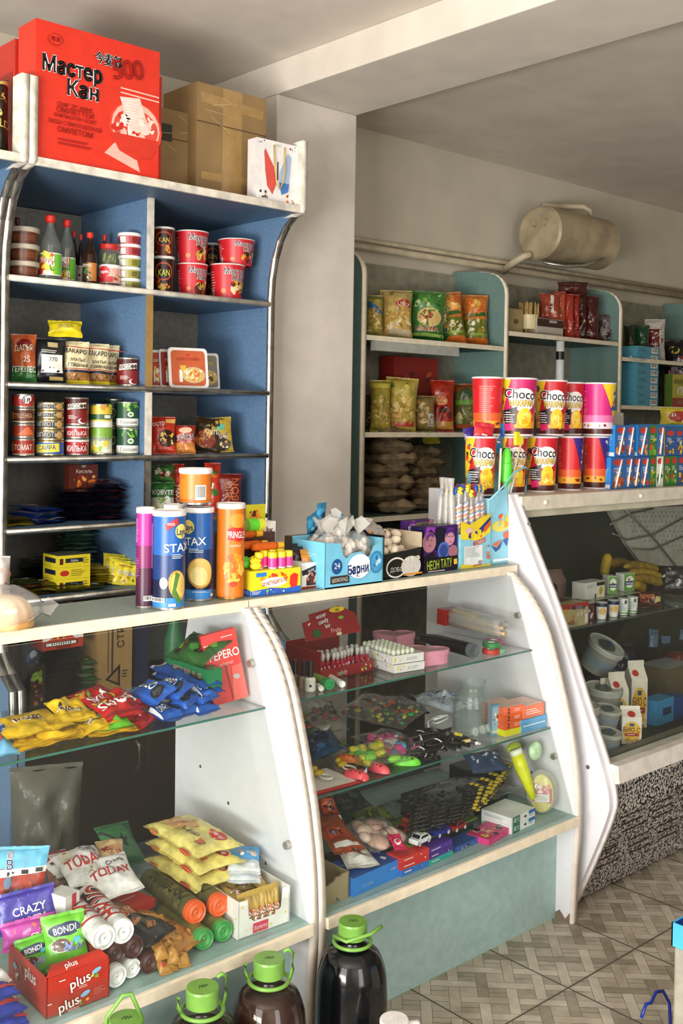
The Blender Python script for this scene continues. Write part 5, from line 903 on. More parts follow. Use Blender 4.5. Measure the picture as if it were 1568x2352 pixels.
cb2 = cbox('blue open juice carton behind the upper row of yellow juice boxes', (at(1545, 1000, 'Y', 2.22).x, 2.22, z+.1135), .3, .1, .116, '3f96d0', [('r', 0, .9, 1, .06, '2a78b8')], name='juice_carton', cat='carton')
cbox('plain blue juice carton behind the lower row of juice boxes', (at(1520, 1000, 'Y', 2.22).x, 2.22, z), .5, .1, .112, '2f7ab8', name='juice_carton', cat='carton')
q = at(1470, 985, 'Y', 2.36); ct = thing('tape_dispenser', 'navy and pale grey machine standing behind the cups and juice boxes', 'device', (at(1440, 1000, 'Y', 2.34).x, 2.33, z+.002)); 
MB().prism([(0, 0), (.10, 0), (.10, .24), (.05, .26), (0, .22)], -.05, .07, C('1e2c48')).build('machine_body', ct, bevel=.004)
mb = MB().prism([(-.01, .10), (.06, .10), (.07, .27), (.0, .27)], -.085, -.045, C('c8c4b4')); paint(mb, S_plane((-.065, -.0012, .1), (1, 0, 0), (0, .06, 1), (0, -1, 0)), .04, .17, [('r', 0, .6, .2, .12, '2a2a2a'), ('r', 0, .35, .2, .1, '2a2a2a')], .012); mb.build('machine_head', ct, bevel=.004)
bag('yellow bag with a red oval lying behind the juice boxes at the right edge', 1515, 1600, 955, 1000, 2.40, z+.22, '*c8b83a', [('o', 0, .5, .3, .3, 'a8382a'), ('a', 0, .5, .8, .6, ['e8e4d8', 'a89a2a'], 6, .3)], t=.05)
MB().box((0, 0, 0), (.36, .07, .22), C('2a3a52')).build('storage_box', None, (at(1515, 1000, 'Y', 2.37).x, 2.365, z), 0, label='dark blue box supporting the yellow bag behind the juice cartons', cat='box')
# ================================================================ SWEETS CASE (left)
ZS = .3172; ZU = Z1+.0008
def zat(x, y, zz): return at(x, y, 'Z', zz)
def roll(label, cap, tail, zz, r, body, capc, ops=(), group=None, ln=None, name='biscuit_roll', cat='biscuit roll'):
    a, b = zat(*cap, zz), zat(*tail, zz); d = (b-a); L = ln or d.length; yaw = math.atan2(-d.x, d.y)
    t = thing(name, label, cat, (a.x, a.y, zz), (0, 0, yaw), group); M = Matrix.Rotation(-PI/2, 4, 'X'); bm_ = C(body)
    MB().lathe([(r*.96, .004, bm_), (r, .012, bm_), (r*.985, L*.3, bm_), (r, L*.5, bm_), (r*.98, L*.8, bm_), (r, L-.01, bm_), (r*.9, L, bm_), (.001, L+.002, bm_)], 26, M).build('wrapper', t)
    c = C(capc); mb = MB().lathe([(r*1.005, .016, c), (r*1.01, .004, c), (r*.93, -.002, c), (r*.8, .001, c), (r*.55, -.003, c), (r*.25, .001, c), (.001, -.001, c)], 26, M)
    mb.build('twisted_end', t)
    if ops:
        S0 = S_cyl(r*1.003, h=L*.85, z=0)
        def S(u, v, off=0): p = S0(u, v, off); return Vector((-p.x if False else p.x, L*.08+p.z, -p.y))
        S.step = S0.step; mb = MB(); paint(mb, S, 2*r, L*.85, ops, .0006); mb.build('print', t)
    return t
def lie(label, A, B, zz, ln, t, base, ops=(), zones=None, tilt=0, name='sweets_packet', cat='packet', group=None, clearm=None, fill=None, roll_=0, seed=None, wr=.004, zb=None, p=.6):
    a, b = zat(*A, zz), zat(*B, zz if zb is None else zb); c = (a+b)/2; w_ = (b-a).length; yaw = math.atan2(b.y-a.y, b.x-a.x); mb = MB()
    S = mb.pouch(w_, ln, t, clearm or C(base), R.randint(0, 999) if seed is None else seed, [(q, C(k)) for q, k in zones] if zones else None, wr, min(.01, ln*.06), p); paint(mb, S, w_, ln, ops, .0012)
    o = mb.build(name, None, (c.x, c.y, c.z+t*.42*math.cos(tilt)), (-(PI/2-tilt), roll_, yaw), label=label, cat=cat, group=group)
    if fill:
        f = MB(); cs, n, s = fill
        for k in range(n):
            u = R.uniform(-.4, .4)*w_; v = R.uniform(.1, .88)*ln; f.ball((u, R.uniform(-t*.25, t*.2), v), s*R.uniform(.6, 1.2), C(cs[k % len(cs)]), 8, (R.uniform(.6, 1.8), .7, R.uniform(.6, 1.6)))
        f.build('contents', o)
    return o
def obox(label, A, B, zz, d, h, base, ops=(), lops=(), tops=(), name='sweets_box', group=None, side=None, top=None, cat='box', zp=None):
    a, b = zat(*A, zp or zz), zat(*B, zp or zz); c = (a+b)/2; o = cbox(label, (c.x, c.y, zz), (b-a).length, d, h, base, ops, lops, group, name, cat, math.atan2(b.y-a.y, b.x-a.x), side, top, tops); return o
# cream crackers
cr = [('o', .28, .75, .13, .14, 'c0282a'), ('t', 'Яшкино', .28, .75, .1, 'f4ece0', None, 0, .22), ('t', 'КРЕКЕР', .08, .35, .12, '6a4a1a', None, 0, .3), ('p', [(-.42, .5), (-.2, .8), (.02, .62), (-.14, .22), (-.34, .18)], 'd8a468'), ('a', -.2, .5, .3, .4, ['e0b478', 'c8905a'], 8, .3), ('r', .32, .3, .12, .16, 'c86a3a')]
crS = [('o', .3, .5, .1, .3, 'c0282a'), ('t', 'крекер', 0, .5, .3, '7a4a1a', None, 0, .3), ('o', -.3, .5, .08, .3, 'c86a3a')]
for k in range(5):
    zz = ZS+.003+k*.0335; dx = (0, 3, -2, 2, 0)[k]; yb = 1881+(4-k)*38
    a = zat(335+dx+(4-k)*2, yb, zz+.03); b = zat(455+dx+(4-k)*2, yb+77, zz+.03); c = (a+b)/2; w_ = (b-a).length; mb = MB(); yaw = math.atan2(b.y-a.y, b.x-a.x)
    S = mb.pouch(w_, .115, .032, C('*e6d67c'), 40+k, None, .003, .008, .28)
    paint(mb, S, w_, .115, cr, .0012)
    o = mb.build('cracker_packet', None, (c.x, c.y, zz+.016), (-PI/2, 0, yaw), label=('pale yellow cracker packet, bottom of the cracker stack', 'pale yellow cracker packet, second from the bottom of the stack', 'pale yellow cracker packet, middle of the stack', 'pale yellow cracker packet, second from the top of the stack', 'pale yellow cracker packet with a biscuit picture, top of the stack')[k], cat='packet', group='pale yellow cracker packets')
    S2 = S_plane((0, .006, -.0105), (1, 0, 0), (0, -1, 0), (0, 0, -1)); m2 = MB(); paint(m2, S_plane((0, .010, -.006), (1, 0, 0), (0, -1, 0), (0, 0, -1)), w_, .02, crS, .0005); m2.build('side_print', o)
# star box with gold sweets
A, B = (547, 2160), (663, 2118); a, b = zat(*A, ZS), zat(*B, ZS); yaw = math.atan2(b.y-a.y, b.x-a.x); wb = (b-a).length; hb = .082; db = .20
sb = thing('display_carton', 'white display carton printed with yellow stars, full of gold-wrapped sweets', 'box', ((a.x+b.x)/2, (a.y+b.y)/2, ZS+.0006), (0, 0, yaw)); wm_ = C('ece9e2'); mb = MB()
mb.add([(-wb/2, 0, 0), (wb/2, 0, 0), (wb/2, 0, hb), (wb*.36, 0, hb*.98), (wb*.33, 0, hb*.5), (wb*.22, 0, hb*.36), (-wb*.2, 0, hb*.36), (-wb*.3, 0, hb*.5), (-wb*.33, 0, hb*.98), (-wb/2, 0, hb)], [tuple(range(10))], wm_)
for x in (-wb/2, wb/2): mb.box((x-.0015, 0, 0), (x+.0015, db, hb), wm_)
mb.box((-wb/2, db, 0), (wb/2, db+.003, hb*1.0), wm_).box((-wb/2, 0, 0), (wb/2, db, .002), wm_)
for S, w_ in ((S_front(), wb), (S_left(-wb/2-.0016, 0, db/2), db), (S_plane((0, db, 0), (1, 0, 0), (0, 0, 1), (0, -1, 0)), wb)):
    for k in range(16):
        u, v = R.uniform(-.46, .46)*w_, R.uniform(.06, .94)*hb
        if S.step is None and w_ == wb and abs(u) < wb*.34 and v > hb*.3: continue
        r_ = R.uniform(.002, .0045); mb.poly(S, [(u+r_*(1 if q % 2 else .45)*math.sin(q*PI/5), v+r_*(1 if q % 2 else .45)*math.cos(q*PI/5)) for q in range(10)], C('e8d84a'), .001)
mb.rect(S_front(), -.01, hb*.17, wb*.3, hb*.26, C('d8405a'), .001); mb.text(S_front(), 'Золото', -.01, hb*.17, hb*.1, C('f4ece8'), .0014, wb*.26); mb.build('carton_body', sb)
M0 = Matrix.Translation(sb.location) @ Matrix.Rotation(yaw, 4, 'Z')
gc = None
for k in range(26):
    x = R.uniform(-.38, .38)*wb; y = .02+R.random()*(db-.04); zz = .02+.05*R.random()**.6
    if k < 5: x = (-.28+.14*k)*wb; y = .014; zz = .012
    p = M0 @ Vector((x, y, zz)); rot = (-PI/2+R.uniform(-.5, .6), R.uniform(-.5, .5), yaw+R.uniform(-.8, .8)) if k >= 5 else (-.1, R.uniform(-.1, .1), yaw)
    if gc is None:
        mb = MB(); S = mb.pouch(.034, .065, .014, C('*c9a654'), 5, nu=8, nv=8, wr=.006); paint(mb, S, .034, .065, [('a', 0, .4, .8, .4, ['f0ece4', 'b8842c', 'c83040', '8a5a22'], 10, .35), ('r', .1, .3, .5, .14, 'f4f0ec'), ('r', .1, .3, .3, .05, 'd8304a')], .001); gc = mb.build('gold_sweet', None, p, rot, label='gold-foil wrapped sweet in the white star-printed carton', cat='sweet', group='gold-wrapped sweets in the star-printed carton')
    else: clone(gc, p, rot)
for k, (x, y, zz, c) in enumerate(((.1, .10, .086, '*3f8fd0'), (.13, .12, .107, '*4fa0dc'))):
    mb = MB(); S = mb.pouch(.075, .10, .018, C(c), 9+k, [(.45, C('*e8ecf0')), (1, C(c))]); paint(mb, S, .075, .10, [('a', .1, .65, .7, .3, ['e8d8c8', 'c88a5a', 'f4f4f4'], 8, .3), ('t', 'milk', 0, .4, .14, '8aa0b8', None, .1, .7)], .001)
    q = at(570+k*4, 2002-k*22, 'Z', ZS+zz); mb.build('biscuit_packet', None, (q.x+.0, q.y-.03, ZS+zz), (-PI/2+.1, .06, yaw-.6), label=('blue and white milk biscuit packet, lower of the two on the star carton', 'blue and white milk biscuit packet on top of the other')[k], cat='packet')
lie('red and white wrapped bar standing in the back of the star carton', (440, 1990), (478, 2000), ZS+.085, .07, .02, '*e8e2de', [('p', [(-.4, .3), (.4, .6), (.4, .9), (-.4, .6)], 'c8242c')], tilt=.8)
# rolls
OR, GN, WHR, BRR = 'e8622a', '3f9a4a', 'e8e6e4', '4a2622'
roll('green-ended biscuit roll on the shelf, left of the pair', (478, 2176), (380, 2105), ZS+.023, .0225, '*6f6a32', GN, group='green-ended biscuit rolls'); roll('green-ended biscuit roll on the shelf, right of the pair next to the star carton', (522, 2157), (420, 2088), ZS+.023, .0225, '*6f6a32', GN, group='green-ended biscuit rolls')
og = [('r', 0, .5, 1.2, 1, '5f5c34'), ('a', 0, .5, 1.5, .9, ['7a7440', '4f4c2a', '6a6438'], 20, .3), ('r', .7, .55, .4, .25, 'c8ccd0'), ('t', 'ОВСЯНОЕ', .0, .5, .2, '2a2a18', None, PI/2, 3)]
roll('olive biscuit roll with orange ends, left of the pair', (459, 2113), (347, 2032), ZS+.066, .0245, '*68653a', OR, og, 'olive biscuit rolls with orange ends'); roll('olive biscuit roll with orange ends, right of the pair beside the star carton', (513, 2096), (394, 2018), ZS+.066, .0245, '*5f5c34', OR, og, 'olive biscuit rolls with orange ends')
wo = lambda t: [('p', [(-.5, .5), (.3, .62), (.6, .9), (-.6, .95)], '3a1a14'), ('t', t, .05, .55, .32, 'b8302c', 'f0ece8', PI/2-.2, 3), ('a', -.4, .35, .5, .25, ['5a2a1c', 'e8e4e0', '8a4a3a'], 8, .35)]
roll('white-ended biscuit roll lying lowest at the shelf edge beside the red box', (276, 2262), (180, 2190), ZS+.024, .0225, '*e4e0dc', WHR, group='white-ended biscuit rolls at the bottom'); roll('white-ended biscuit roll on the shelf, right of the lowest one', (311, 2243), (215, 2170), ZS+.022, .020, '*e4e0dc', WHR, group='white-ended biscuit rolls at the bottom')
roll('dark brown-ended biscuit roll next to the red box', (274, 2209), (180, 2135), ZS+.062, .0225, '*3a1c18', BRR, group='brown-ended biscuit rolls'); roll('dark brown-ended biscuit roll, middle one', (315, 2195), (220, 2120), ZS+.062, .0225, '*3a1c18', BRR, group='brown-ended biscuit rolls'); roll('dark brown-ended biscuit roll lying lowest beside the golden packets', (353, 2230), (260, 2160), ZS+.022, .0225, '*3a1c18', BRR, group='brown-ended biscuit rolls')
roll('white cocoa biscuit roll with red lettering, left one on top', (247, 2172), (150, 2078), ZS+.102, .0245, '*ebe8e6', WHR, wo('ОКУС'), 'white biscuit rolls with red lettering'); roll('white cocoa biscuit roll with red lettering, right one on top', (290, 2158), (205, 2072), ZS+.102, .0245, '*ebe8e6', WHR, wo('ВКУС'), 'white biscuit rolls with red lettering')
# golden / dark bars
lie('dark foil bar packet with red lettering beside the brown rolls', (330, 2190), (398, 2140), ZS+.05, .15, .03, '*241a18', [('t', 'Albeni', -.1, .6, .2, 'b8402c', 'e8c890', .2, .8), ('a', 0, .3, .8, .3, ['b87a44', '3a2218', '8a5a34'], 10, .3)], [(.5, '*17191a'), (1, '*8a5a3c')], tilt=.15)
lie('golden caramel biscuit packet under the olive rolls', (400, 2210), (470, 2165), ZS+.02, .19, .035, '*b9803a', [('a', 0, .5, .8, .8, ['d8a458', '8a5a24', 'e8c080'], 14, .25)], tilt=.1)
for k, (x, y) in enumerate(((385, 2236), (400, 2215), (372, 2205), (430, 2225), (392, 2180), (412, 2238))): lie(('gold and red wrapped bar at the front edge', 'golden bar in the gold heap, second', 'golden bar leaning on the brown roll', 'golden bar lying rightmost in the gold heap', 'golden bar at the back of the gold heap', 'small golden bar near the green-ended roll')[k], (x-14, y+8), (x+16, y), ZS+.012+.012*(k % 3), .075, .02, '*c08a3c', [('a', 0, .5, .8, .8, ['e0b468', '8a4a24', 'c83a3a' if k == 0 else 'a86a2a'], 8, .3)], tilt=.5, roll_=.3*math.sin(k*3))
# TODAY bags
td = [('t', 'TODAY', .0, .45, .24, 'c0242c', None, .0, .85), ('t', 'Crème', .2, .74, .1, '2a2626', None, 0, .4), ('p', [(-.45, .55), (-.2, .62), (-.2, .82), (-.42, .86)], 'e4dcca'), ('a', -.34, .7, .2, .3, ['c8b89a', '8a7a5a'], 5, .3)]
lie('white foil bag with bold red lettering, front one of the two', (215, 2085), (330, 2060), ZS+.085, .12, .045, '*ece9e8', td, tilt=.25, roll_=-.12, group='white foil bags with red lettering'); lie('white foil bag with bold red lettering, lying behind the front one', (160, 2055), (270, 2025), ZS+.10, .12, .04, '*ece9e8', td, tilt=.2, group='white foil bags with red lettering'); lie('white and red foil bag at the back left of the white foil bags', (130, 2030), (205, 2005), ZS+.10, .10, .03, '*e8e4e2', [('p', [(-.5, .6), (.5, .7), (.5, 1), (-.5, 1)], 'b8242a'), ('a', 0, .4, .8, .4, ['b8302c', 'e8dcd4', '6a4a3a'], 8, .3)], tilt=.1)
lie('small bread picture packet behind the white foil bags', (225, 2000), (290, 1992), ZS+.10, .07, .03, '*d8b888', [('a', 0, .5, .8, .8, ['e8c89a', 'a83a2a', 'c8946a'], 8, .35)], tilt=.4)
obox('flat red box with a white edge under the white foil bags', (292, 2112), (356, 2082), ZS+.05, .09, .018, 'b82a22', top='c8342a', tops=[('r', 0, .5, .5, .03, 'f0ece8')]); obox('dark support carton under the flat red box and the white foil bags', (200, 2100), (310, 2085), ZS, .16, .048, '4a2a22', name='card_box')
obox('white and red box end leaning among the white rolls', (150, 2118), (182, 2100), ZS+.10, .05, .05, 'e9e4e2', [('r', .1, .5, .3, 1, 'c8303a')])
lie('brown patterned packet beside the white foil bags', (112, 2050), (175, 2040), ZS+.085, .07, .03, '*8a5a4a', [('a', 0, .5, .8, .8, ['e8dcd0', '5a2a22', 'b84a3a'], 10, .3)], tilt=.2); lie('striped brown and cream packet under the white bags', (170, 2095), (225, 2085), ZS+.07, .10, .03, '*b8a090', [('r', -.1, .5, .2, .9, '4a2020'), ('r', .2, .5, .1, .9, 'e8e0d8')], tilt=.2)
# plus box with pouches
A, B = (106, 2343), (251, 2289); a, b = zat(*A, ZS), zat(*B, ZS); yaw = math.atan2(b.y-a.y, b.x-a.x); wb = (b-a).length; hb = .076; db = .17
pb = thing('display_carton', 'red open carton with white italic lettering and green sweet bags standing in it', 'box', ((a.x+b.x)/2, (a.y+b.y)/2, ZS+.0006), (0, 0, yaw)); rm_ = C('a82c1e'); mb = MB().box((-wb/2, 0, 0), (wb/2, .003, hb), rm_).box((-wb/2, 0, 0), (-wb/2+.003, db, hb*1.0), rm_).box((wb/2-.003, 0, 0), (wb/2, db, hb), rm_).box((-wb/2, db, 0), (wb/2, db+.003, hb), rm_).box((-wb/2, 0, 0), (wb/2, db, .003), mat('9a8a70', .8))
po = []
for dx, dy in ((.02, .70), (-.16, .22)): po += [('t', 'plus', dx, dy, .26, 'f2ebe6', '8a1c14', .16, .36), ('o', dx+.26, dy+.1, .08, .06, '7ab0d0', .3), ('a', dx+.24, dy-.05, .14, .16, ['5a9a3a', 'e8a03a', 'd8d04a'], 4, .4), ('l', dx+.08, dy-.18, .2, .08, 'e0b0a4', 2), ('l', dx-.28, dy+.14, .1, .06, 'f0e0da', 1)]
po += [('l', .33, .3, .2, .18, 'd06a5a', 4)]
paint(mb, S_front(), wb, hb, po); paint(mb, S_left(-wb/2-.0003, 0, db/2), db, hb, [('t', 'plus', .1, .75, .3, 'f2ebe6', None, 0, .4), ('a', -.2, .5, .3, .4, ['7ab0d0', 'd8d4c8', '8a4a2a'], 7, .3)])
mb.build('carton_body', pb); fl = MB().add([(-wb/2, .003, hb), (wb/2, .003, hb), (wb/2-.01, .022, hb+.012), (-wb/2+.02, .026, hb+.010)], [(0, 1, 2, 3)], rm_); fl.text(S_plane((0, .004, hb+.001), (1, 0, 0), Vector((0, .020, .011)).normalized(), Vector((0, -.011, .020)).normalized()), 'plus', -.01, .011, .012, C('f2ebe6'), .001); fl.build('flap', pb)
def poly_bag(label, q, base, ops, zones=None, t=.022, Y=None, group=None, zb=ZS+.02, tilt=-.3, name='sweets_pouch', lean=0):
    # q: pixels of bottom-left, bottom-right, top-left ; Y plane distance at which the pouch stands
    a, b, c = at(*q[0], 'Y', Y), at(*q[1], 'Y', Y), at(*q[2], 'Y', Y); k = dep(a)/F; w_ = math.hypot(q[1][0]-q[0][0], q[1][1]-q[0][1])*k*1.04; h = math.hypot(q[2][0]-q[0][0], q[2][1]-q[0][1])*k*1.02
    roll_ = math.atan2(q[1][1]-q[0][1], q[1][0]-q[0][0])+.14; cx = (a+b)/2; mb = MB(); S = mb.pouch(w_, h, t, C(base), R.randint(0, 99), [(z_, C(k_)) for z_, k_ in zones] if zones else None, .002, .006, .5); paint(mb, S, w_, h, ops, .0012)
    return mb.build(name, None, (cx.x, Y, cx.z), (tilt, roll_, face_cam(cx.x, Y)), label=label, cat='bag', group=group)
bo = [('o', -.04, .73, .34, .13, '16264e'), ('o', .12, .74, .3, .14, '16264e'), ('t', 'BONDI', .03, .74, .14, 'f4f4f0', None, .08, .56), ('o', -.1, .42, .26, .14, 'e8dcc0'), ('o', -.1, .43, .24, .13, '5a3018'), ('a', .2, .36, .5, .22, ['7a74b8', '9a94c8', '6a9ad0'], 16, .3), ('a', .35, .55, .2, .3, ['4ab0c8', '8ad03a'], 6, .4), ('a', -.15, .44, .3, .15, ['7a4422', '3a1a10'], 6, .3)]
poly_bag('green sweets bag with a blue emblem, front one standing in the red carton', ((108, 2228), (201, 2202), (63, 2134)), '*6cc02a', bo, Y=1.90, group='green sweets bags with blue emblems'); poly_bag('green sweets bag half hidden behind the front one', ((50, 2250), (120, 2225), (10, 2186)), '*62b828', bo, Y=1.935, group='green sweets bags with blue emblems')
poly_bag('magenta sweets bag between the violet and the green bags', ((10, 2185), (128, 2150), (-10, 2140)), '*b83a9c', [('a', 0, .7, .9, .4, ['d83a7a', 'c84ab0', 'e86a5a'], 8, .3), ('t', 'CRAZY', .25, .35, .24, 'f0ece8', None, 0, .5), ('a', .3, .15, .4, .2, ['e8d83a', '5a2a7a'], 4, .4)], Y=1.97)
poly_bag('violet sweets bag with big white capital letters', ((-5, 2150), (128, 2110), (-22, 2076)), '*3a2c98', [('t', 'CRAZY', .08, .52, .24, 'f2f2f0', None, .04, .8), ('t', 'PARTY', .08, .2, .24, 'f2f2f0', None, .04, .8), ('a', 0, .86, .9, .14, ['5a4ab0', '4a3ca8'], 9, .4)], Y=2.0)
poly_bag('red and black chequered sweets bag with a light blue top at the left edge', ((-40, 2095), (100, 2085), (-40, 1965)), '*a8331f', [('p', [(-.5, .52), (.5, .62), (.5, .72), (-.5, .66)], 'e8e2dc'), ('r', -.1, .60, .12, .07, '1c1a1c'), ('r', .14, .63, .12, .07, '1c1a1c'), ('r', .38, .66, .12, .07, '1c1a1c'), ('t', 'В', -.12, .76, .16, '22306a', 'f4f0ee', 0, .3), ('t', 'О', -.12, .92, .1, 'b8402a', 'f4f0ee', 0, .3), ('a', .1, .3, .8, .4, ['2a1a18', '6a2418', 'c8502a', '4a6a8a'], 12, .25)], [(.66, '*a8331f'), (1, '*6ab8dc')], Y=2.06, zb=ZS)
poly_bag('thin green and light blue packet standing behind the green bags', ((128, 2140), (146, 2125), (112, 2052)), '*7ac83a', [('r', 0, .2, 1, .3, 'e8ecec')], [(.55, '*8ac8e0'), (1, '*7ac83a')], Y=2.0, t=.02)
bi = [('t', 'Pena', -.05, .72, .2, '2a3a9a', 'f4f0ee', .1, .6), ('a', 0, .4, .7, .3, ['c88a4a', 'e0a868', '8a5a2a'], 14, .25), ('r', 0, .14, 1.1, .06, 'c83a3a')]
for k, (A, B, zz) in enumerate((((-30, 2352+60), (75, 2352+30), 0), ((-40, 2352+22), (60, 2325), .028), ((-50, 2330), (45, 2290), .056))): lie(('blue and white biscuit packet, lowest at the bottom left corner', 'blue and white biscuit packet, middle of the three in the corner', 'blue and white biscuit packet, top of the three in the corner')[k], A, B, ZS+.002+zz, .12, .028, '*e6e4ea', bi, [(.28, '*26389c'), (.8, '*e6e4ea'), (1, '*26389c')], group='blue and white biscuit packets', tilt=.1)
lie('black and white biscuit packet behind the blue ones at the left edge', (-35, 2290), (25, 2262), ZS+.05, .09, .03, '*d8d4d4', [('o', .1, .5, .3, .3, '17171a'), ('o', .15, .55, .14, .14, 'e8e4e0')], tilt=.4)
lie('green printed cap-shaped packet at the back behind the white foil bags', (255, 2010), (335, 1990), ZS+.01, .12, .05, '*2f6a3c', [('p', [(-.05, .5), (0, .62), (.05, .5), (.14, .48), (.07, .4), (.1, .28), (0, .35), (-.1, .28), (-.07, .4), (-.14, .48)], '16241a'), ('r', -.3, .6, .06, .6, '16241a', .5)], tilt=.5)
# ---- upper glass shelf
mm_ = [('l', .3, .2, .3, .1, 'c89a1c', 2), ('a', -.1, .55, .7, .3, ['6a3a1c', 'f4ecd8', '2a1a12', 'e8b81c'], 12, .28), ('t', 'm&m', 0, .55, .24, '5a2a14', 'f4efe0', 0, .7)]
G = 'yellow sweets pouches on the upper glass shelf'
for k, (A, B, zz, ln, tl_) in enumerate((((47, 1746), (200, 1706), 0, .11, .1), ((30, 1724), (185, 1688), .017, .10, .12), ((15, 1706), (172, 1668), .034, .10, .1), ((203, 1712), (319, 1690), 0, .10, .1), ((203, 1700), (318, 1680), .014, .10, .12), ((120, 1672), (192, 1702), .042, .085, .2), ((140, 1668), (222, 1652), .030, .08, .3), ((175, 1668), (250, 1655), .018, .09, .1))):
    lie(('yellow sweets pouch, lowest of the left pile', 'yellow sweets pouch, second of the left pile', 'yellow sweets pouch, third of the left pile', 'yellow sweets pouch, lowest of the right pile', 'yellow sweets pouch, second of the right pile', 'yellow sweets pouch lying across the left pile', 'yellow sweets pouch with printed front at the back of the piles', 'yellow sweets pouch under the green one')[k], A, B, ZU+zz, ln, .015, '*e9be1f', mm_, tilt=tl_, group=G, name='sweets_pouch', cat='packet', wr=.007)
lie('green sweets pouch on top of the right yellow pile', (206, 1690), (312, 1672), ZU+.03, .075, .016, '*5fae22', [('a', -.1, .5, .7, .5, ['e8e4d8', '4a8a1c', 'd83a2a'], 8, .3)], tilt=.15, wr=.007)
sk = [('t', 'S', .1, .45, .4, 'f4f0ee', None, 0, .4), ('t', 'Skit', -.2, .45, .3, 'f4f0ee', None, 0, .5), ('a', -.3, .75, .3, .3, ['e8d03a', '6ab03a', 'e88a2a', '7a3a9a'], 7, .35), ('r', 0, .08, 1, .06, '8a1418')]
G = 'red sweets pouches on the upper glass shelf'
for k, (A, B, zz) in enumerate((((245, 1662), (330, 1640), .025), ((262, 1668), (345, 1650), .010), ((318, 1690), (372, 1662), .012), ((228, 1640), (300, 1612), .035), ((290, 1640), (345, 1622), .03))):
    lie(('red sweets pouch, front middle of the red heap', 'red sweets pouch, lowest of the red heap', 'red sweets pouch leaning on the blue packets', 'red sweets pouch with fruit colours at the back left', 'red sweets pouch at the back right')[k], A, B, ZU+zz, .085, .016, '*c01d1f', sk, tilt=.25, group=G, name='sweets_pouch', roll_=.1*math.sin(k*2), wr=.006)
lie('light blue and brown sweets pouch at the left edge of the glass shelf', (-30, 1762), (52, 1748), ZU, .10, .03, '*6aa8cc', [('a', .1, .5, .8, .6, ['8a4a2a', 'e8e4e0', 'c8503a', '2a4a8a'], 12, .3), ('o', .3, .5, .1, .12, 'f0ece8')], tilt=.3)
oro = [('t', 'OREO', -.12, .55, .4, 'f2f4f8', '14285a', 0, .5), ('o', .28, .42, .12, .3, '1c1c20'), ('o', .28, .42, .08, .2, '3a3a40'), ('a', .0, .8, .8, .2, ['4a8ad0', '2a5ab0', 'c8dcf0'], 8, .3), ('r', -.47, .5, .06, 1, 'e8ecf2')]
G = 'blue chocolate cream biscuit packets on the upper glass shelf'
OL = ('blue biscuit packet with white lettering, front left one turned to the viewer', 'blue biscuit packet behind the front left one', 'long blue biscuit packet on top of the pile', 'long blue biscuit packet under the top one', 'blue biscuit packet, middle row left', 'blue biscuit packet, middle row right', 'blue biscuit packet, bottom row left', 'blue biscuit packet, bottom row middle', 'blue biscuit packet, bottom row right', 'blue biscuit packet at the right beside the red box', 'blue biscuit packet behind the bottom row')
for k, (A, B, zz, ln, tl_, t_) in enumerate((((292, 1612), (362, 1634), .055, .065, .45, .03), ((345, 1605), (410, 1620), .045, .06, .4, .03), ((338, 1546), (476, 1598), .085, .045, .1, .03), ((345, 1562), (482, 1612), .055, .045, .05, .03), ((372, 1632), (430, 1642), .032, .05, .2, .028), ((415, 1615), (465, 1630), .035, .05, .2, .028), ((372, 1668), (425, 1656), 0, .06, .1, .03), ((418, 1662), (470, 1648), 0, .06, .1, .03), ((455, 1652), (508, 1640), 0, .06, .1, .03), ((462, 1618), (500, 1612), .03, .06, .2, .03), ((400, 1640), (460, 1625), .002, .06, .1, .03))):
    lie(OL[k], A, B, ZU+zz, ln, t_, '*1f56b0', oro, tilt=tl_, group=G, name='biscuit_packet', wr=.004, p=.35)
obox('green box of biscuits with red lettering behind the blue packets', (386, 1556), (476, 1590), ZU+.045, .04, .05, '1f7a4a', [('t', 'ПЕЧЕНЬЕ', 0, .5, .4, 'a83a3a', 'e0dcd0', 0, .7)], top='2a8a5a', name='biscuit_box'); obox('plain carton under the green biscuit box', (386, 1600), (470, 1622), ZU, .05, .043, '2a4a3a', name='card_box')
lie('dark green leafy bag on top of the green box at the back', (380, 1520), (468, 1545), ZU+.095, .09, .04, '*2a5a2a', [('a', 0, .5, .9, .8, ['3f7a2f', '1a3a1c', 'c83a2a', '5a9a3a', '241a14'], 18, .2)], tilt=.5)
a = at(508, 1637, 'X', 1.50); q = [(508, 1637), (586, 1617), (465, 1478), (547, 1464)]
a, b, c = [at(x, y, 'Y', 2.02) for x, y in (q[0], q[1], q[2])]; k = dep(a)/F; w_ = 84*k; h = 165*k
pe = thing('biscuit_stick_box', 'flat red biscuit stick box with white lettering leaning against the white side panel', 'box', ((a.x+b.x)/2+.002, 2.025, ZU+.006), (-.06, -.20, face_cam(a.x, 2.0)*.55))
mb = MB().box((-w_/2, 0, 0), (w_/2, .02, h), C('d8281e')); paint(mb, S_front(), w_, h, [('t', 'PEPERO', .06, .68, .12, 'f4f0ee', None, 0, .86), ('t', 'original', .06, .55, .05, 'f0b0a0', None, 0, .6), ('p', [(.08, 0), (.5, 0), (.5, .5), (.2, .48)], 'e0584c'), ('o', -.22, .42, .09, .05, '2a1410', .5), ('r', -.22, .46, .12, .02, 'd8a060', .5), ('r', .05, .28, .02, .5, '3a1a14', .04), ('r', .12, .28, .012, .5, 'c88a4a', .04), ('o', .28, .33, .1, .035, 'b0a8a4', -.3), ('l', .25, .92, .4, .03, 'f0d8d0', 1), ('r', -.4, .84, .12, .03, 'f4e8e4')]); mb.build('box_body', pe)
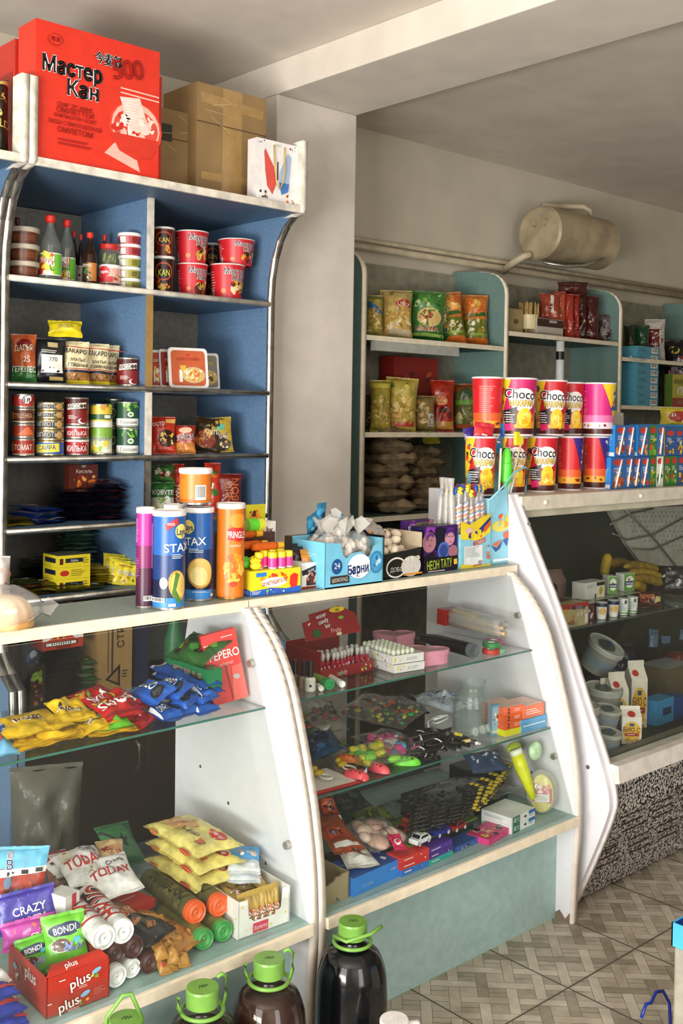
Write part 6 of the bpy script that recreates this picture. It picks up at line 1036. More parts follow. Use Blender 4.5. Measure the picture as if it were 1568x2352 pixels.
# ---- seen through the case, in the foot of the blue cabinet
zf = .521
def back_item(label, x0, x1, y0, y1, Y, d, base, ops, name='card_box', zb=None):
    p = at((x0+x1)/2, y1, 'Y', Y); k = dep(p)/F; a, b = at(x0, y1, 'Y', Y), at(x1, y1, 'Y', Y); z0 = zf if zb is None else zb; return cbox(label, ((a.x+b.x)/2, Y, z0), b.x-a.x, d, at((x0+x1)/2, y0, 'Y', Y).z-z0, base, ops, name=name)
back_item('brown cardboard carton printed with a black triangle, behind the sweets case', 225, 302, 1395, 1590, 3.10, .2, '9a7a4c', [('p', [(-.3, .18), (.14, .08), (.14, .34)], '1c1a14'), ('p', [(-.2, .18), (.08, .12), (.08, .28)], '8a6a40'), ('r', -.22, .7, .02, .9, '2a241a'), ('r', -.1, .66, .05, .84, '3a3020'), ('t', 'СТРОНГ', .14, .78, .09, '3a3020', None, PI/2, 2), ('l', .3, .22, .2, .1, '2a241a', 3)], name='cardboard_box')
back_item('dark blue carton standing right of the cardboard one behind the sweets case', 304, 340, 1395, 1600, 3.12, .2, '1b2040', [])
packet_stack('dark packet lying in the pile under the red box behind the sweets case', 140, 1625, 3.1, 18, .13, .14, ('*15171c', '*1a1c22'), 'dark packets behind the sweets case', t=.0095, z_=zf); packet_stack('dark green packet lying in the pile right of the dark ones', 198, 1600, 3.1, 9, .09, .11, ('*2f5a30', '*8aa07a'), 'green packets behind the sweets case', t=.013, z_=zf)
o = back_item('red and white carton with a barcode panel on the dark packets behind the sweets case', 97, 190, 1452, 1540, 3.08, .1, 'a8341f', [('p', [(-.5, 1), (-.2, .8), (-.4, .56), (-.5, .56)], 'd8d4cc'), ('p', [(.5, 1), (.2, .8), (.3, .56), (.5, .56)], 'd8d4cc'), ('a', 0, .72, .3, .24, ['e8a02c', '5a2414', '2a1410'], 9, .3), ('t', 'Бурдаш', 0, .95, .14, 'e8e0d8', None, 0, .6), ('r', -.05, .34, .8, .24, '1c1816'), ('r', -.05, .34, .74, .17, 'd8d0c8'), ('b', -.05, .34, .6, .15), ('t', 'ВКУСНАЯ', 0, .12, .14, '5a1c12', None, 0, .6)], zb=zf+.18)
back_item('tall packet with a vegetable picture beside the red carton behind the sweets case', 68, 103, 1530, 1640, 3.05, .04, '2a2018', [('a', 0, .8, .8, .3, ['6a8a2a', '8aa83a'], 10, .3), ('a', 0, .4, .8, .6, ['8a3a24', '3a2a1a', 'b86a3a', '5a2418'], 20, .22)], name='food_packet')
back_item('blue and black packet above the vegetable one behind the sweets case', 52, 95, 1470, 1535, 3.16, .03, '23324a', [('a', 0, .6, .9, .5, ['3a7ab0', 'c8d4e0', '17171c'], 9, .3), ('t', 'SUGAR', 0, .2, .2, 'e0e0e0')], name='food_packet', zb=zf+.0)
mb = MB(); S = mb.pouch(.2, .42, .12, clear('6e6c60', .6, .3, .8), 8, wr=.012); mb.build('plastic_bag', None, (1.42, 2.775, .02), (0, 0, -.4), label='big pale translucent plastic bag standing behind the sweets case', cat='bag')
t = thing('drink_bottle', 'green bottle with a red cap behind the sweets case beside the dark carton', 'bottle', (at(400, 1480, 'Y', 3.1).x, 3.1, zf)); m = C('2c6a44'); MB().lathe([(.001, 0, m), (.035, 0, m), (.035, .15, m), (.014, .22, m), (.014, .25, m)], 20).build('bottle_body', t); MB().lathe([(.016, .245, RED), (.016, .27, RED), (.001, .27, RED)], 16).build('cap', t)
# ================================================================ BIG BOTTLES ON THE FLOOR
def big_bottle(label, px, py, Y, zt, r, body, liquid, level=.6, yaw=0, handle=1):
    q = at(px, py, 'Z', zt); x, y = q.x, q.y; H = zt; t = thing('drink_bottle', label, 'bottle', (x, y, 0), (0, 0, face_cam(x, y)+yaw))
    n = 40; prof = [(.001, .004), (r*.9, .004), (r, .015), (r, .06), (r*.95, .068), (r, .076), (r, .10), (r*.95, .108), (r, .116), (r*.98, .20), (r*.92, .235), (r*.75, .27), (r*.48, H-.055), (r*.34, H-.045), (r*.32, H-.03)]
    def shell(sc, lim, m):
        vs = []; P_ = [p for p in prof if p[1] <= lim]
        if lim < H-.06: P_ = P_+[(P_[-1][0], lim), (.001, lim)]
        for r_, z_ in P_:
            for k in range(n):
                a = 2*PI*k/n; rib = 1-(.035*max(0, math.cos(8*a))**2 if .13 < z_ < .26 else 0); vs.append((r_*sc*rib*math.cos(a), r_*sc*rib*math.sin(a), z_))
        return MB().add(vs, [(i*n+k, i*n+(k+1) % n, (i+1)*n+(k+1) % n, (i+1)*n+k) for i in range(len(P_)-1) for k in range(n)], m, True)
    # finer profile through spline
    prof = smooth(prof, 3); shell(1, H, body).build('bottle_body', t)
    if liquid: shell(.965, level, liquid).build('liquid', t)
    g = C('6f9f42'); gm_ = mat('6f9f42', .35); cr_ = r*.40
    MB().lathe([(cr_, H-.034, gm_), (cr_, H-.004, gm_), (cr_*.96, H, gm_), (.001, H, gm_)], 36).build('cap', t)
    mb = MB().tube([(cr_*1.28*math.cos(a), cr_*1.28*math.sin(a), H-.045) for a in [2*PI*k/28 for k in range(28)]], .0042, gm_, 8, True)
    if handle == 1: mb.tube([(cr_*1.3, 0, H-.045), (cr_*1.5, 0, H-.025), (cr_*1.5, 0, H+.01), (cr_*1.2, 0, H+.018), (cr_*.9, 0, H+.012)], .004, gm_, 8).tube([(-cr_*1.3, 0, H-.045), (-cr_*1.55, 0, H-.03), (-cr_*1.5, 0, H-.012)], .004, gm_, 8)
    elif handle == 2: mb.tube([(-cr_*1.3, -.01, H-.03), (-cr_*.4, -cr_*1.2, H-.028), (cr_*1.2, -cr_*.7, H-.018), (cr_*2.0, -.0, H-.010)], .0042, gm_, 8)
    else: mb.tube([(-cr_*1.2, 0, H-.04), (-cr_*1.1, 0, H+.005), (-cr_*.2, 0, H+.042), (cr_*.25, .0, H+.045), (cr_*.9, 0, H-.005)], .004, gm_, 8)
    mb.build('handle', t); s_ = MB(); ink = P('1f3a12')
    for k in range(3): s_.tube([(-.008+.006*k, -.004, H+.0006), (-.004+.006*k, .005, H+.0006), (.0+.005*k, -.002, H+.0006)], .0008, ink, 5)
    s_.build('pen_mark', t); return t
TEA = clear('9a4a1c', .06, .05, 1.2, 'liquid'); TEAB = clear('e8d8c8', .015, .04, 1.4, 'bottle'); COLA = clear('15161c', .85, .05, 1.6, 'bottle')
big_bottle('brown tea bottle with green cap, rightmost of three before the sweets case', 618, 2200, 0, .34, .080, TEAB, mat('2c1206', .3, spec=.1), .262); big_bottle('brown tea bottle with green cap, middle of three before the sweets case', 465, 2266, 0, .34, .080, TEAB, mat('261005', .3, spec=.1), .25, .3)
big_bottle('green-capped bottle at the bottom edge, leftmost of three, handle raised', 290, 2338, 0, .34, .080, TEAB, mat('261005', .3, spec=.1), .25, 0, 3)
d_ = big_bottle('big black drink bottle with a green cap and fruit label before the teal panel', 810, 2115, 0, .34, .080, mat('0b0c10', .12), None, 0, 0, 2)
mb = MB(); S = S_cyl(.0815, .0815, .2); S.step = .015; mb2 = MB(); S2_ = lambda u, v, off=0: S(u, v, off); S2_.step = .015
paint(mb, S2_, .08, .12, [('r', .62, .42, .9, .9, '3a8a4a'), ('r', .66, .42, .8, .84, 'd8e4ea'), ('r', .66, .62, .8, .3, '2f6ab0'), ('a', .66, .4, .7, .5, ['c8242c', '8a1420', 'e83a3a', '3a8a3a'], 16, .28), ('t', 'Вишня', .66, .68, .12, 'f0ece4')], .0008); mb.build('label', d_)
wj = thing('plastic_jug', 'white plastic jug top at the bottom edge beside the black bottle', 'jug', (at(905, 2345, 'Z', .22).x, at(905, 2345, 'Z', .22).y, 0)); wm3 = mat('e4e2e0', .35)
MB().lathe([(.001, 0, wm3), (.07, 0, wm3), (.07, .14, wm3), (.03, .19, wm3), (.027, .2, wm3)], 30).build('jug_body', wj); MB().lathe([(.03, .2, wm3), (.03, .222, wm3), (.028, .225, wm3), (.001, .225, wm3)], 26).build('cap', wj); MB().tube([(.03, 0, .2), (.055, -.01, .20), (.075, -.02, .16), (.068, 0, .12)], .008, wm3, 8).build('handle', wj)
# blue box and bin at the right edge
b0 = zat(1541, 2172, .30); bn = thing('storage_bin', 'grey plastic bin carrying a blue open carton at the right edge', 'bin', (b0.x, b0.y, 0), 0)
MB().box((.004, -.30, 0), (.30, -.004, .299), mat('a39e90', .5)).build('bin_body', bn, bevel=.006)
mb = MB(); m = C('4fb4e4'); m_ = C('1f3f8a'); hh = .052
for a_, b_ in (((0, -.3, 0), (.003, 0, hh)), ((.297, -.3, 0), (.3, 0, hh)), ((0, -.003, 0), (.3, 0, hh)), ((0, -.3, 0), (.3, -.297, hh))): mb.box(a_, b_, m)
mb.box((.003, -.297, 0), (.297, -.003, .003), m_).box((.003, -.297, .003), (.0035, -.003, hh*.96), m_).box((.003, -.0035, .003), (.297, -.003, hh*.96), m_)
mb.build('blue_carton', None, (b0.x, b0.y, .3005), 0, label='bright blue open carton lying on the grey bin at the right edge', cat='carton')
q = at(1500, 2300, 'Z', .12); MB().tube([q+Vector((-.05, 0, -.02)), q+Vector((-.03, 0, .005)), q+Vector((-.01, 0, .0)), q+Vector((.01, 0, .018)), q+Vector((.04, 0, .01)), q+Vector((.07, 0, -.03)), q+Vector((.08, 0, -.11))], .004, C('1c2f8a'), 8).build('basket_handle', None, label='dark blue wavy plastic handle rising at the bottom right corner', cat='handle')
# ================================================================ TOYS AND BEAUTY CASE (right): UPPER GLASS SHELF
z1 = Z1+.0008; z2 = Z2+.0008
# red candy display
A, B = (735, 1568), (857, 1540); a, b = zat(*A, z1), zat(*B, z1); yaw = math.atan2(b.y-a.y, b.x-a.x); wb = (b-a).length; hb = .03
t = thing('candy_display', 'red display box of small red candy tubes under a tilted red header card', 'display box', ((a.x+b.x)/2, (a.y+b.y)/2, z1), (0, 0, yaw)); rm2 = C('8e1d22'); mb = MB().box((-wb/2, 0, 0), (wb/2, .003, hb), rm2).box((-wb/2, 0, 0), (-wb/2+.003, .13, hb*2.6), rm2).box((wb/2-.003, 0, 0), (wb/2, .13, hb), rm2).box((-wb/2, .13, 0), (wb/2, .133, .085), rm2).box((-wb/2, 0, 0), (wb/2, .13, .003), rm2)
paint(mb, S_front(), wb, hb, [('t', 'candy', -.1, .5, .4, 'e8c0b8', None, 0, .3), ('a', .35, .5, .2, .6, ['e8c82c', '7ab03a', 'f0e8e0'], 6, .3)]); mb.build('box_body', t)
hp = MB(); Sh = S_plane((0, .05, .098), (1, 0, 0), Vector((0, .35, .94)).normalized(), Vector((0, -.94, .35)).normalized()); hw, hh_ = wb*1.04, .075
hp.add([Sh(-hw/2, 0), Sh(hw/2, 0), Sh(hw*.46, hh_*.7), Sh(hw*.2, hh_*1.05), Sh(-hw*.36, hh_*.9), Sh(-hw*.36, hh_*.7), Sh(-hw*.5, hh_*.65)], [tuple(range(7))], rm2); hp.add([Sh(-hw/2, 0, -.002), Sh(hw/2, 0, -.002), Sh(hw*.46, hh_*.7, -.002), Sh(hw*.2, hh_*1.05, -.002), Sh(-hw*.36, hh_*.9, -.002), Sh(-hw*.36, hh_*.7, -.002), Sh(-hw*.5, hh_*.65, -.002)], [tuple(range(7))[::-1]], mat('a89a88', .8))
paint(hp, Sh, hw, hh_, [('t', 'water', -.16, .8, .16, 'f0ece8', '5a1014', .15, .26), ('t', 'candy', -.14, .6, .16, 'f0ece8', '5a1014', .15, .3), ('t', 'bar', -.08, .42, .15, 'f0ece8', '5a1014', .15, .2), ('t', 'Fruity', .05, .22, .16, 'f0b8b8'), ('o', .14, .92, .14, .1, 'e8c82c'), ('t', '100', .14, .9, .1, '1c1a1a'), ('o', .18, .62, .05, .06, '7aa83a'), ('o', -.3, .2, .08, .14, '2a5a2a'), ('a', -.3, .18, .12, .14, ['16341a', '4a8a3a'], 5, .3), ('o', .08, .06, .05, .06, 'd8c8a8'), ('r', -.4, .56, .05, .06, 'e8d0cc', .5)]); hp.build('header_card', t)
M0 = Matrix.Translation(t.location) @ Matrix.Rotation(yaw, 4, 'Z'); rl = clear('a81a34', .75, .08, 1.4, 'candy'); ctb = None
for k in range(24):
    x = (-.42+.84*(k % 12)/11)*wb; y = .018+.034*(k//12)+.006*math.sin(k); p = M0 @ Vector((x, y, .004))
    if ctb is None:
        ctb = thing('candy_tube', 'small red candy tube with a clear twisted top standing in the red display box', 'candy', p, 0, 'small red candy tubes'); MB().lathe([(.001, 0, rl), (.0058, .001, rl), (.0062, .005, rl), (.0062, .036, rl), (.003, .042, rl)], 12).build('tube_body', ctb)
        w2 = MB(); w2.lathe([(.003, .042, FILM2), (.0062, .052, FILM2), (.0058, .060, FILM2), (.0026, .063, FILM2)], 10); w2.build('clear_top', ctb); l2 = MB(); l2.rect(S_front(-.0064), 0, .02, .005, .018, C('f0dce0'), 0); l2.build('print', ctb)
    else: clone(ctb, p, (R.uniform(-.06, .06), R.uniform(-.06, .06), R.uniform(-.5, .5)))
# nail polish
def polish(label, x, y, gl, s=1.0, lab=True):
    q = zat(x, y, z1); t = thing('nail_polish', label, 'nail polish', q, face_cam(q.x, q.y)); g_ = C(gl) if isinstance(gl, str) else gl
    MB().lathe([(.001, 0, g_), (.0115*s, .0, g_), (.0125*s, .003, g_), (.0125*s, .026*s, g_), (.009*s, .031*s, g_), (.006*s, .032*s, g_)], 20).build('bottle_glass', t); c = mat('141416', .3); MB().lathe([(.0072*s, .031*s, c), (.0065*s, .066*s, c), (.0055*s, .067*s, c), (.001, .067*s, c)], 18).build('cap', t)
    if lab: m2 = MB(); m2.rect(S_front(-.0127*s), .001, .014*s, .006, .006, C('1c1a1a'), 0); m2.build('print', t)
polish('white nail polish with a black cap, front one on the upper glass shelf', 716, 1592, 'e8e4dc', 1.12); polish('pinkish clear nail polish left of the white one', 697, 1582, clear('b8988c', .6, .06, 1.2, 'polish'), 1.05, False); polish('clear nail polish, second from the side panel', 677, 1576, clear('8a8a78', .5, .06, 1.2, 'polish'), 1.0, False); polish('dark nail polish nearest the side panel', 658, 1572, clear('4a5248', .6, .06, 1.2, 'polish'), 1.0, False); polish('nail polish with black cap behind the dark one, by the side panel', 648, 1558, clear('4a5248', .6, .06, 1.2, 'polish'), 1.1, False)
def lying_tube(label, A, B, zz, r, body, cap, capr=1.15, capl=.022, name='cream_tube', cat='tube'):
    a, b = zat(*A, zz+r), zat(*B, zz+r); d = b-a; L = d.length; t = thing(name, label, cat, a, (0, 0, math.atan2(-d.x, d.y))); M = Matrix.Rotation(-PI/2, 4, 'X'); m = C(body) if isinstance(body, str) else body
    MB().lathe([(.001, 0, m), (r*.98, 0, m), (r, .004, m), (r*.9, L*.7, m), (r*.5, L, m), (.001, L+.001, m)], 24, M).build('tube_body', t); c = C(cap) if isinstance(cap, str) else cap
    MB().lathe([(r*.7, -capl, c), (r*.74, -capl+.004, c), (r*.74, -capl+.004, c), (r*.7, -capl*.3, c), (r*.95, -capl*.2, c)] if False else [(.001, -capl+.006, c), (r*.7, -capl+.006, c), (r*.75, -capl, c), (r*capr, -capl, c), (r*capr, 0, c), (r*.9, .003, c)], 24, M).build('cap', t); return t
lying_tube('white cream tube with a green cap lying before the red candy display', (768, 1543), (716, 1540), z1, .012, 'e6e8e6', '2f9a54'); lying_tube('green and white cream tube with a green cap, in front of the nail polishes', (756, 1578), (722, 1560), z1, .012, '8aa84a', '2f9a54'); lying_tube('white tube with a white cap beside the green-capped one', (783, 1572), (750, 1552), z1, .0085, 'e8e8e6', 'f0f0ee', 1.0); lying_tube('tiny white round-ended tube between the polish and the green cap', (736, 1580), (728, 1572), z1, .007, 'eceae6', 'f2f0ec', 1.0, .008)
# egg-like candy trays
for k, (zz, yw_) in enumerate(((0, 0), (.024, .05))):
    A, B = (905, 1548), (975, 1537); o = obox(('white floral carton, lower of the two under the round sweets', 'white floral carton, upper one carrying the round sweets')[k], (A[0]-4*k, A[1]-0*k), (B[0]-2*k, B[1]), z1+zz, .15, .022, 'eeeae6', [('a', -.3, .5, .3, .8, ['e6e04a', 'd8a0c0'], 5, .3), ('t', 'BOOM', .1, .5, .4, 'd8d4d8')], [('a', 0, .5, .9, .8, ['e6e23a', 'd88ab8', 'b84a9a', 'f4f2f0'], 14, .3)], zp=z1)
a = zat(903, 1548, z1); b = zat(973, 1537, z1); d = (b-a).normalized(); nrm = Vector((-d.y, d.x, 0)); tr_ = MB(); ball0 = None
for i in range(5):
    for j in range(8):
        p = a+d*(.008+i*.0155)+nrm*(.01+j*.0185); p.z = z1+.046+.0075
        if ball0 is None: ball0 = MB().ball((0, 0, 0), .0078, clear('e8ecd8', .8, .1, 1.2, 'candy'), 12).build('round_sweet', None, p, label='small pale round sweet in the clear tray on the white floral cartons', cat='sweet', group='pale round sweets in rows')
        else: q = ball0.copy(); COL.objects.link(q); q.location = p
# heart boxes
def heart(label, x, y, zz, s, yaw):
    q = zat(x, y, zz); pts = []
    for k in range(36):
        t = 2*PI*k/36; pts.append((16*math.sin(t)**3/17, (13*math.cos(t)-5*math.cos(2*t)-2*math.cos(3*t)-math.cos(4*t))/17))
    pk = C('e79ab0'); t = thing('heart_box', label, 'box', q, yaw); n = 36
    def ring(s1, z0): return [(x_*s*s1, y_*s*s1*.9, z0) for x_, y_ in pts]
    for nm, z0, z1_, s1, m in (('box_body', 0, .026, .95, pk),): MB().add(ring(s1, z0)+ring(s1, z1_), [tuple(range(n))[::-1]]+[(i, (i+1) % n, n+(i+1) % n, n+i) for i in range(n)]+[tuple(range(n, 2*n))], m).build(nm, t)
    MB().add(ring(1, .026)+ring(1, .040)+ring(.85, .040)+ring(.85, .038), [(i+o, (i+1) % n+o, n+(i+1) % n+o, n+i+o) for o in (0, n, 2*n) for i in range(n)]+[tuple(range(n))[::-1]], pk).add(ring(.85, .0382), [tuple(range(n))], mat('a8707c', .3, var=.25, scale=60, h2='c8a0a0')).build('lid', t); return t
heart('pink heart-shaped box with a window lid, front one on the upper glass shelf', 978, 1522, z1, .068, -.9); heart('pink heart-shaped box behind the front heart box', 905, 1484, z1, .068, -.7)
lying_tube('black cylindrical torch-like tube lying behind the front heart box', (1088, 1500), (975, 1470), z1, .021, mat('15161a', .2), clear('8a9096', .5, .05, 1.4, 'plastic'), 1.05, .012, 'black_tube', 'tube')
br = mat('c8a878', .5, var=.1, scale=20)
for k, (A, B, zz) in enumerate((((1182, 1484), (985, 1432), .045), ((1178, 1470), (975, 1415), .062), ((1150, 1450), (1000, 1400), .03))):
    a, b = zat(*A, z1+zz), zat(*B, z1+zz); d = b-a; L = min(d.length, .24); t = thing('hair_brush', ('wooden hair brush with a red header, lowest in its clear packet', 'wooden hair brush with a red header, upper one in its clear packet', 'wooden hair brush behind the other two')[k], 'brush', a, (0, -.0, math.atan2(-d.x, d.y))); M = Matrix.Rotation(-PI/2, 4, 'X')
    mb = MB().tube([(0, 0, .012), (0, L*.3, .012), (0, L*.5, .014), (0, L*.95, .014)], lambda s_: .005+.010*min(1, max(0, (s_-.35)*3)), br, 10); mb.build('handle', t); bs = MB()
    for i in range(14):
        for j in (-1, 0, 1): bs.tube([(j*.006, L*(.5+.032*i), .018), (j*.007, L*(.5+.032*i), .036)], .0014, mat('e0cc90', .5), 4)
    bs.build('bristles', t); mb = MB(); mb.lathe([(.02, .0, FILM), (.028, L*.3, FILM), (.03, L*.9, FILM), (.012, L*1.02, FILM)], 14, Matrix.Translation((0, 0, .018)) @ M @ Matrix.Diagonal((1, .8, 1, 1))); mb.build('clear_packet', t)
    MB().box((-.03, L*.96, .0), (.03, L*1.13, .03), C('*b8241f')).build('header', t)
lie('clear bag of pale round beads behind the brushes', (1075, 1445), (1150, 1468), z1+.005, .11, .06, 'e8e0d0', clearm=FILMC, fill=(['e0c8a0', 'd8d4c8', 'c8b088', 'e8dcc8'], 34, .009), tilt=.2, name='bead_bag', cat='bag')
for k, (x, y, c, L) in enumerate(((1127, 1500, 'd84038', 'red adhesive roll lying near the front edge'), (1128, 1494, '3f9a54', 'green adhesive roll on top of the red one'), (1135, 1478, 'd86a9a', 'pink adhesive roll at the back'), (1150, 1505, '8ac8a0', 'pale green adhesive roll near the side panel'))):
    q = zat(x, y, z1); MB().lathe([(.012, 0, C(c)), (.026, 0, C(c)), (.026, .012, C(c)), (.012, .012, C('f0ece8')), (.012, 0, C(c))], 26).build('tape_roll', None, (q.x, q.y, z1+(.0125 if k == 1 else 0)), label=L, cat='roll')
# ---------------- middle glass shelf
q = zat(1096, 1690, z2); t = thing('glass_jar', 'big clear empty jar with a wide neck on the middle glass shelf', 'jar', (q.x, q.y+.02, z2)); JG = clear('f0f6f4', .05, .03, 1.5, 'jarglass'); H = .155; r_ = .056
MB().lathe([(.001, .003, JG), (r_*.9, .002, JG), (r_, .012, JG), (r_*1.0, H*.55, JG), (r_*.86, H*.75, JG), (r_*.66, H*.84, JG), (r_*.64, H*.88, JG), (r_*.70, H*.89, JG), (r_*.70, H*.97, JG), (r_*.66, H, JG), (r_*.62, H*.97, JG), (r_*.6, H*.85, JG), (r_*.93, H*.55, JG), (r_*.94, .015, JG), (.001, .008, JG)], 36).build('jar_glass', t)
for k in range(3): MB().lathe([(.0, .0, C('e4e6e6')), (.012, 0, C('e4e6e6')), (.012, .02, C('e4e6e6')), (.001, .02, C('e4e6e6'))], 14, Matrix.Translation((-.03+.03*k, -.02, .014)) @ Matrix.Rotation(1.2, 4, 'X')).build('small_cap', None, (q.x, q.y+.02, z2), label=('white cap lying in the jar at the left', 'white cap lying in the middle of the jar', 'white cap lying in the jar at the right')[k], cat='cap')
q = zat(1137, 1688, z2); o = cbox('flat clear bottle with a light blue picture label, right of the empty jar', (q.x, q.y, z2), .036, .012, .085, '6aa8c8', [('r', 0, .55, .8, .75, '8ac0d8'), ('a', 0, .55, .6, .6, ['c8a070', 'e8e4dc', '6a4a2a', 'd84a3a'], 12, .3), ('r', 0, .12, .8, .1, 'd8d4cc')], name='label_bottle', cat='bottle', yaw=-.2)
bxs = [((1168, 1703), (1208, 1692), 0, .09, .018, 'e6e02a', 'yellow low box under the orange boxes, left', [('r', 0, .5, 1, .2, 'e8e23a')]), ((1206, 1694), (1262, 1678), 0, .08, .036, '5aa8dc', 'light blue box at the right of the orange boxes', [('r', 0, .5, .9, .1, 'e8f0f4')])]
for A, B, zz, d, h, c, L, ops in bxs: obox(L, A, B, z2+zz, d, h, c, ops, zp=z2)
for k in range(3): obox(('orange box marked 2, lowest of the orange boxes', 'orange box marked 2, middle of the orange boxes', 'pale orange box on top of the orange boxes')[k], (1166, 1702), (1210, 1691), z2+.0185+.021*k, .09, .0205, 'e8622a' if k < 2 else 'e8704a', [('t', '2', -.3, .5, .7, '2a1a10'), ('l', .2, .5, .4, .5, 'f4d8c8', 2)], [('t', '2', -.3, .5, .7, '2a1a10')], group='orange boxes on the middle glass shelf', zp=z2, top='e8b8a8' if k == 2 else None)
obox('pale orange box beside the top orange box', (1208, 1692), (1256, 1679), z2+.037, .08, .036, 'e8805e', [('l', 0, .5, .7, .5, 'f4dcd0', 3)], zp=z2, top='ecc4b4')
lie('white and blue swirl patterned pouch behind the cables', (930, 1612), (1040, 1648), z2+.035, .11, .03, '*c8d0dc', [('a', 0, .5, .95, .9, ['7a8ab0', 'e8ecf2', '4a5a8a', 'a8b4cc'], 50, .12)], tilt=.1)
lie('black beaded bag behind the cables on the middle glass shelf', (912, 1660), (985, 1650), z2, .10, .05, '*17181e', [('a', 0, .5, .9, .9, ['e8e4dc', '17181e', 'c8c8cc', '2a2c3a'], 30, .05)], tilt=.3)
G = 'bundled black cables on the middle glass shelf'; c0 = None
for k in range(11):
    x = 965+((k*37) % 110); y = 1688+((k*23) % 42)
    q = zat(x, y, z2+.012+.010*(k % 4))
    if c0 is None:
        mb = MB(); bk = mat('141416', .35); pts = []
        for i in range(70): a = i/70*2*PI*5; pts.append((.045*math.cos(a)+.006*math.sin(a*2.3), .014*math.sin(a)+.004*math.cos(a*1.7), .008*math.sin(a*.37)))
        c0 = mb.tube(pts, .0028, bk, 6).build('cable_bundle', None, q, (0, 0, .3), label='black cable bundle tied with a twist band in the cable heap', cat='cable', group=G); tw = MB(); tw.tube([(.0, .018*math.cos(a), .012*math.sin(a)) for a in [2*PI*i/14 for i in range(14)]], .0018, C('e8e6e0'), 6, True); tw.build('twist_band', c0); pl = MB(); pl.box((.045, -.006, -.004), (.068, .004, .004), C('1c1c1e')).box((.068, -.004, -.003), (.078, .002, .003), METAL); pl.build('plug', c0)
    else: clone(c0, q, (R.uniform(-.4, .4), R.uniform(-.3, .3), R.uniform(-1.2, .9)))
pts = [(.035*math.cos(a)+.004*math.sin(3*a), .02*math.sin(a), .006*math.sin(a*.5)) for a in [i/50*2*PI*3 for i in range(50)]]+[(.035, .02, 0), (-.02, .03, 0), (-.06, .01, -.01)]
MB().tube(pts, .0022, C('eeecea'), 6).build('white_cable', None, zat(1010, 1650, z2+.045), (-.3, 0, .3), label='white looped cable on top of the black cable heap', cat='cable')
for k, (x, y, c, L) in enumerate(((1052, 1690, 'd8c83a', 'small yellow-tied plug packet in the cable heap'), (1110, 1712, 'e8e6e2', 'white plug at the right end of the cable heap'), (1072, 1705, 'd8b880', 'tan plug in the cable heap'))): MB().box((-.012, -.005, 0), (.012, .005, .008), C(c)).build('plug', None, zat(x, y, z2+.035), (0, .3, k), label=L, cat='plug', bevel=.001)
lie('clear bag of coloured rubber bands at the back of the middle glass shelf', (760, 1650), (930, 1690), z2+.02, .16, .05, 'e8e0d0', clearm=FILMC, fill=(['3a8a3a', 'c8402a', 'd8c83a', '8a2a2a', '2a5a3a', 'b8b03a'], 60, .007), tilt=.15, name='rubber_band_bag', cat='bag')
lie('clear bag of red and green stretched toys at the left of the middle glass shelf', (700, 1700), (800, 1690), z2+.015, .14, .05, 'e8e0d0', clearm=FILMC, fill=(['a8342a', '2a5a3a', '5a4a3a', '7a8a3a', '3a3a3a'], 34, .009), tilt=.3, name='toy_bag', cat='bag')
lie('clear bag with long pink and blue toys lying towards the front', (900, 1760), (1000, 1740), z2, .19, .04, 'e8e0d0', clearm=FILMC, fill=(['d83a8a', 'e85aa0', '4a9ad0', 'e8e4e8', 'd83a8a'], 40, .010), tilt=.05, name='toy_bag', cat='bag')
lie('clear bag with yellow and lime toys in front of the pink one', (845, 1790), (960, 1770), z2, .13, .035, 'e8e0d0', clearm=FILMC, fill=(['e8e02a', '8ae03a', 'e8e02a', '6ad83a'], 26, .013), tilt=.05, name='toy_bag', cat='bag')
# pacifier card
A, B = (716, 1826), (825, 1797); a, b = zat(*A, z2), zat(*B, z2); yaw = math.atan2(b.y-a.y, b.x-a.x); w_ = (b-a).length; t = thing('pacifier_card', 'white card with a red edge carrying yellow toy pacifiers on the middle shelf', 'card', ((a.x+b.x)/2, (a.y+b.y)/2, z2), (0, 0, yaw)); mb = MB().box((-w_/2, 0, 0), (w_/2, .13, .0015), C('ece6e0')).box((-w_/2, -.003, 0), (w_/2, .006, .003), C('c82a24')); paint(mb, S_top(.0015), w_, .13, [('a', -.2, .8, .5, .3, ['d8502a', '2a6a4a', 'e8c83a'], 8, .3)], .0004); mb.build('card', t)
for k, (x, y) in enumerate(((738, 1785), (792, 1765))):
    q = zat(x, y, z2+.006); pc = thing('toy_pacifier', ('yellow toy pacifier with a clear ring, left one on the white card', 'yellow toy pacifier with a clear ring, right one on the white card')[k], 'toy', q, (0, 0, yaw)); yl = clear('d8b82c', .7, .1, 1.3, 'plastic'); MB().ball((0, .01, .008), .014, yl, 14, (1.1, .7, .6)).ball((0, .028, .012), .009, yl, 12).build('nipple', pc)
    MB().tube([(.013*math.cos(a), -.016+.020*math.sin(a), .006) for a in [2*PI*i/24 for i in range(24)]], .0026, C('ece8dc'), 8, True).build('ring', pc)
def clog(label, x, y, c, yaw_, s=1, hz=0):
    q = zat(x, y, z2+.003+hz); m = C(c); mb = MB(); n = 16; H_ = 7
    vs = []
    for i in range(H_+1):
        a = PI/2*i/H_
        for k in range(n): t_ = 2*PI*k/n; vs.append((.016*s*math.cos(t_)*math.cos(a)**.6, .036*s*math.sin(t_)*math.cos(a)**.6, .018*s*math.sin(a)))
    mb.add(vs, [(i*n+k, i*n+(k+1) % n, (i+1)*n+(k+1) % n, (i+1)*n+k) for i in range(H_) for k in range(n)], m, True)
    dk = mat('5a1a1c', .7)
    for i in range(3):
        for j in (-1, 1): mb.ball((j*.007*s, (-.014+.012*i)*s, .0145*s), .0034*s, dk, 8)
    mb.build('toy_shoe', None, q, (0, 0, yaw_), label=label, cat='toy')
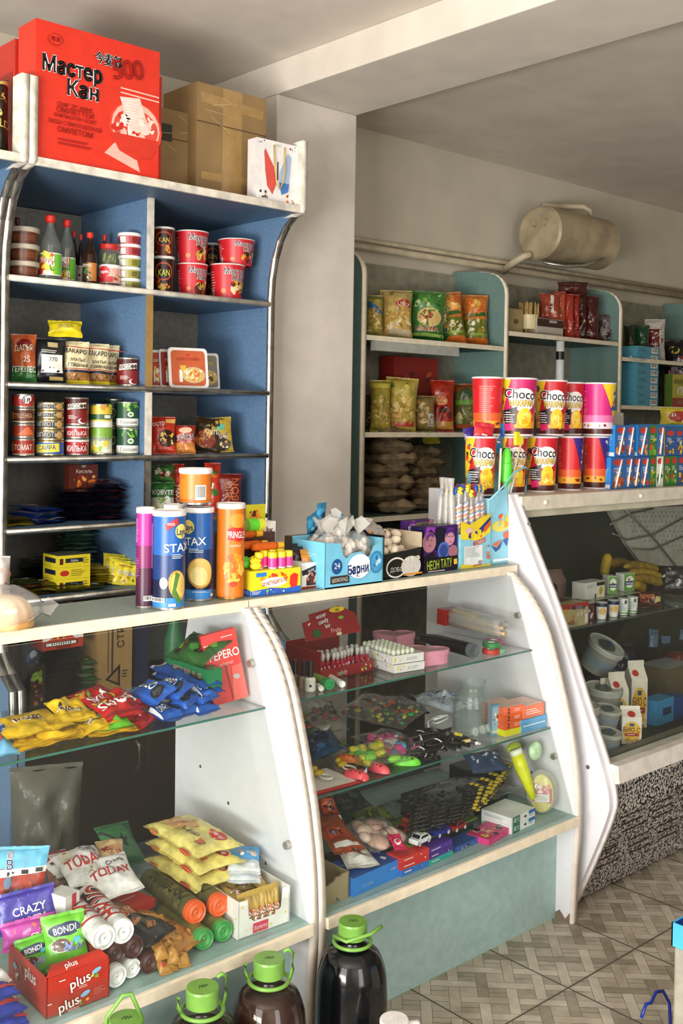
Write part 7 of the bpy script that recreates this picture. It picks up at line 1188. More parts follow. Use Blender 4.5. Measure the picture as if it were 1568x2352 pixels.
clog('coral rubber toy shoe with holes, left one at the front', 818, 1785, 'e8505a', .3); clog('coral rubber toy shoe with holes, right one by the blue tag', 868, 1770, 'ea5560', .1, 1.05); clog('coral rubber toy shoe pointing forward at the front', 845, 1800, 'e84a55', -.6, .9); clog('orange rubber toy shoe behind the coral ones', 800, 1748, 'e8742a', .6); clog('yellow-orange rubber toy shoe behind the left coral one', 838, 1755, 'e8a82a', .3, .9); clog('bright yellow rubber toy fish behind the shoes', 885, 1735, 'ece22a', .9, 1.25); clog('lime green rubber toy lying right of the yellow one', 935, 1757, '74dc3a', .8, 1.1)
lie('green dotted toy at the left behind the white card', (712, 1712), (745, 1704), z2, .05, .03, '*1f6a4a', [('a', 0, .5, .8, .8, ['16442c', '3a9a6a'], 8, .3)], tilt=.4, name='toy')
lie('green leaf-shaped ribbed toy behind the shoes', (760, 1728), (800, 1715), z2+.01, .05, .012, '*3a5a24', [('r', k*.16-.4, .5, .05, .8, '8ac83a') for k in range(6)], tilt=.2, name='toy')
lie('dark blue bag in the left corner of the middle glass shelf', (690, 1712), (722, 1760), z2+.005, .08, .04, '*24486a', [('a', 0, .5, .8, .8, ['3a6a9a', '1a2a44', '2a3a4a'], 12, .3)], tilt=.3)
a = zat(835, 1830, z2+.002); mb = MB(); mb.add([(-.03, 0, -.012), (.03, .02, .004), (.045, .028, .03), (.0, .01, .012), (-.02, .012, .006)], [(0, 1, 2, 3, 4)], C('*3f9ad0')); mb.add([(-.03, 0, -.011), (.0, .01, -.002), (.004, .012, .012), (-.02, .012, .007)], [(0, 1, 2, 3)], C('e4e8ec')); mb.add([(-.03, .002, -.012), (.03, .022, .004), (.045, .03, .03), (.0, .012, .012), (-.02, .014, .006)], [(4, 3, 2, 1, 0)], C('*3f9ad0')); mb.build('toy_tag', None, (zat(870, 1800, z2+.012).x, zat(870, 1800, z2+.012).y, z2+.013), (0, 0, .5), label='blue and white paper tag sticking out at the front of the toys', cat='tag')
# ---------------- bottom shelf
z0_ = ZS
A, B = (815, 2068), (926, 2017); obox('long bright blue box with silvery lettering on the bottom shelf', A, B, z0_, .10, .044, '2f7ed0', [('t', 'Crystal', -.22, .4, .22, '8ab4dc', None, 0, .3), ('t', '2 IN 1', .32, .62, .14, 'c8dcf0', None, 0, .2)], [('l', 0, .5, .5, .2, '8ab4dc', 1)], [('a', 0, .5, .9, .8, ['163a8a', 'e4e8f0', '1c4aa0'], 24, .12)], top='2456a8', name='blue_box')
for k, (A, B, zz, h, d, c, L) in enumerate((((930, 2030), (992, 2004), 0, .018, .05, '2f6ec0', 'blue small box lying under the red boxes on the bottom shelf'), ((928, 2033), (993, 2006), .0185, .015, .05, 'cc2a26', 'red small box, lower of the two red ones'), ((928, 2033), (993, 2006), .034, .015, .05, 'd23430', 'red small box, upper of the two red ones'), ((993, 2004), (1048, 1978), 0, .014, .05, '2aa098', 'teal small box lying under the violet boxes'), ((993, 2004), (1047, 1979), .0145, .014, .05, '4a2a8a', 'violet small box, lower of the two violet ones'), ((992, 2004), (1046, 1979), .029, .014, .05, '52309a', 'violet small box, upper of the two violet ones'), ((1048, 1958), (1105, 1932), 0, .014, .05, '2f5aa8', 'blue picture box lying right of the violet boxes'))):
    obox(L, A, B, z0_+zz, d, h, c, [('l', -.2, .5, .4, .4, 'e8d8d4', 1), ('a', .25, .5, .3, .7, [c, 'e8e4e0'], 3, .3)] if k < 6 else [('a', 0, .5, .9, .8, ['1c2f6a', 'd8502a', '3a8ad0', 'e8c83a', '2a2a2a'], 12, .35)], name='card_box', zp=z0_)
obox('pink picture box at the front of the bottom shelf', (1130, 1955), (1184, 1922), z0_, .07, .016, 'd83a7a', [('l', 0, .5, .7, .2, 'f0a8c4', 1)], [], [('a', 0, .5, .9, .9, ['e8b8a0', '2a1a24', 'e87aa8', 'f0d83a', 'd83a7a'], 24, .2)], name='picture_box')
for k in range(2): obox(('white and green box with Chinese lettering, lower of two at the right', 'white and green box with Chinese lettering, upper of two at the right')[k], (1178, 1924), (1232, 1898), z0_+.0225*k, .10, .022, 'e8ebea', [('r', -.30, .5, .3, 1, '176a4a'), ('t', '晨光', -.30, .55, .5, 'd8e8e0', None, 0, .24), ('o', .08, .5, .05, .14, '17171a'), ('r', .36, .8, .28, .4, '2a6ab8'), ('l', .34, .4, .2, .3, '8a9aa0', 2)], [('l', 0, .5, .8, .4, '9aa8a4', 3)], group='white and green boxes with Chinese lettering', zp=z0_, name='marker_box')
# toy cars on a green card
A, B = (948, 1978), (1105, 1908); a, b = zat(*A, z0_+.03), zat(*B, z0_+.03); yaw = math.atan2(b.y-a.y, b.x-a.x); w_ = (b-a).length
mb = MB().box((-w_/2, 0, -.004), (w_/2, .14, 0), C('5f7a2a')); paint(mb, S_top(0), w_, .14, [('a', 0, .5, .95, .9, ['7a9a2a', '4a6a24', '8aaa3a', '3a5a2a'], 20, .2), ('r', 0, .3, 1, .06, '8a8a80'), ('r', 0, .75, 1, .06, '8a8a80')], .0004)
mb.build('toy_card', None, ((a.x+b.x)/2, (a.y+b.y)/2, z0_+.053), (0, 0, yaw), label='green printed tray card on which the small toy cars stand', cat='card')
obox('low dark box holding up the toy car card', (965, 1970), (1095, 1915), z0_, .11, .047, '2a3a34', name='card_box')
def car(label, x, y, c, yaw_, s=1):
    q = zat(x, y, z0_+.054); t = thing('toy_car', label, 'toy car', (q.x, q.y, z0_+.0545), yaw_); L, W, H_ = .052*s, .024*s, .008*s; m = mat(c, .2); gl = mat('16181c', .1)
    P2 = [(-L/2, .004), (-L/2, .010), (-L*.46, .014), (-L*.30, .0145), (-L*.2, .022), (L*.22, .022), (L*.40, .0145), (L*.48, .012), (L/2, .009), (L/2, .004)]
    vs = [(x_, y_, z_*s) for y_ in (-W/2, W/2) for x_, z_ in P2]; n = 10
    MB().add(vs, [tuple(range(n)), tuple(range(n, 2*n))[::-1]]+[(i, n+i, n+(i+1) % n, (i+1) % n) for i in range(n)], m).build('car_body', t, bevel=.001)
    g = MB()
    for yy, o in ((-W/2-.0004, 1), (W/2+.0004, -1)): g.add([(-L*.26, yy, .015*s), (L*.32, yy, .015*s), (L*.2, yy, .0205*s), (-L*.19, yy, .0205*s)], [(0, 1, 2, 3)], gl)
    g.add([(L*.245, -W*.42, .0212*s+.0012), (L*.245, W*.42, .0212*s+.0012), (L*.39, W*.42, .0148*s+.0012), (L*.39, -W*.42, .0148*s+.0012)], [(0, 1, 2, 3)], gl); g.add([(-L*.215, -W*.42, .0218*s), (-L*.31, -W*.42, .0150*s), (-L*.31, W*.42, .0150*s), (-L*.215, W*.42, .0218*s)], [(0, 1, 2, 3)], gl); g.build('windows', t)
    for sx in (-.32, .32):
        for sy in (-1, 1): MB().lathe([(.001, -.002, C('c8c8c8')), (.002, -.002, C('c8c8c8')), (.0048*s, -.0018, BLACK), (.0048*s, .002, BLACK), (.001, .002, BLACK)], 14, Matrix.Translation((sx*L, sy*W*.48, .005*s)) @ Matrix.Rotation(PI/2*sy, 4, 'X')).build('wheel', t)
    return t
YC_ = yaw+.55
car('white toy car, front one on the green card', 972, 1950, 'e8e8ea', yaw+.05, 1.15); car('white toy car at the back of the green card', 985, 1892, 'e6e6e8', yaw-.05, 1.05); car('dark blue toy car', 1018, 1930, '1c2a8a', yaw, 1.1); car('orange toy car behind the blue one', 1022, 1905, 'c8502a', yaw, 1.0); car('dark red toy car at the right of the row', 1057, 1918, '8a1f1c', yaw, 1.05); car('black toy car with pale windows', 980, 1915, '24242a', yaw+.1, 1.0); car('red toy car behind the front white one at the left', 938, 1928, 'a8281f', yaw, 1.05); car('orange toy car at the back left', 952, 1900, 'c84a24', yaw, .95)
# carton flap and orange packets at the left
a = at(737, 2099, 'Z', z0_); o = MB(); km = mat('9c8c68', .8, var=.08, scale=10); q1, q2 = zat(752, 2095, z0_), zat(808, 2072, z0_); w_ = (q2-q1).length; hh_ = .062
o.add([(-w_*.6, 0, 0), (-w_*.1, 0, 0), (0, 0, .012), (w_*.12, 0, 0), (w_/2, 0, 0), (w_/2, 0, hh_), (w_*.2, 0, hh_), (w_*.12, 0, hh_*.93), (-w_*.05, 0, hh_*.95), (-w_*.1, 0, hh_*.85), (-w_*.5, 0, hh_*.7), (-w_*.6, 0, hh_*.68)], [tuple(range(12))], km); o.add([(x, .004, zz) for x, _, zz in o.v[:12]], [tuple(range(12))[::-1]], km); o.box((-w_*.6, .1, 0), (w_/2, .104, hh_), km).box((w_/2-.004, 0, 0), (w_/2, .1, hh_), km).box((-w_*.6, .004, 0), (w_/2, .1, .003), km)
o.build('cardboard_tray', None, ((q1.x+q2.x)/2, (q1.y+q2.y)/2, z0_), (0, 0, math.atan2(q2.y-q1.y, q2.x-q1.x)), label='torn open cardboard tray at the left front corner of the bottom shelf', cat='carton')
G = 'orange and white hanging packets'
for k, (A, B, zz, ln, tl) in enumerate((((795, 2000), (870, 1990), .05, .15, .1), ((765, 1965), (835, 1950), .06, .13, .25), ((745, 1900), (790, 1892), .07, .10, .6))): lie(('orange and white packet, front one above the blue box', 'orange packet behind the front orange one', 'dull red packet standing at the back left')[k], A, B, z0_+zz, ln, .018, ('*d8d4cc', '*a8502a', '*8a2f24')[k], [('p', [(-.4, .3), (.3, .25), (.4, .6), (-.3, .7)], 'c8502a'), ('a', 0, .45, .5, .3, ['2a1a14', 'e8e4e0', 'e8702a', '3a4a7a'], 10, .3), ('r', 0, .1, .8, .12, 'f0eeea')], tilt=tl, group=G)
lie('clear bag with a pale pink balloon and a magenta tag', (850, 1975), (945, 1945), z0_+.045, .12, .05, 'e8d8d0', clearm=FILMC, fill=(['d8b8a8', 'c8a090', 'd8c0b4'], 14, .018), tilt=.2, name='balloon_bag', cat='bag'); lie('magenta paper tag with a white oval on the pink balloon bag', (905, 1955), (935, 1950), z0_+.10, .045, .002, '*c81f54', [('o', 0, .5, .3, .2, 'f0ece8'), ('o', 0, .5, .2, .12, 'c81f54')], tilt=.5, name='paper_tag', cat='tag')
obox('low dark carton underneath the balloon bag and packets', (800, 2030), (925, 1990), z0_, .10, .04, '33302a', name='card_box')
lie('olive green packet behind the balloon bag', (850, 1925), (930, 1905), z0_+.03, .10, .03, '*4f6a24', [('a', 0, .5, .8, .8, ['7a8a3a', '2a3a1a'], 12, .3)], tilt=.2); lie('dark grey packet at the back left of the bottom shelf', (790, 1905), (880, 1880), z0_+.03, .12, .03, '*2a3a38', [('a', 0, .5, .8, .8, ['4a5a54', '1a2422'], 10, .3)], tilt=.3)
# necklaces bag
G = 'black and yellow bead strands in a clear sleeve'
a, b = zat(935, 1905, z0_+.075), zat(1190, 1860, z0_+.075)
s0 = None
for k in range(9):
    f_ = k/8; x0_, y0__ = 1070+f_*125-25*(1-f_), 1880-f_*62+30*math.sin(f_*2.2)*.3; q = zat(1075-f_*30, 1785+f_*68, z0_+.088)
    if s0 is None:
        s0 = thing('bead_strand', 'curved strand of black and yellow beads in the clear sleeve', 'bead strand', q, (0, 0, 0), G); mb = MB(); m1, m2 = mat('16181a', .2), mat('b8a02c', .3)
        for i in range(26): tt = i/25; mb.ball((-.13+.26*tt, .035*math.sin(tt*PI)*-1, .006*math.sin(i*2.1)), .0058, m2 if (tt > .45 and i % 3) else m1, 7, (1, .9, .7), Matrix.Rotation(i, 4, 'Z'))
        mb.build('beads', s0); MB().tube([(-.13+.26*i/10, .035*math.sin(i/10*PI)*-1, 0) for i in range(11)], .0016, C('4a4a46'), 6).build('string', s0); s0.rotation_euler = (0, 0, .05); s0.scale = (1.8, 1.5, 1)
    else: clone(s0, q, (R.uniform(-.03, .03), 0, .05+.02*k))
lie('clear flat sleeve lying over the bead strands', (985, 1900), (1190, 1815), z0_+.072, .17, .022, 'e8e8e8', clearm=clear('dfe4e4', .02, .08, 1.3), tilt=0, name='clear_sleeve', cat='sleeve')
obox('flat carton under the bead strands at the back of the bottom shelf', (1000, 1905), (1165, 1850), z0_, .14, .06, '1e2624', name='card_box')
lie('blue-grey blister of clear beads behind the bead strands', (1085, 1782), (1170, 1770), z0_+.10, .07, .02, '*3a4a6a', [('a', 0, .6, .9, .5, ['c8d0d8', 'e8ecf0', '5a6a9a'], 16, .2)], tilt=.5)
obox('dark carton at the back right under the blue-grey blister', (1085, 1842), (1165, 1815), z0_, .08, .095, '20282a', name='card_box')
# toys hanging by the side panel
t = thing('bubble_toy', 'long yellow toy bottle leaning by the white side panel in a clear pack', 'toy', at(1224, 1834, 'X', 2.46)); a = t.location.copy(); b = at(1185, 1728, 'X', 2.44)-a; b = Vector(b)
MB().tube([(0, 0, 0), b*.35, b*.7, b*.95], lambda s_: .010+.010*min(1, s_*1.6), mat('dce02a', .3), 16).build('toy_body', t); MB().tube([b*.95, b*1.06], .019, C('e8ecd8'), 16).build('cap', t)
q = at(1243, 1862, 'X', 2.49); t = thing('racket_toy', 'yellow and red round toy with a white label, clear-packed beside the side panel', 'toy', (q.x, q.y, z0_+.004), (-.15, 0, face_cam(q.x, q.y)+.1)); hh_ = .135
mb = MB(); pts = [(.034*math.cos(2*PI*k/28), -.004, .055+.052*math.sin(2*PI*k/28)) for k in range(28)]; mb.add(pts+[(x, .01, zz) for x, _, zz in pts], [tuple(range(28))[::-1], tuple(range(28, 56))]+[(i, 28+i, 28+(i+1) % 28, (i+1) % 28) for i in range(28)], C('e6d84a')); paint(mb, S_front(-.004), .07, .11, [('p', [(-.4, .3), (.4, .25), (.42, .62), (-.3, .78)], 'c8404a'), ('a', 0, .62, .6, .3, ['e8d0b0', 'f0ece4', 'd8502a'], 10, .3), ('r', .02, .38, .6, .2, 'f0eeea'), ('l', .02, .38, .5, .12, '9a9a9a', 3)], .001); mb.build('toy_face', t); mb = MB(); mb.ball((0, .0, .06), .062, FILM, 20, (.75, .3, 1)); mb.build('clear_pack', t)
q = at(1228, 1725, 'X', 2.51); MB().ball((0, 0, 0), .026, mat('9ad08a', .4, h2='d8ecd0', scale=60), 18, (1, .6, 1.1)).build('toy_ball', None, q, label='pale green speckled ball toy hanging by the side panel', cat='toy')
q = at(1180, 1718, 'X', 2.50); MB().ball((0, 0, 0), .022, C('b8d03a'), 16, (1.4, .6, .8)).build('toy_ball', None, q, label='lime green toy right above the yellow bottle toy', cat='toy')
# ================================================================ TEAL SHELVES
def tb(label, x0, x1, y0, y1, z, base, ops, zones=None, Y=3.30, t=.09, tilt=-.1, roll=0, group=None, **k): return bag(label, x0, x1, y0, y1, Y, z, base, ops, zones, t, group, tilt=tilt, roll=roll, wr=.006, **k)
pasta = lambda: ('a', 0, .38, .85, .55, ['d8b868', 'c49a48', 'e8d090', 'a87c34', 'c8a050'], 46, .13)
G = 'pasta and grain bags on the top teal shelf'; z = 1.786
tb('pale pasta bag half hidden behind the upright at the left of the top teal shelf', 838, 880, 668, 770, z, '*a89a4a', [('p', [(-.5, .7), (.4, .5), (.5, .62), (-.4, .85)], '3a6a9a'), pasta(), ('r', 0, .95, 1, .1, '6a7a3a')], group=G, Y=3.32)
tb('clear pasta bag with a red oval brand mark on the top teal shelf', 873, 948, 655, 772, z, '*b89a58', [('r', 0, .93, .9, .08, '8a5a3a'), ('p', [(-.5, .9), (.5, .78), (.5, .98), (-.5, .98)], 'a8985a'), pasta(), ('o', .2, .7, .26, .1, 'a8322a'), ('t', 'Ulker', .2, .7, .1, 'e8dcc8', None, 0, .42), ('p', [(-.3, .08), (.4, .02), (.48, .16), (-.2, .18)], 'b8a888')], group=G)
tb('green pasta bag with crumpled bright green top, third on the top teal shelf', 934, 1020, 655, 776, z, '*3f7a34', [('a', 0, .82, .9, .3, ['8aa84a', '2a5a24', 'c8d08a', '4a8a3a'], 12, .28), ('o', .05, .46, .36, .2, 'c8a868'), ('a', .05, .46, .6, .34, ['d8b878', 'a8783a', 'e8d098', '8a3a2a'], 24, .18), ('r', 0, .1, 1, .06, '8aa84a'), ('t', 'МАКФА', .0, .22, .1, '8a2420', 'd8c8a0', 0, .7)], [(.2, '*2a5a28'), (1, '*3f7a34')], group=G, roll=.05)
tb('narrow green pasta bag between the wide green and the orange bags', 1000, 1044, 665, 780, z, '*4a7a30', [('a', 0, .75, .9, .35, ['a8b84a', '2a5a24', 'c8d08a'], 9, .3), ('a', 0, .4, .8, .4, ['d8b878', 'a8783a', '8a3a2a', 'e8e0c0'], 14, .25)], [(.3, '*2f5a24'), (1, '*4a7a30')], group=G, Y=3.33)
for k, (x0, x1, y0, L) in enumerate(((1022, 1072, 664, 'orange and green pasta bag with a pointed top, left of the three orange ones'), (1058, 1122, 666, 'orange and green pasta bag, middle of the three orange ones'), (1104, 1148, 658, 'orange and green pasta bag beside the rounded upright'))):
    tb(L, x0, x1, y0, 788, z, '*c8742a', [('a', 0, .8, .8, .3, ['d8a84a', 'c85a24', 'e8b860'], 8, .28), ('p', [(-.5, .52), (.5, .58), (.5, .66), (-.5, .60)], '2f5a24'), ('a', 0, .36, .8, .3, ['d8c888', 'a8883a', '5a6a24', 'e8e0c0'], 20, .2), ('r', 0, .2, 1, .05, '8aa03a')], [(.12, '*c86a28'), (.48, '*6a7424'), (1, '*c8742a')], group=G, Y=3.29+.02*k, roll=(-.12, 0, .06)[k])
z = 1.385; G = 'bags on the second teal shelf'
tb('yellow pasta bag leaning at the left of the second teal shelf', 850, 898, 868, 990, z, '*a8983a', [pasta(), ('r', 0, .9, 1, .1, 'c8b84a')], group=G); tb('big yellow pasta bag with a red base mark on the second teal shelf', 880, 956, 862, 990, z, '*b8a448', [('a', -.05, .82, .8, .26, ['c8b84a', '5a6a24', 'd8c860'], 8, .28), pasta(), ('p', [(-.2, .06), (.4, .08), (.4, .18), (-.2, .14)], 'a8302a')], group=G, roll=.06)
tb('dark bag in the shadow at the left end of the second teal shelf', 838, 866, 900, 990, z, '*4a3a24', [pasta()], group=G, Y=3.38)
tb('clear bag of noodles with a white label on the second teal shelf', 944, 1000, 905, 990, z, '*8a7440', [('a', 0, .5, .9, .8, ['c8a868', '8a6a3a', 'b8904a'], 20, .2), ('r', .3, .3, .3, .36, 'c8c4bc'), ('l', .3, .3, .2, .3, '6a6a6a', 5)], group=G)
tb('red packet with an orange band on the second teal shelf', 990, 1044, 870, 992, z, '*a02818', [('o', -.1, .6, .3, .1, 'c87a3a'), ('a', .1, .35, .5, .3, ['2a1412', '5a1c14'], 8, .3), ('r', 0, .1, .9, .16, 'b8863a'), ('t', 'ЧАЙ', -.1, .6, .08, 'e8d0a0')], group=G, t=.05); tb('green and brown rice bag beside the paper cups on the second teal shelf', 1040, 1094, 880, 994, z, '*5a5a2c', [('o', 0, .8, .3, .12, '2a4a24'), ('r', 0, .6, .9, .1, '5a8a2c'), ('a', 0, .3, .8, .4, ['8a8a4a', '6a6a34', 'a89a5a'], 18, .22), ('r', 0, .08, 1, .08, 'a84a20')], [(.8, '*5a5a2c'), (1, '*8a4a24')], group=G)
for k, (x0, x1, y0, y1, L) in enumerate(((898, 955, 855, 900, 'dark red tea carton behind the yellow pasta bags, lower left'), (945, 1000, 860, 905, 'dark red tea carton behind the bags, lower right'), (900, 1002, 818, 857, 'long dark red tea carton on top of the two lower ones'))):
    a, b = at(x0, y1, 'Y', 3.42), at(x1, y1, 'Y', 3.42); zb = 1.385 if k < 2 else 1.56; zt = at(x0, y0, 'Y', 3.42).z; cbox(L, ((a.x+b.x)/2, 3.41, zb+.001*(k == 2)), b.x-a.x-.002, .09, (1.559 if k < 2 else zt)-zb, '8a1d18', [('a', 0, .4, .7, .5, ['a8302a', '5a1410', 'b8502a'], 6, .3)], name='tea_carton', cat='carton', group='dark red tea cartons')
z = 1.031; sk_ = [mat('8a7658', .8, var=.2, scale=30, bump=.4), mat('7a684c', .8, var=.2, scale=30, bump=.4)]
G = 'brown grain bags stacked on the lower teal shelf'; p0 = None
for c, (xc, yc_, n, dy) in enumerate(((880, 1178, 7, .052), (955, 1180, 6, .046))):
    for k in range(n):
        q = at(xc+(-6 if k % 2 else 6), yc_, 'Y', 3.33+.05*c); zz = z+dy*k+.03
        mb = MB(); S = mb.pouch(.20, .20, .068, sk_[k % 2], 100*c+k, wr=.007, fin=.002, p=.3, nu=12, nv=12)
        mb.build('grain_bag', None, (q.x, 3.24+.05*c, zz), (-PI/2+R.uniform(-.05, .05), R.uniform(-.05, .05), R.uniform(-.25, .25)-.1), label='brown grain bag in the %s pile of grain bags, %s' % (('left', 'right')[c], ('topmost' if k == n-1 else ('lowest', 'second from the bottom', 'third from the bottom', 'fourth from the bottom', 'fifth from the bottom', 'sixth from the bottom')[k])), cat='bag', group=G+(' left pile', ' right pile')[c])
mb = MB(); S = mb.pouch(.09, .06, .04, C('*a8a02c'), 3); paint(mb, S, .09, .06, [('o', 0, .5, .3, .2, '5a5a1a')]); q = at(982, 1090, 'Y', 3.36); mb.build('food_packet', None, (q.x, 3.34, z+.046*6+.035), (-.5, 0, -.3), label='dull yellow packet lying on the right pile of grain bags', cat='packet')
for k, (x, y) in enumerate(((1000, 1150), (1012, 1180))): q = at(x, y, 'Y', 3.3); mb = MB(); S = mb.pouch(.12, .10, .05, sk_[0] if k else C('*a8903a'), 8+k); mb.build('food_packet', None, (q.x, 3.30, z+.03+.05*(1-k)), (-PI/2+.3, 0, .3), label=('olive packet sagging at the right of the grain bags', 'brown packet under the olive one right of the grain bags')[k], cat='packet')
back = cbox('dark carton on the lowest shelf behind the toy case', (at(900, 1440, 'Y', 3.3).x, 3.28, .741), .40, .2, .17, '3a3020', [('t', 'АКЦИЯ', 0, .5, .3, '6a5a3a')], name='cardboard_box')
# bay 2
z = 1.861
t_ = [('1170', 1172, 1200, 705, 762, 'd8c490'), ('x', 1196, 1230, 692, 762, 'd2b878')]
cbox('small cream carton at the left end of the upper middle teal shelf', (at(1184, 762, 'Y', 3.28).x, 3.28, z), .10, .06, .12, 'a89468', [('o', 0, .5, .2, .1, '6a5a3a')], name='card_box')
wdm = mat('c8a968', .6, var=.15, scale=40); st0 = thing('match_bundle', 'bundle of thin wooden sticks standing on the upper middle teal shelf', 'bundle', (at(1213, 762, 'Y', 3.3).x, 3.30, z)); mb = MB()
for k in range(60): a = R.uniform(0, 6.28); r_ = .045*math.sqrt(R.random()); mb.tube([(r_*math.cos(a), r_*math.sin(a), 0), (r_*1.1*math.cos(a), r_*1.1*math.sin(a), .15+R.uniform(-.01, .015))], .0028, wdm, 5)
mb.build('sticks', st0); MB().lathe([(.048, .03, C('d8c898')), (.049, .10, C('d8c898'))], 20).build('paper_band', st0)
cbox('white and brown egg-style carton in front on the upper middle teal shelf', (at(1263, 766, 'Y', 3.24).x, 3.24, z), .21, .09, .085, 'b8b0a0', [('r', 0, .75, 1, .45, '3a2018'), ('r', .1, .85, .3, .16, 'a8a098'), ('r', 0, .15, .9, .06, '8a8478')], name='egg_carton', cat='carton'); cbox('dark brown carton behind the egg-style carton', (at(1240, 766, 'Y', 3.36).x, 3.36, z), .10, .06, .16, '6a5a4a', [('r', 0, .7, .5, .3, 'b8b0a0')], name='card_box')
G = 'red and brown bags on the upper middle teal shelf'
for k, (x0, x1, y0, c, L, zb, Y, h) in enumerate(((1240, 1285, 668, '*9a4028', 'rust red bag with a white strip, leftmost of the red bags', z+.088, 3.30, 1), (1275, 1300, 662, '*a84a30', 'rust red bag next to the strip one', z+.05, 3.29, 1), (1296, 1318, 668, '*a83a28', 'bright red narrow bag', z, 3.27, 1), (1312, 1332, 668, '*9a2c20', 'red narrow bag right of the bright one', z, 3.28, 1), (1325, 1348, 655, '*3a1612', 'black-brown tall narrow bag', z, 3.27, 1), (1342, 1375, 668, '*4a1c18', 'dark brown crinkled bag with a white patch', z, 3.26, 1))):
    tb(L, x0, x1, y0, 775 if zb == z else 775-int((zb-z)*500), zb, c, [('a', 0, .35, .6, .4, ['5a1c14', 'c8a888', c[1:]], 6, .3), ('r', -.1 if k else .1, .6, .18, .7, 'd8d0c4' if k == 0 else c[1:])], t=.05, group=G, Y=Y)
tb('grey-brown round bag at the right end of the upper middle teal shelf', 1360, 1410, 712, 782, z, '*5a4c46', [('o', .1, .4, .3, .36, '8a827c'), ('a', 0, .5, .9, .8, ['3a2c28', '6a5c54', '2a1c1a'], 12, .3)], t=.09)
tb('dark brown bag lying across the tops of the red bags', 1280, 1350, 643, 672, z+.235, '*4a2420', [('a', 0, .5, .9, .6, ['6a3028', '2a1412'], 8, .3)], t=.07)
MB().tube([(0, 0, 0), (0, 0, .40)], .020, C('d8dcdc'), 14).build('white_tube', None, (at(1285, 860, 'Y', 3.15).x, 3.15, 1.43), label='white upright tube with a dark band behind the paper cups', cat='tube')
MB().lathe([(.0205, 0, BLACK), (.0205, .04, BLACK)], 16).build('dark_band', bpy.data.objects['white_tube'], (0, 0, .31))
MB().box((-.03, -.03, 0), (.03, .03, .229), C('23302c')).build('stand_post', None, (at(1285, 900, 'Y', 3.15).x, 3.15, 1.20), label='dark post holding the white tube behind the paper cups', cat='post')
MB().box((-.2, -.1, 0), (.2, .03, 1.2), C('23302c')).build('low_cupboard', None, (at(1285, 900, 'Y', 3.15).x, 3.155, 0), label='dark low cupboard behind the refrigerated case under the white tube', cat='cupboard')
# bay 3
z = 1.786
tb('dark green bag on the upper right teal shelf', 1452, 1492, 730, 815, z, '*1f4a2a', [('a', 0, .4, .8, .6, ['16341e', '3a6a3a', '6a4a2a'], 9, .3)], t=.14, Y=3.35); tb('green and brown crumpled bag at the left of the upper right teal shelf', 1434, 1462, 730, 815, z, '*2a3a24', [('a', 0, .3, .9, .5, ['7a4a24', '3a5a2a', '16241a'], 9, .3)], t=.1, Y=3.38)
tb('white and dark red bag standing on the upper right teal shelf', 1482, 1528, 714, 815, z, '*c8c2b8', [('r', -.15, .38, .62, .76, '6a1c18'), ('a', .3, .6, .3, .4, ['8a3a24', '6a2a1c'], 5, .35), ('t', 'ICE', -.1, .3, .14, 'd8d0c8', None, PI/2, .8)], t=.08, Y=3.32)
for k in range(8):
    a, b = at(1454, 930, 'Y', 3.22), at(1500, 930, 'Y', 3.22); cbox(('light blue flat box with a barcode, %s of the eight-box stack' % ('bottom', 'second', 'third', 'fourth', 'fifth', 'sixth', 'seventh', 'top')[k]), ((a.x+b.x)/2+.02+.002*math.sin(k*2), 3.21, 1.531+.0405*k), .215, .16, .040, '4c97ae', [('b', .28, .5, .3, .72), ('l', -.25, .5, .36, .5, '2f6a84', 2)], group='light blue boxes stacked by the right upright', name='blue_box', side='5aa4b8')
tb('black bag with red lettering and a white splash at the right edge', 1526, 1600, 768, 928, 1.531, '*171314', [('o', -.2, .86, .16, .06, 'b8b23a'), ('o', .15, .68, .3, .14, 'd8d4d0'), ('o', .15, .68, .22, .1, '8a1c1c'), ('t', 'BLOOM', .0, .48, .12, 'b8241f', 'e0dcd8', 0, .8), ('a', 0, .3, .8, .2, ['8a1c1c', '2a1a1a'], 6, .25), ('o', .1, .25, .22, .07, 'c8c04a')], Y=3.30, t=.08)
cbox('yellow and red carton in front of the black bag at the right edge', (at(1560, 930, 'Y', 3.215).x, 3.212, 1.531), .17, .05, .185, 'b8b03c', [('r', 0, .14, 1, .28, '9a3424'), ('t', 'МИНДАЛЬ', 0, .78, .13, '5a5a24', 'd8d070', 0, .8), ('o', .05, .5, .3, .14, 'd8d8a8'), ('a', .05, .5, .5, .2, ['e8e8c8', 'a8a850', 'd8c860'], 7, .3), ('t', 'РАСЧ', 0, .14, .1, 'e0c890')], side='5f7a2c', name='nut_carton', cat='carton')
MB().tube([at(1447, 818, 'Y', 3.18), at(1455, 825, 'Y', 3.18), at(1466, 829, 'Y', 3.18), at(1480, 826, 'Y', 3.18)], .0025, C('e8e6e0'), 6).build('white_wire', None, label='short curved white wire in front of the blue box stack', cat='wire')
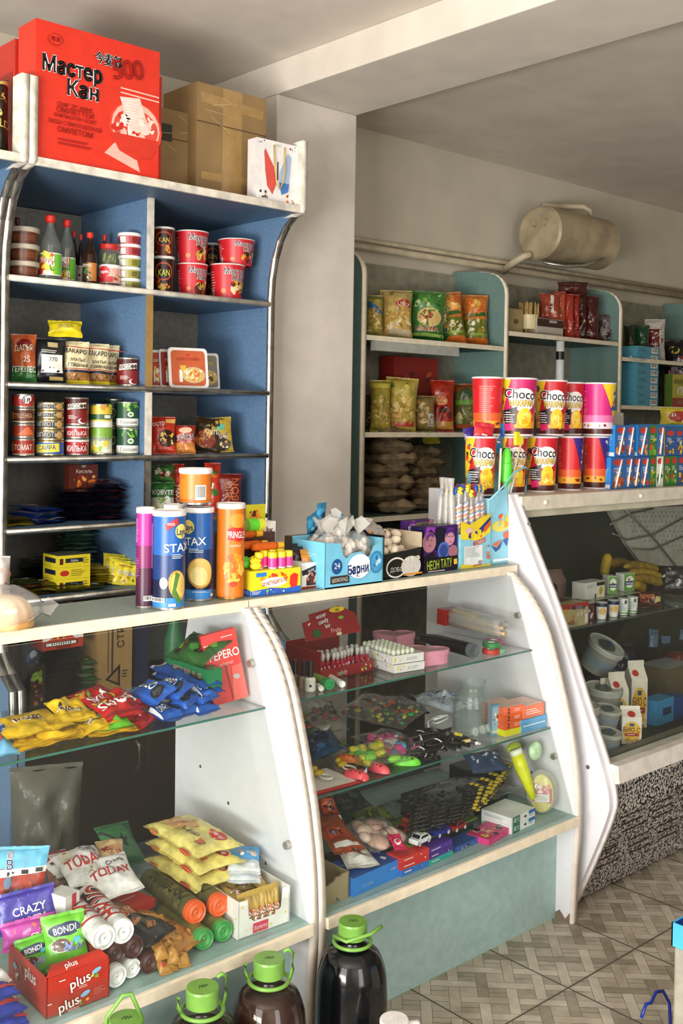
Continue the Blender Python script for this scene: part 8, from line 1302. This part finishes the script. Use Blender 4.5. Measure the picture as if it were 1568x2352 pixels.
# ================================================================ INSIDE THE REFRIGERATED CASE
z = FS+.0008
def fcup(label, x, y, Y, r, h, ops, lid='c8ccc8', body='e4e2dc', zz=z, group=None):
    q = at(x, y, 'Y', Y); t = thing('yoghurt_cup', label, 'yoghurt cup', (q.x, Y, zz), face_cam(q.x, Y), group); b = C(body); mb = MB().lathe([(.001, 0, b), (r*.8, 0, b), (r*.86, .004, b), (r, h*.5, b), (r, h*.95, b)], 24); paint(mb, S_cyl(r*.93, r, h), 2*r, h, ops, .002); mb.build('cup_body', t); l = C(lid); MB().lathe([(r*1.1, h*.95, l), (r*1.1, h, l), (.001, h, l)], 24).build('lid', t); return t
yo = [('r', 0, .86, 1.6, .22, '1f2a4a'), ('o', .1, .5, .3, .2, 'd8a85a'), ('l', -.3, .5, .3, .3, 'a8a8a0', 3)]; gy = [('r', 0, .14, 1.6, .08, '6a9a4a'), ('l', 0, .5, .5, .5, '8a9aa8', 5), ('r', .2, .8, .2, .2, '3a5a3a')]
G = 'white yoghurt cups in a row on the refrigerated shelf'
for k, (x, y, o) in enumerate(((1381, 1402, yo), (1408, 1400, yo), (1431, 1395, gy), (1452, 1392, gy))): fcup(('white yoghurt cup with a dark blue rim, leftmost of the row of four', 'white yoghurt cup with a dark blue rim, second of the row of four', 'white yoghurt cup with green band, third of the row of four', 'white yoghurt cup with green band, rightmost of the row of four')[k], x, y, 2.02, .0175, .056, o, group=G)
cbox('pear yoghurt pack of two cups with a printed front, lying on the cup row', (at(1340, 1360, 'Y', 2.1).x+.02, 2.07, z+.058), .115, .05, .055, 'd8d6d0', [('r', .28, .5, .42, .96, 'dcd8c0'), ('r', .28, .84, .4, .22, '1c2420'), ('o', .3, .42, .1, .26, 'b8a040'), ('l', -.2, .75, .4, .2, '9a9a94', 3), ('r', .02, .12, .06, .3, '1c2420')], name='yoghurt_pack', cat='yoghurt pack')
for k, (x, L) in enumerate(((1400, 'green dessert cup turned sideways, left of the pair'), (1438, 'green dessert cup facing the viewer, right of the pair'))):
    q = at(x, 1345, 'Y', 2.09); cbox(L, (q.x+.01, 2.085+.0*k, z+.0585), .052 if k else .034, .04, .060, 'e2e6da', [('r', 0, .5, .96, .96, '5f9a3c'), ('o', .02, .52, .4, .36, 'e4e6d8'), ('a', 0, .66, .4, .2, ['8a4a34', 'c8a070'], 4, .35), ('r', 0, .46, .84, .24, '1c2a5a'), ('t', 'Нежный', 0, .46, .16, 'e8ecf2', None, 0, .7)], name='dessert_cup', cat='dessert cup', yaw=(-.5 if k == 0 else -.2))
MB().box((-.15, 0, 0), (.17, .10, .0015), clear('c8ccb8', .5, .1, 1)).build('clear_tray', None, (at(1400, 1370, 'Y', 2.05).x+.01, 2.045, z+.0565), label='clear flat tray lying on the yoghurt cups', cat='tray')
q1, q2 = at(1285, 1428, 'Y', 1.995), at(1350, 1425, 'Y', 1.995); cbox('cardboard sleeve with fruit pictures and a red top at the left of the refrigerated shelf', ((q1.x+q2.x)/2, 1.995, z), (q2.x-q1.x), .05, .072, 'b8a878', [('r', 0, .92, 1, .22, 'a8302a'), ('t', 'Растишка', .12, .84, .16, '24386a', 'e8e8e4', -.06, .6), ('r', -.38, .45, .22, .8, 'c8a83a'), ('a', .1, .4, .6, .6, ['d8c8a8', 'c88a5a', 'b8b0a0', 'e0d8c8', 'a85a3a'], 18, .22), ('r', .42, .3, .12, .4, 'd8d8d4'), ('l', .0, .12, .3, .1, '5a8aa8', 2)], name='dessert_sleeve')
q = at(1362, 1415, 'Y', 2.02); cbox('small red dessert pack between the sleeve and the yoghurt cups', (q.x, 2.03, z), .038, .05, .055, '6a2428', [('a', 0, .4, .9, .7, ['a83a44', '2a1a2a', 'c8c4c8'], 9, .3)], name='dessert_pack')
MB().box((-.035, 0, 0), (.035, .08, .0015), clear('d8dcd8', .3, .1, 1)).build('clear_sheet', None, (q.x, 2.02, z+.0565), label='clear sheet lying on the small red dessert pack', cat='sheet')
for k, (x, y, L) in enumerate(((1262, 1330, 'pink spotted carton at the back of the refrigerated shelf, left'), (1295, 1320, 'pink spotted carton at the back of the refrigerated shelf, right'))):
    q = at(x, y, 'Y', 2.2); mb = MB().prism([(0, 0), (.06, 0), (.06, .09), (.03, .125), (0, .09)], -.045, .045, C('8a6f68')); paint(mb, S_front(), .09, .09, [('o', -.1, .85, .3, .24, '3a201e'), ('r', 0, .4, 1, .2, '5a6a3a'), ('a', 0, .2, .8, .3, ['7a5a54', '9a8078'], 6, .3)]); mb.build('milk_carton', None, (q.x+.02, 2.2+.05*k, z+.002), (0, 0, -.3), label=L, cat='carton')
cbox('dark tray of greenish packs at the left back of the refrigerated shelf', (at(1275, 1400, 'Y', 2.1).x+.03, 2.10, z), .10, .08, .06, '4a4a2a', [('a', 0, .5, .9, .8, ['6a6a3a', '3a3020', '8a7a5a'], 10, .3)], name='food_tray', cat='tray')
bn_ = [mat('c8a42c', .5, var=.2, scale=25, h2='8a7420'), mat('b8942a', .5, var=.2, scale=25, h2='7a6420')]
def banana(label, A, B, Y, zz, bend, k):
    a, b = at(*A, 'Y', Y), at(*B, 'Y', Y+.02); d = b-a; mb = MB(); pts = [a+d*(i/12)+Vector((0, 0, bend*math.sin(i/12*PI))) for i in range(13)]
    mb.tube(pts, lambda s_: .004+.015*min(1, s_*6)*min(1, (1-s_)*5+.15), bn_[k % 2], 8); mb.build('banana', None, label=label, cat='banana')
banana('banana pointing up with its stem, left of the bunch', (1385, 1325), (1396, 1272), 2.25, 0, .004, 0); banana('upper banana of the lying bunch', (1432, 1302), (1525, 1318), 2.2, 0, .014, 1); banana('second banana of the lying bunch', (1440, 1318), (1522, 1328), 2.17, 0, .010, 0); banana('third banana of the lying bunch', (1450, 1332), (1520, 1342), 2.15, 0, .012, 1); banana('short banana at the bottom left of the bunch', (1452, 1345), (1478, 1352), 2.13, 0, .004, 0); banana('dark stemmed banana at the top of the bunch', (1398, 1298), (1445, 1300), 2.3, 0, .012, 1)
cbox('dark brown tray under the bananas in the refrigerated case', (at(1480, 1360, 'Y', 2.2).x+.05, 2.17, z), .30, .2, .045, '241a14', name='food_tray', cat='tray')
tb('brown packet with red lettering at the front of the refrigerated shelf', 1462, 1520, 1360, 1398, z, '*3a1a12', [('t', 'RINGI', -.1, .65, .3, 'b82c24', 'd8b868', -.1, .6), ('t', 'INT', -.2, .35, .3, 'b82c24', None, -.1, .4), ('p', [(.2, .2), (.5, .4), (.5, .7), (.25, .6)], 'c8b878')], Y=2.04, t=.03, tilt=-.5)
tb('dark foil packets heap at the right of the refrigerated shelf', 1515, 1600, 1320, 1392, z, '*17161a', [('a', 0, .5, .9, .8, ['8a8a90', '2a2a30', 'c8c8cc', '5a3a34'], 20, .12)], Y=2.12, t=.08, tilt=-.5)
# basin
zb_ = .4012
def bucket(label, x, y, Y, r, h, zz, tilt=(0, 0, 0), handle=False):
    q = at(x, y, 'Y', Y); t = thing('plastic_bucket', label, 'bucket', (q.x, Y, zz), tilt); bm_ = clear('c8cac0', .55, .15, 1.3, 'plastic'); lm = mat('b8bab2', .4)
    MB().lathe([(.001, .002, bm_), (r*.84, .002, bm_), (r*.95, h*.82, bm_)], 32).build('bucket_body', t); MB().lathe([(r*.95, h*.80, lm), (r, h*.82, lm), (r, h*.97, lm), (r*.97, h, lm), (r*.92, h*.96, lm), (.001, h*.95, lm)], 32).build('lid', t)
    mb = MB(); S = S_top(h*.952); mb.oval(S, 0, 0, r*.7, r*.5, C('4a5a4a'), .001, .4, 20, .1); mb.rect(S, r*.3, r*.1, r*.7, r*.2, C('2a4a8a'), .002, .5); mb.build('lid_print', t)
    MB().lathe([(r*.875, h*.25, C('8a9aa8')), (r*.92, h*.6, C('8a9aa8'))], 32).build('label', t)
    if handle: MB().tube([(-r*.9, -.03, h*.8), (-r*.5, -r*1.0, h*.92), (r*.2, -r*1.05, h*.7)], .006, lm, 8).build('handle', t)
bucket('large pale bucket tilted at the top of the refrigerated basin', 1362, 1560, 2.12, .066, .10, .60, (.5, .1, 0)); bucket('pale bucket with a white lid in the middle of the basin', 1378, 1660, 2.02, .062, .12, .455, (.1, 0, 0)); bucket('pale bucket with its handle up near the side panel', 1330, 1680, 1.95, .05, .14, .43, (.1, 0, 0), True)
bucket('flat pale tub in front of the tall buckets', 1388, 1680, 1.93, .045, .055, .485, (.15, 0, 0)); bucket('flat pale tub lowest at the front of the basin', 1390, 1725, 1.88, .044, .06, .43, (.15, 0, 0))
for k, (x, y, Y, zz, r_) in enumerate(((1362, 1600, 2.14, .4012, .05), (1388, 1700, 1.95, .4012, .045))): q = at(x, y, 'Y', Y); cbox(('dark crate holding up the tilted bucket in the basin', 'dark crate under the flat tubs in the basin')[k], (q.x, Y-.04, zz), .11, .12, (.19, .028)[k], '1c211e', name='crate', cat='crate')
def gable(label, x, y, Y, w_, d_, h, zz, yaw=-.5, big=True, tilt=(0, 0)):
    q = at(x, y, 'Y', Y); t = thing('juice_carton', label, 'carton', (q.x, Y, zz), (tilt[0], tilt[1], yaw)); c = C('e6ded0'); hs = h*.74; mb = MB()
    mb.box((-w_/2, 0, 0), (w_/2, d_, hs), c); mb.add([(-w_/2, 0, hs), (w_/2, 0, hs), (w_/2, d_, hs), (-w_/2, d_, hs), (-w_/2, d_/2, h*.92), (w_/2, d_/2, h*.92)], [(0, 1, 5, 4), (2, 3, 4, 5), (0, 4, 3), (1, 2, 5)], c); mb.box((-w_/2, d_/2-.002, h*.9), (w_/2, d_/2+.002, h), c)
    paint(mb, S_front(), w_, hs, [('o', 0, .48, .46, .36, 'e0b83a'), ('a', 0, .2, .8, .3, ['e8b02c', 'd89a2c', 'f0d060'], 10, .3), ('r', .0, .72, .24, .1, '2a4a7a'), ('t', 'БИО-С', 0, .54, .17, '8a2a1c', None, -.06, .86), ('r', 0, .36, .7, .12, 'a82c22'), ('l', 0, .36, .5, .05, 'f0e0d0', 1), ('a', 0, .06, .8, .12, ['f0e8d8', 'c88a3a'], 4, .4)])
    Sr = S_plane((0, 0, hs), (1, 0, 0), Vector((0, d_/2, h*.18)).normalized(), Vector((0, -h*.18, d_/2)).normalized()); mb.oval(Sr, .0 if big else -.01, h*.1, w_*.2, w_*.2, C('b8281e'), .0012); paint(mb, S_left(-w_/2, 0, d_/2), d_, hs, [('l', 0, .5, .7, .6, '7a6a3a', 6), ('t', 'С', 0, .8, .1, '8a2a1c')])
    mb.build('carton_body', t)
gable('white and yellow juice carton with a red dot, front one in the refrigerated case', 1450, 1700, 1.86, .062, .055, .115, .43, -.75); gable('tall white and yellow juice carton, behind the front one', 1424, 1655, 1.97, .060, .06, .215, .4012, -.45, False); gable('tall white and yellow juice carton, rightmost of the tall ones', 1467, 1645, 2.0, .060, .06, .225, .4012, -.5, False); gable('tall juice carton at the left, mostly behind the buckets', 1404, 1665, 2.0, .055, .06, .19, .4012, -.4, False)
cbox('brown low crate under the front juice carton in the basin', (at(1452, 1715, 'Y', 1.86).x, 1.845, .4012), .12, .09, .028, '3a2f22', name='crate', cat='crate')
cbox('bright blue cut carton at the right of the basin', (at(1520, 1690, 'Y', 1.98).x, 1.97, .4012), .11, .06, .085, '3a8fc4', [('r', .1, .5, .5, .3, '1c3a5a')], name='blue_carton', cat='carton'); cbox('dark blue carton right of the bright blue one in the basin', (at(1556, 1680, 'Y', 1.98).x, 1.97, .4012), .09, .06, .075, '1f4a8a', name='blue_carton', cat='carton')
cbox('beige carton with a frosted top at the right of the basin', (at(1560, 1620, 'Y', 2.1).x, 2.10, .4012), .18, .12, .13, '6a5f4a', top='a8b0b4', name='cardboard_box')
for k, (x, y, a_) in enumerate(((1500, 1480, .15), (1530, 1495, .1), (1562, 1480, .4))):
    q = at(x, y, 'Y', 2.25); mb = MB(); S = mb.pouch(.045, .085, .022, C('*5a7494'), k); mb.build('ice_cream_packet', None, (q.x, 2.25, q.z-.04), (-.2, a_, -.4), label=('pale blue narrow packet upright in the dark basin, left', 'pale blue narrow packet upright in the dark basin, middle', 'pale blue narrow packet leaning at the right edge of the dark basin')[k], cat='packet')
cbox('black crate holding the pale blue packets at the back of the basin', (at(1535, 1600, 'Y', 2.24).x, 2.215, .4012), .26, .09, .17, '15181a', name='crate', cat='crate')
q = at(1442, 1470, 'Y', 2.3); mb = MB(); S = mb.pouch(.12, .16, .07, C('*18223c'), 7, wr=.01); mb.build('dark_bag', None, (q.x, 2.32, .4012+.01), (-.1, 0, -.4), label='dark navy bag in the shadow at the back of the basin', cat='bag')
tb('dark red packets at the right back of the basin', 1535, 1600, 1530, 1570, .49, '*5a1c14', [('a', 0, .5, .8, .8, ['8a2a1c', '3a1210', 'a84a2a'], 8, .3)], Y=2.16, t=.05)
# ================================================================ keep the goods inside their cases (behind the glass, off the side panels)
bpy.context.view_layer.update()
def wpts(o):
    r = [o.matrix_world @ v.co for v in o.data.vertices] if o.type == 'MESH' else []
    for c in o.children: r += wpts(c)
    return r
A_G = (2.044-1.794)/(.985-.305)
def gl_out(P_): return max(GY(p.z)+.006-p.y for p in P_)
GRP = {}
def gkey(o):
    l = o['label']; n = o.name.split('.')[0]
    if n in ('toy_car', 'toy_card') or 'toy car card' in l: return 'cars'
    if 'small box' in l: return 'small'
    if 'orange box' in l: return 'orange'
    if 'white floral' in l and o.name.startswith(('round', 'sweets_box')): return 'floral'
    if n in ('biscuit_roll', 'marker_box', 'hair_brush'): return n
    return o.name
items = []
for o in list(bpy.data.objects):
    if o.parent or o.get('kind') or not o.get('label') or o.name.split('.')[0] in ('display_case', 'refrigerated_case', 'shelf_cabinet', 'shelf_unit', 'display_carton', 'gold_sweet', 'candy_display', 'drink_bottle'): continue
    P_ = wpts(o)
    if not P_: continue
    c = sum(P_, Vector())/len(P_)
    if not (1.76 < c.y < 2.4 and .3 < c.z < .97 and c.x < 2.6) or (o.get('category') == 'candy' and o.name.startswith('candy_tube')): continue
    items.append((o, P_, c)); GRP.setdefault(gkey(o), []).append(len(items)-1)
for key, ids in GRP.items():
    g = max(gl_out(items[i][1]) for i in ids)
    for i in ids:
        o, P_, c = items[i]; d = Vector((0, 0, 0))
        if g > .001:
            r = (c-CAM); r /= r.y
            if len(ids) > 1 or key in ('biscuit_stick_box', 'card_box'): g_ = min(g, .085 if key == 'hair_brush' else .032); d = Vector((r.x*.6, 1, 0))*g_
            else:
                k = g/(1-A_G*r.z); d = r*k; zm = min(p.z for p in P_)
                zs = max(s for s in ((.3172, Z1+.0005)+((Z2+.0005,) if c.x > 1.59 else ())) if s < c.z+.01)
                if zm+d.z < zs: dz = min(zs-zm, 0) if zm > zs else zs-zm; d = Vector((d.x*.7, g+A_G*dz, dz))
        x0, x1 = min(p.x for p in P_)+d.x, max(p.x for p in P_)+d.x
        lo, hi = (-9, 1.555) if c.x < 1.58 else (1.602, 2.557)
        if x1 > hi and x1-hi < .12: d.x -= x1-hi
        if x0 < lo and lo-x0 < .12: d.x += lo-x0
        o.location = o.location+d
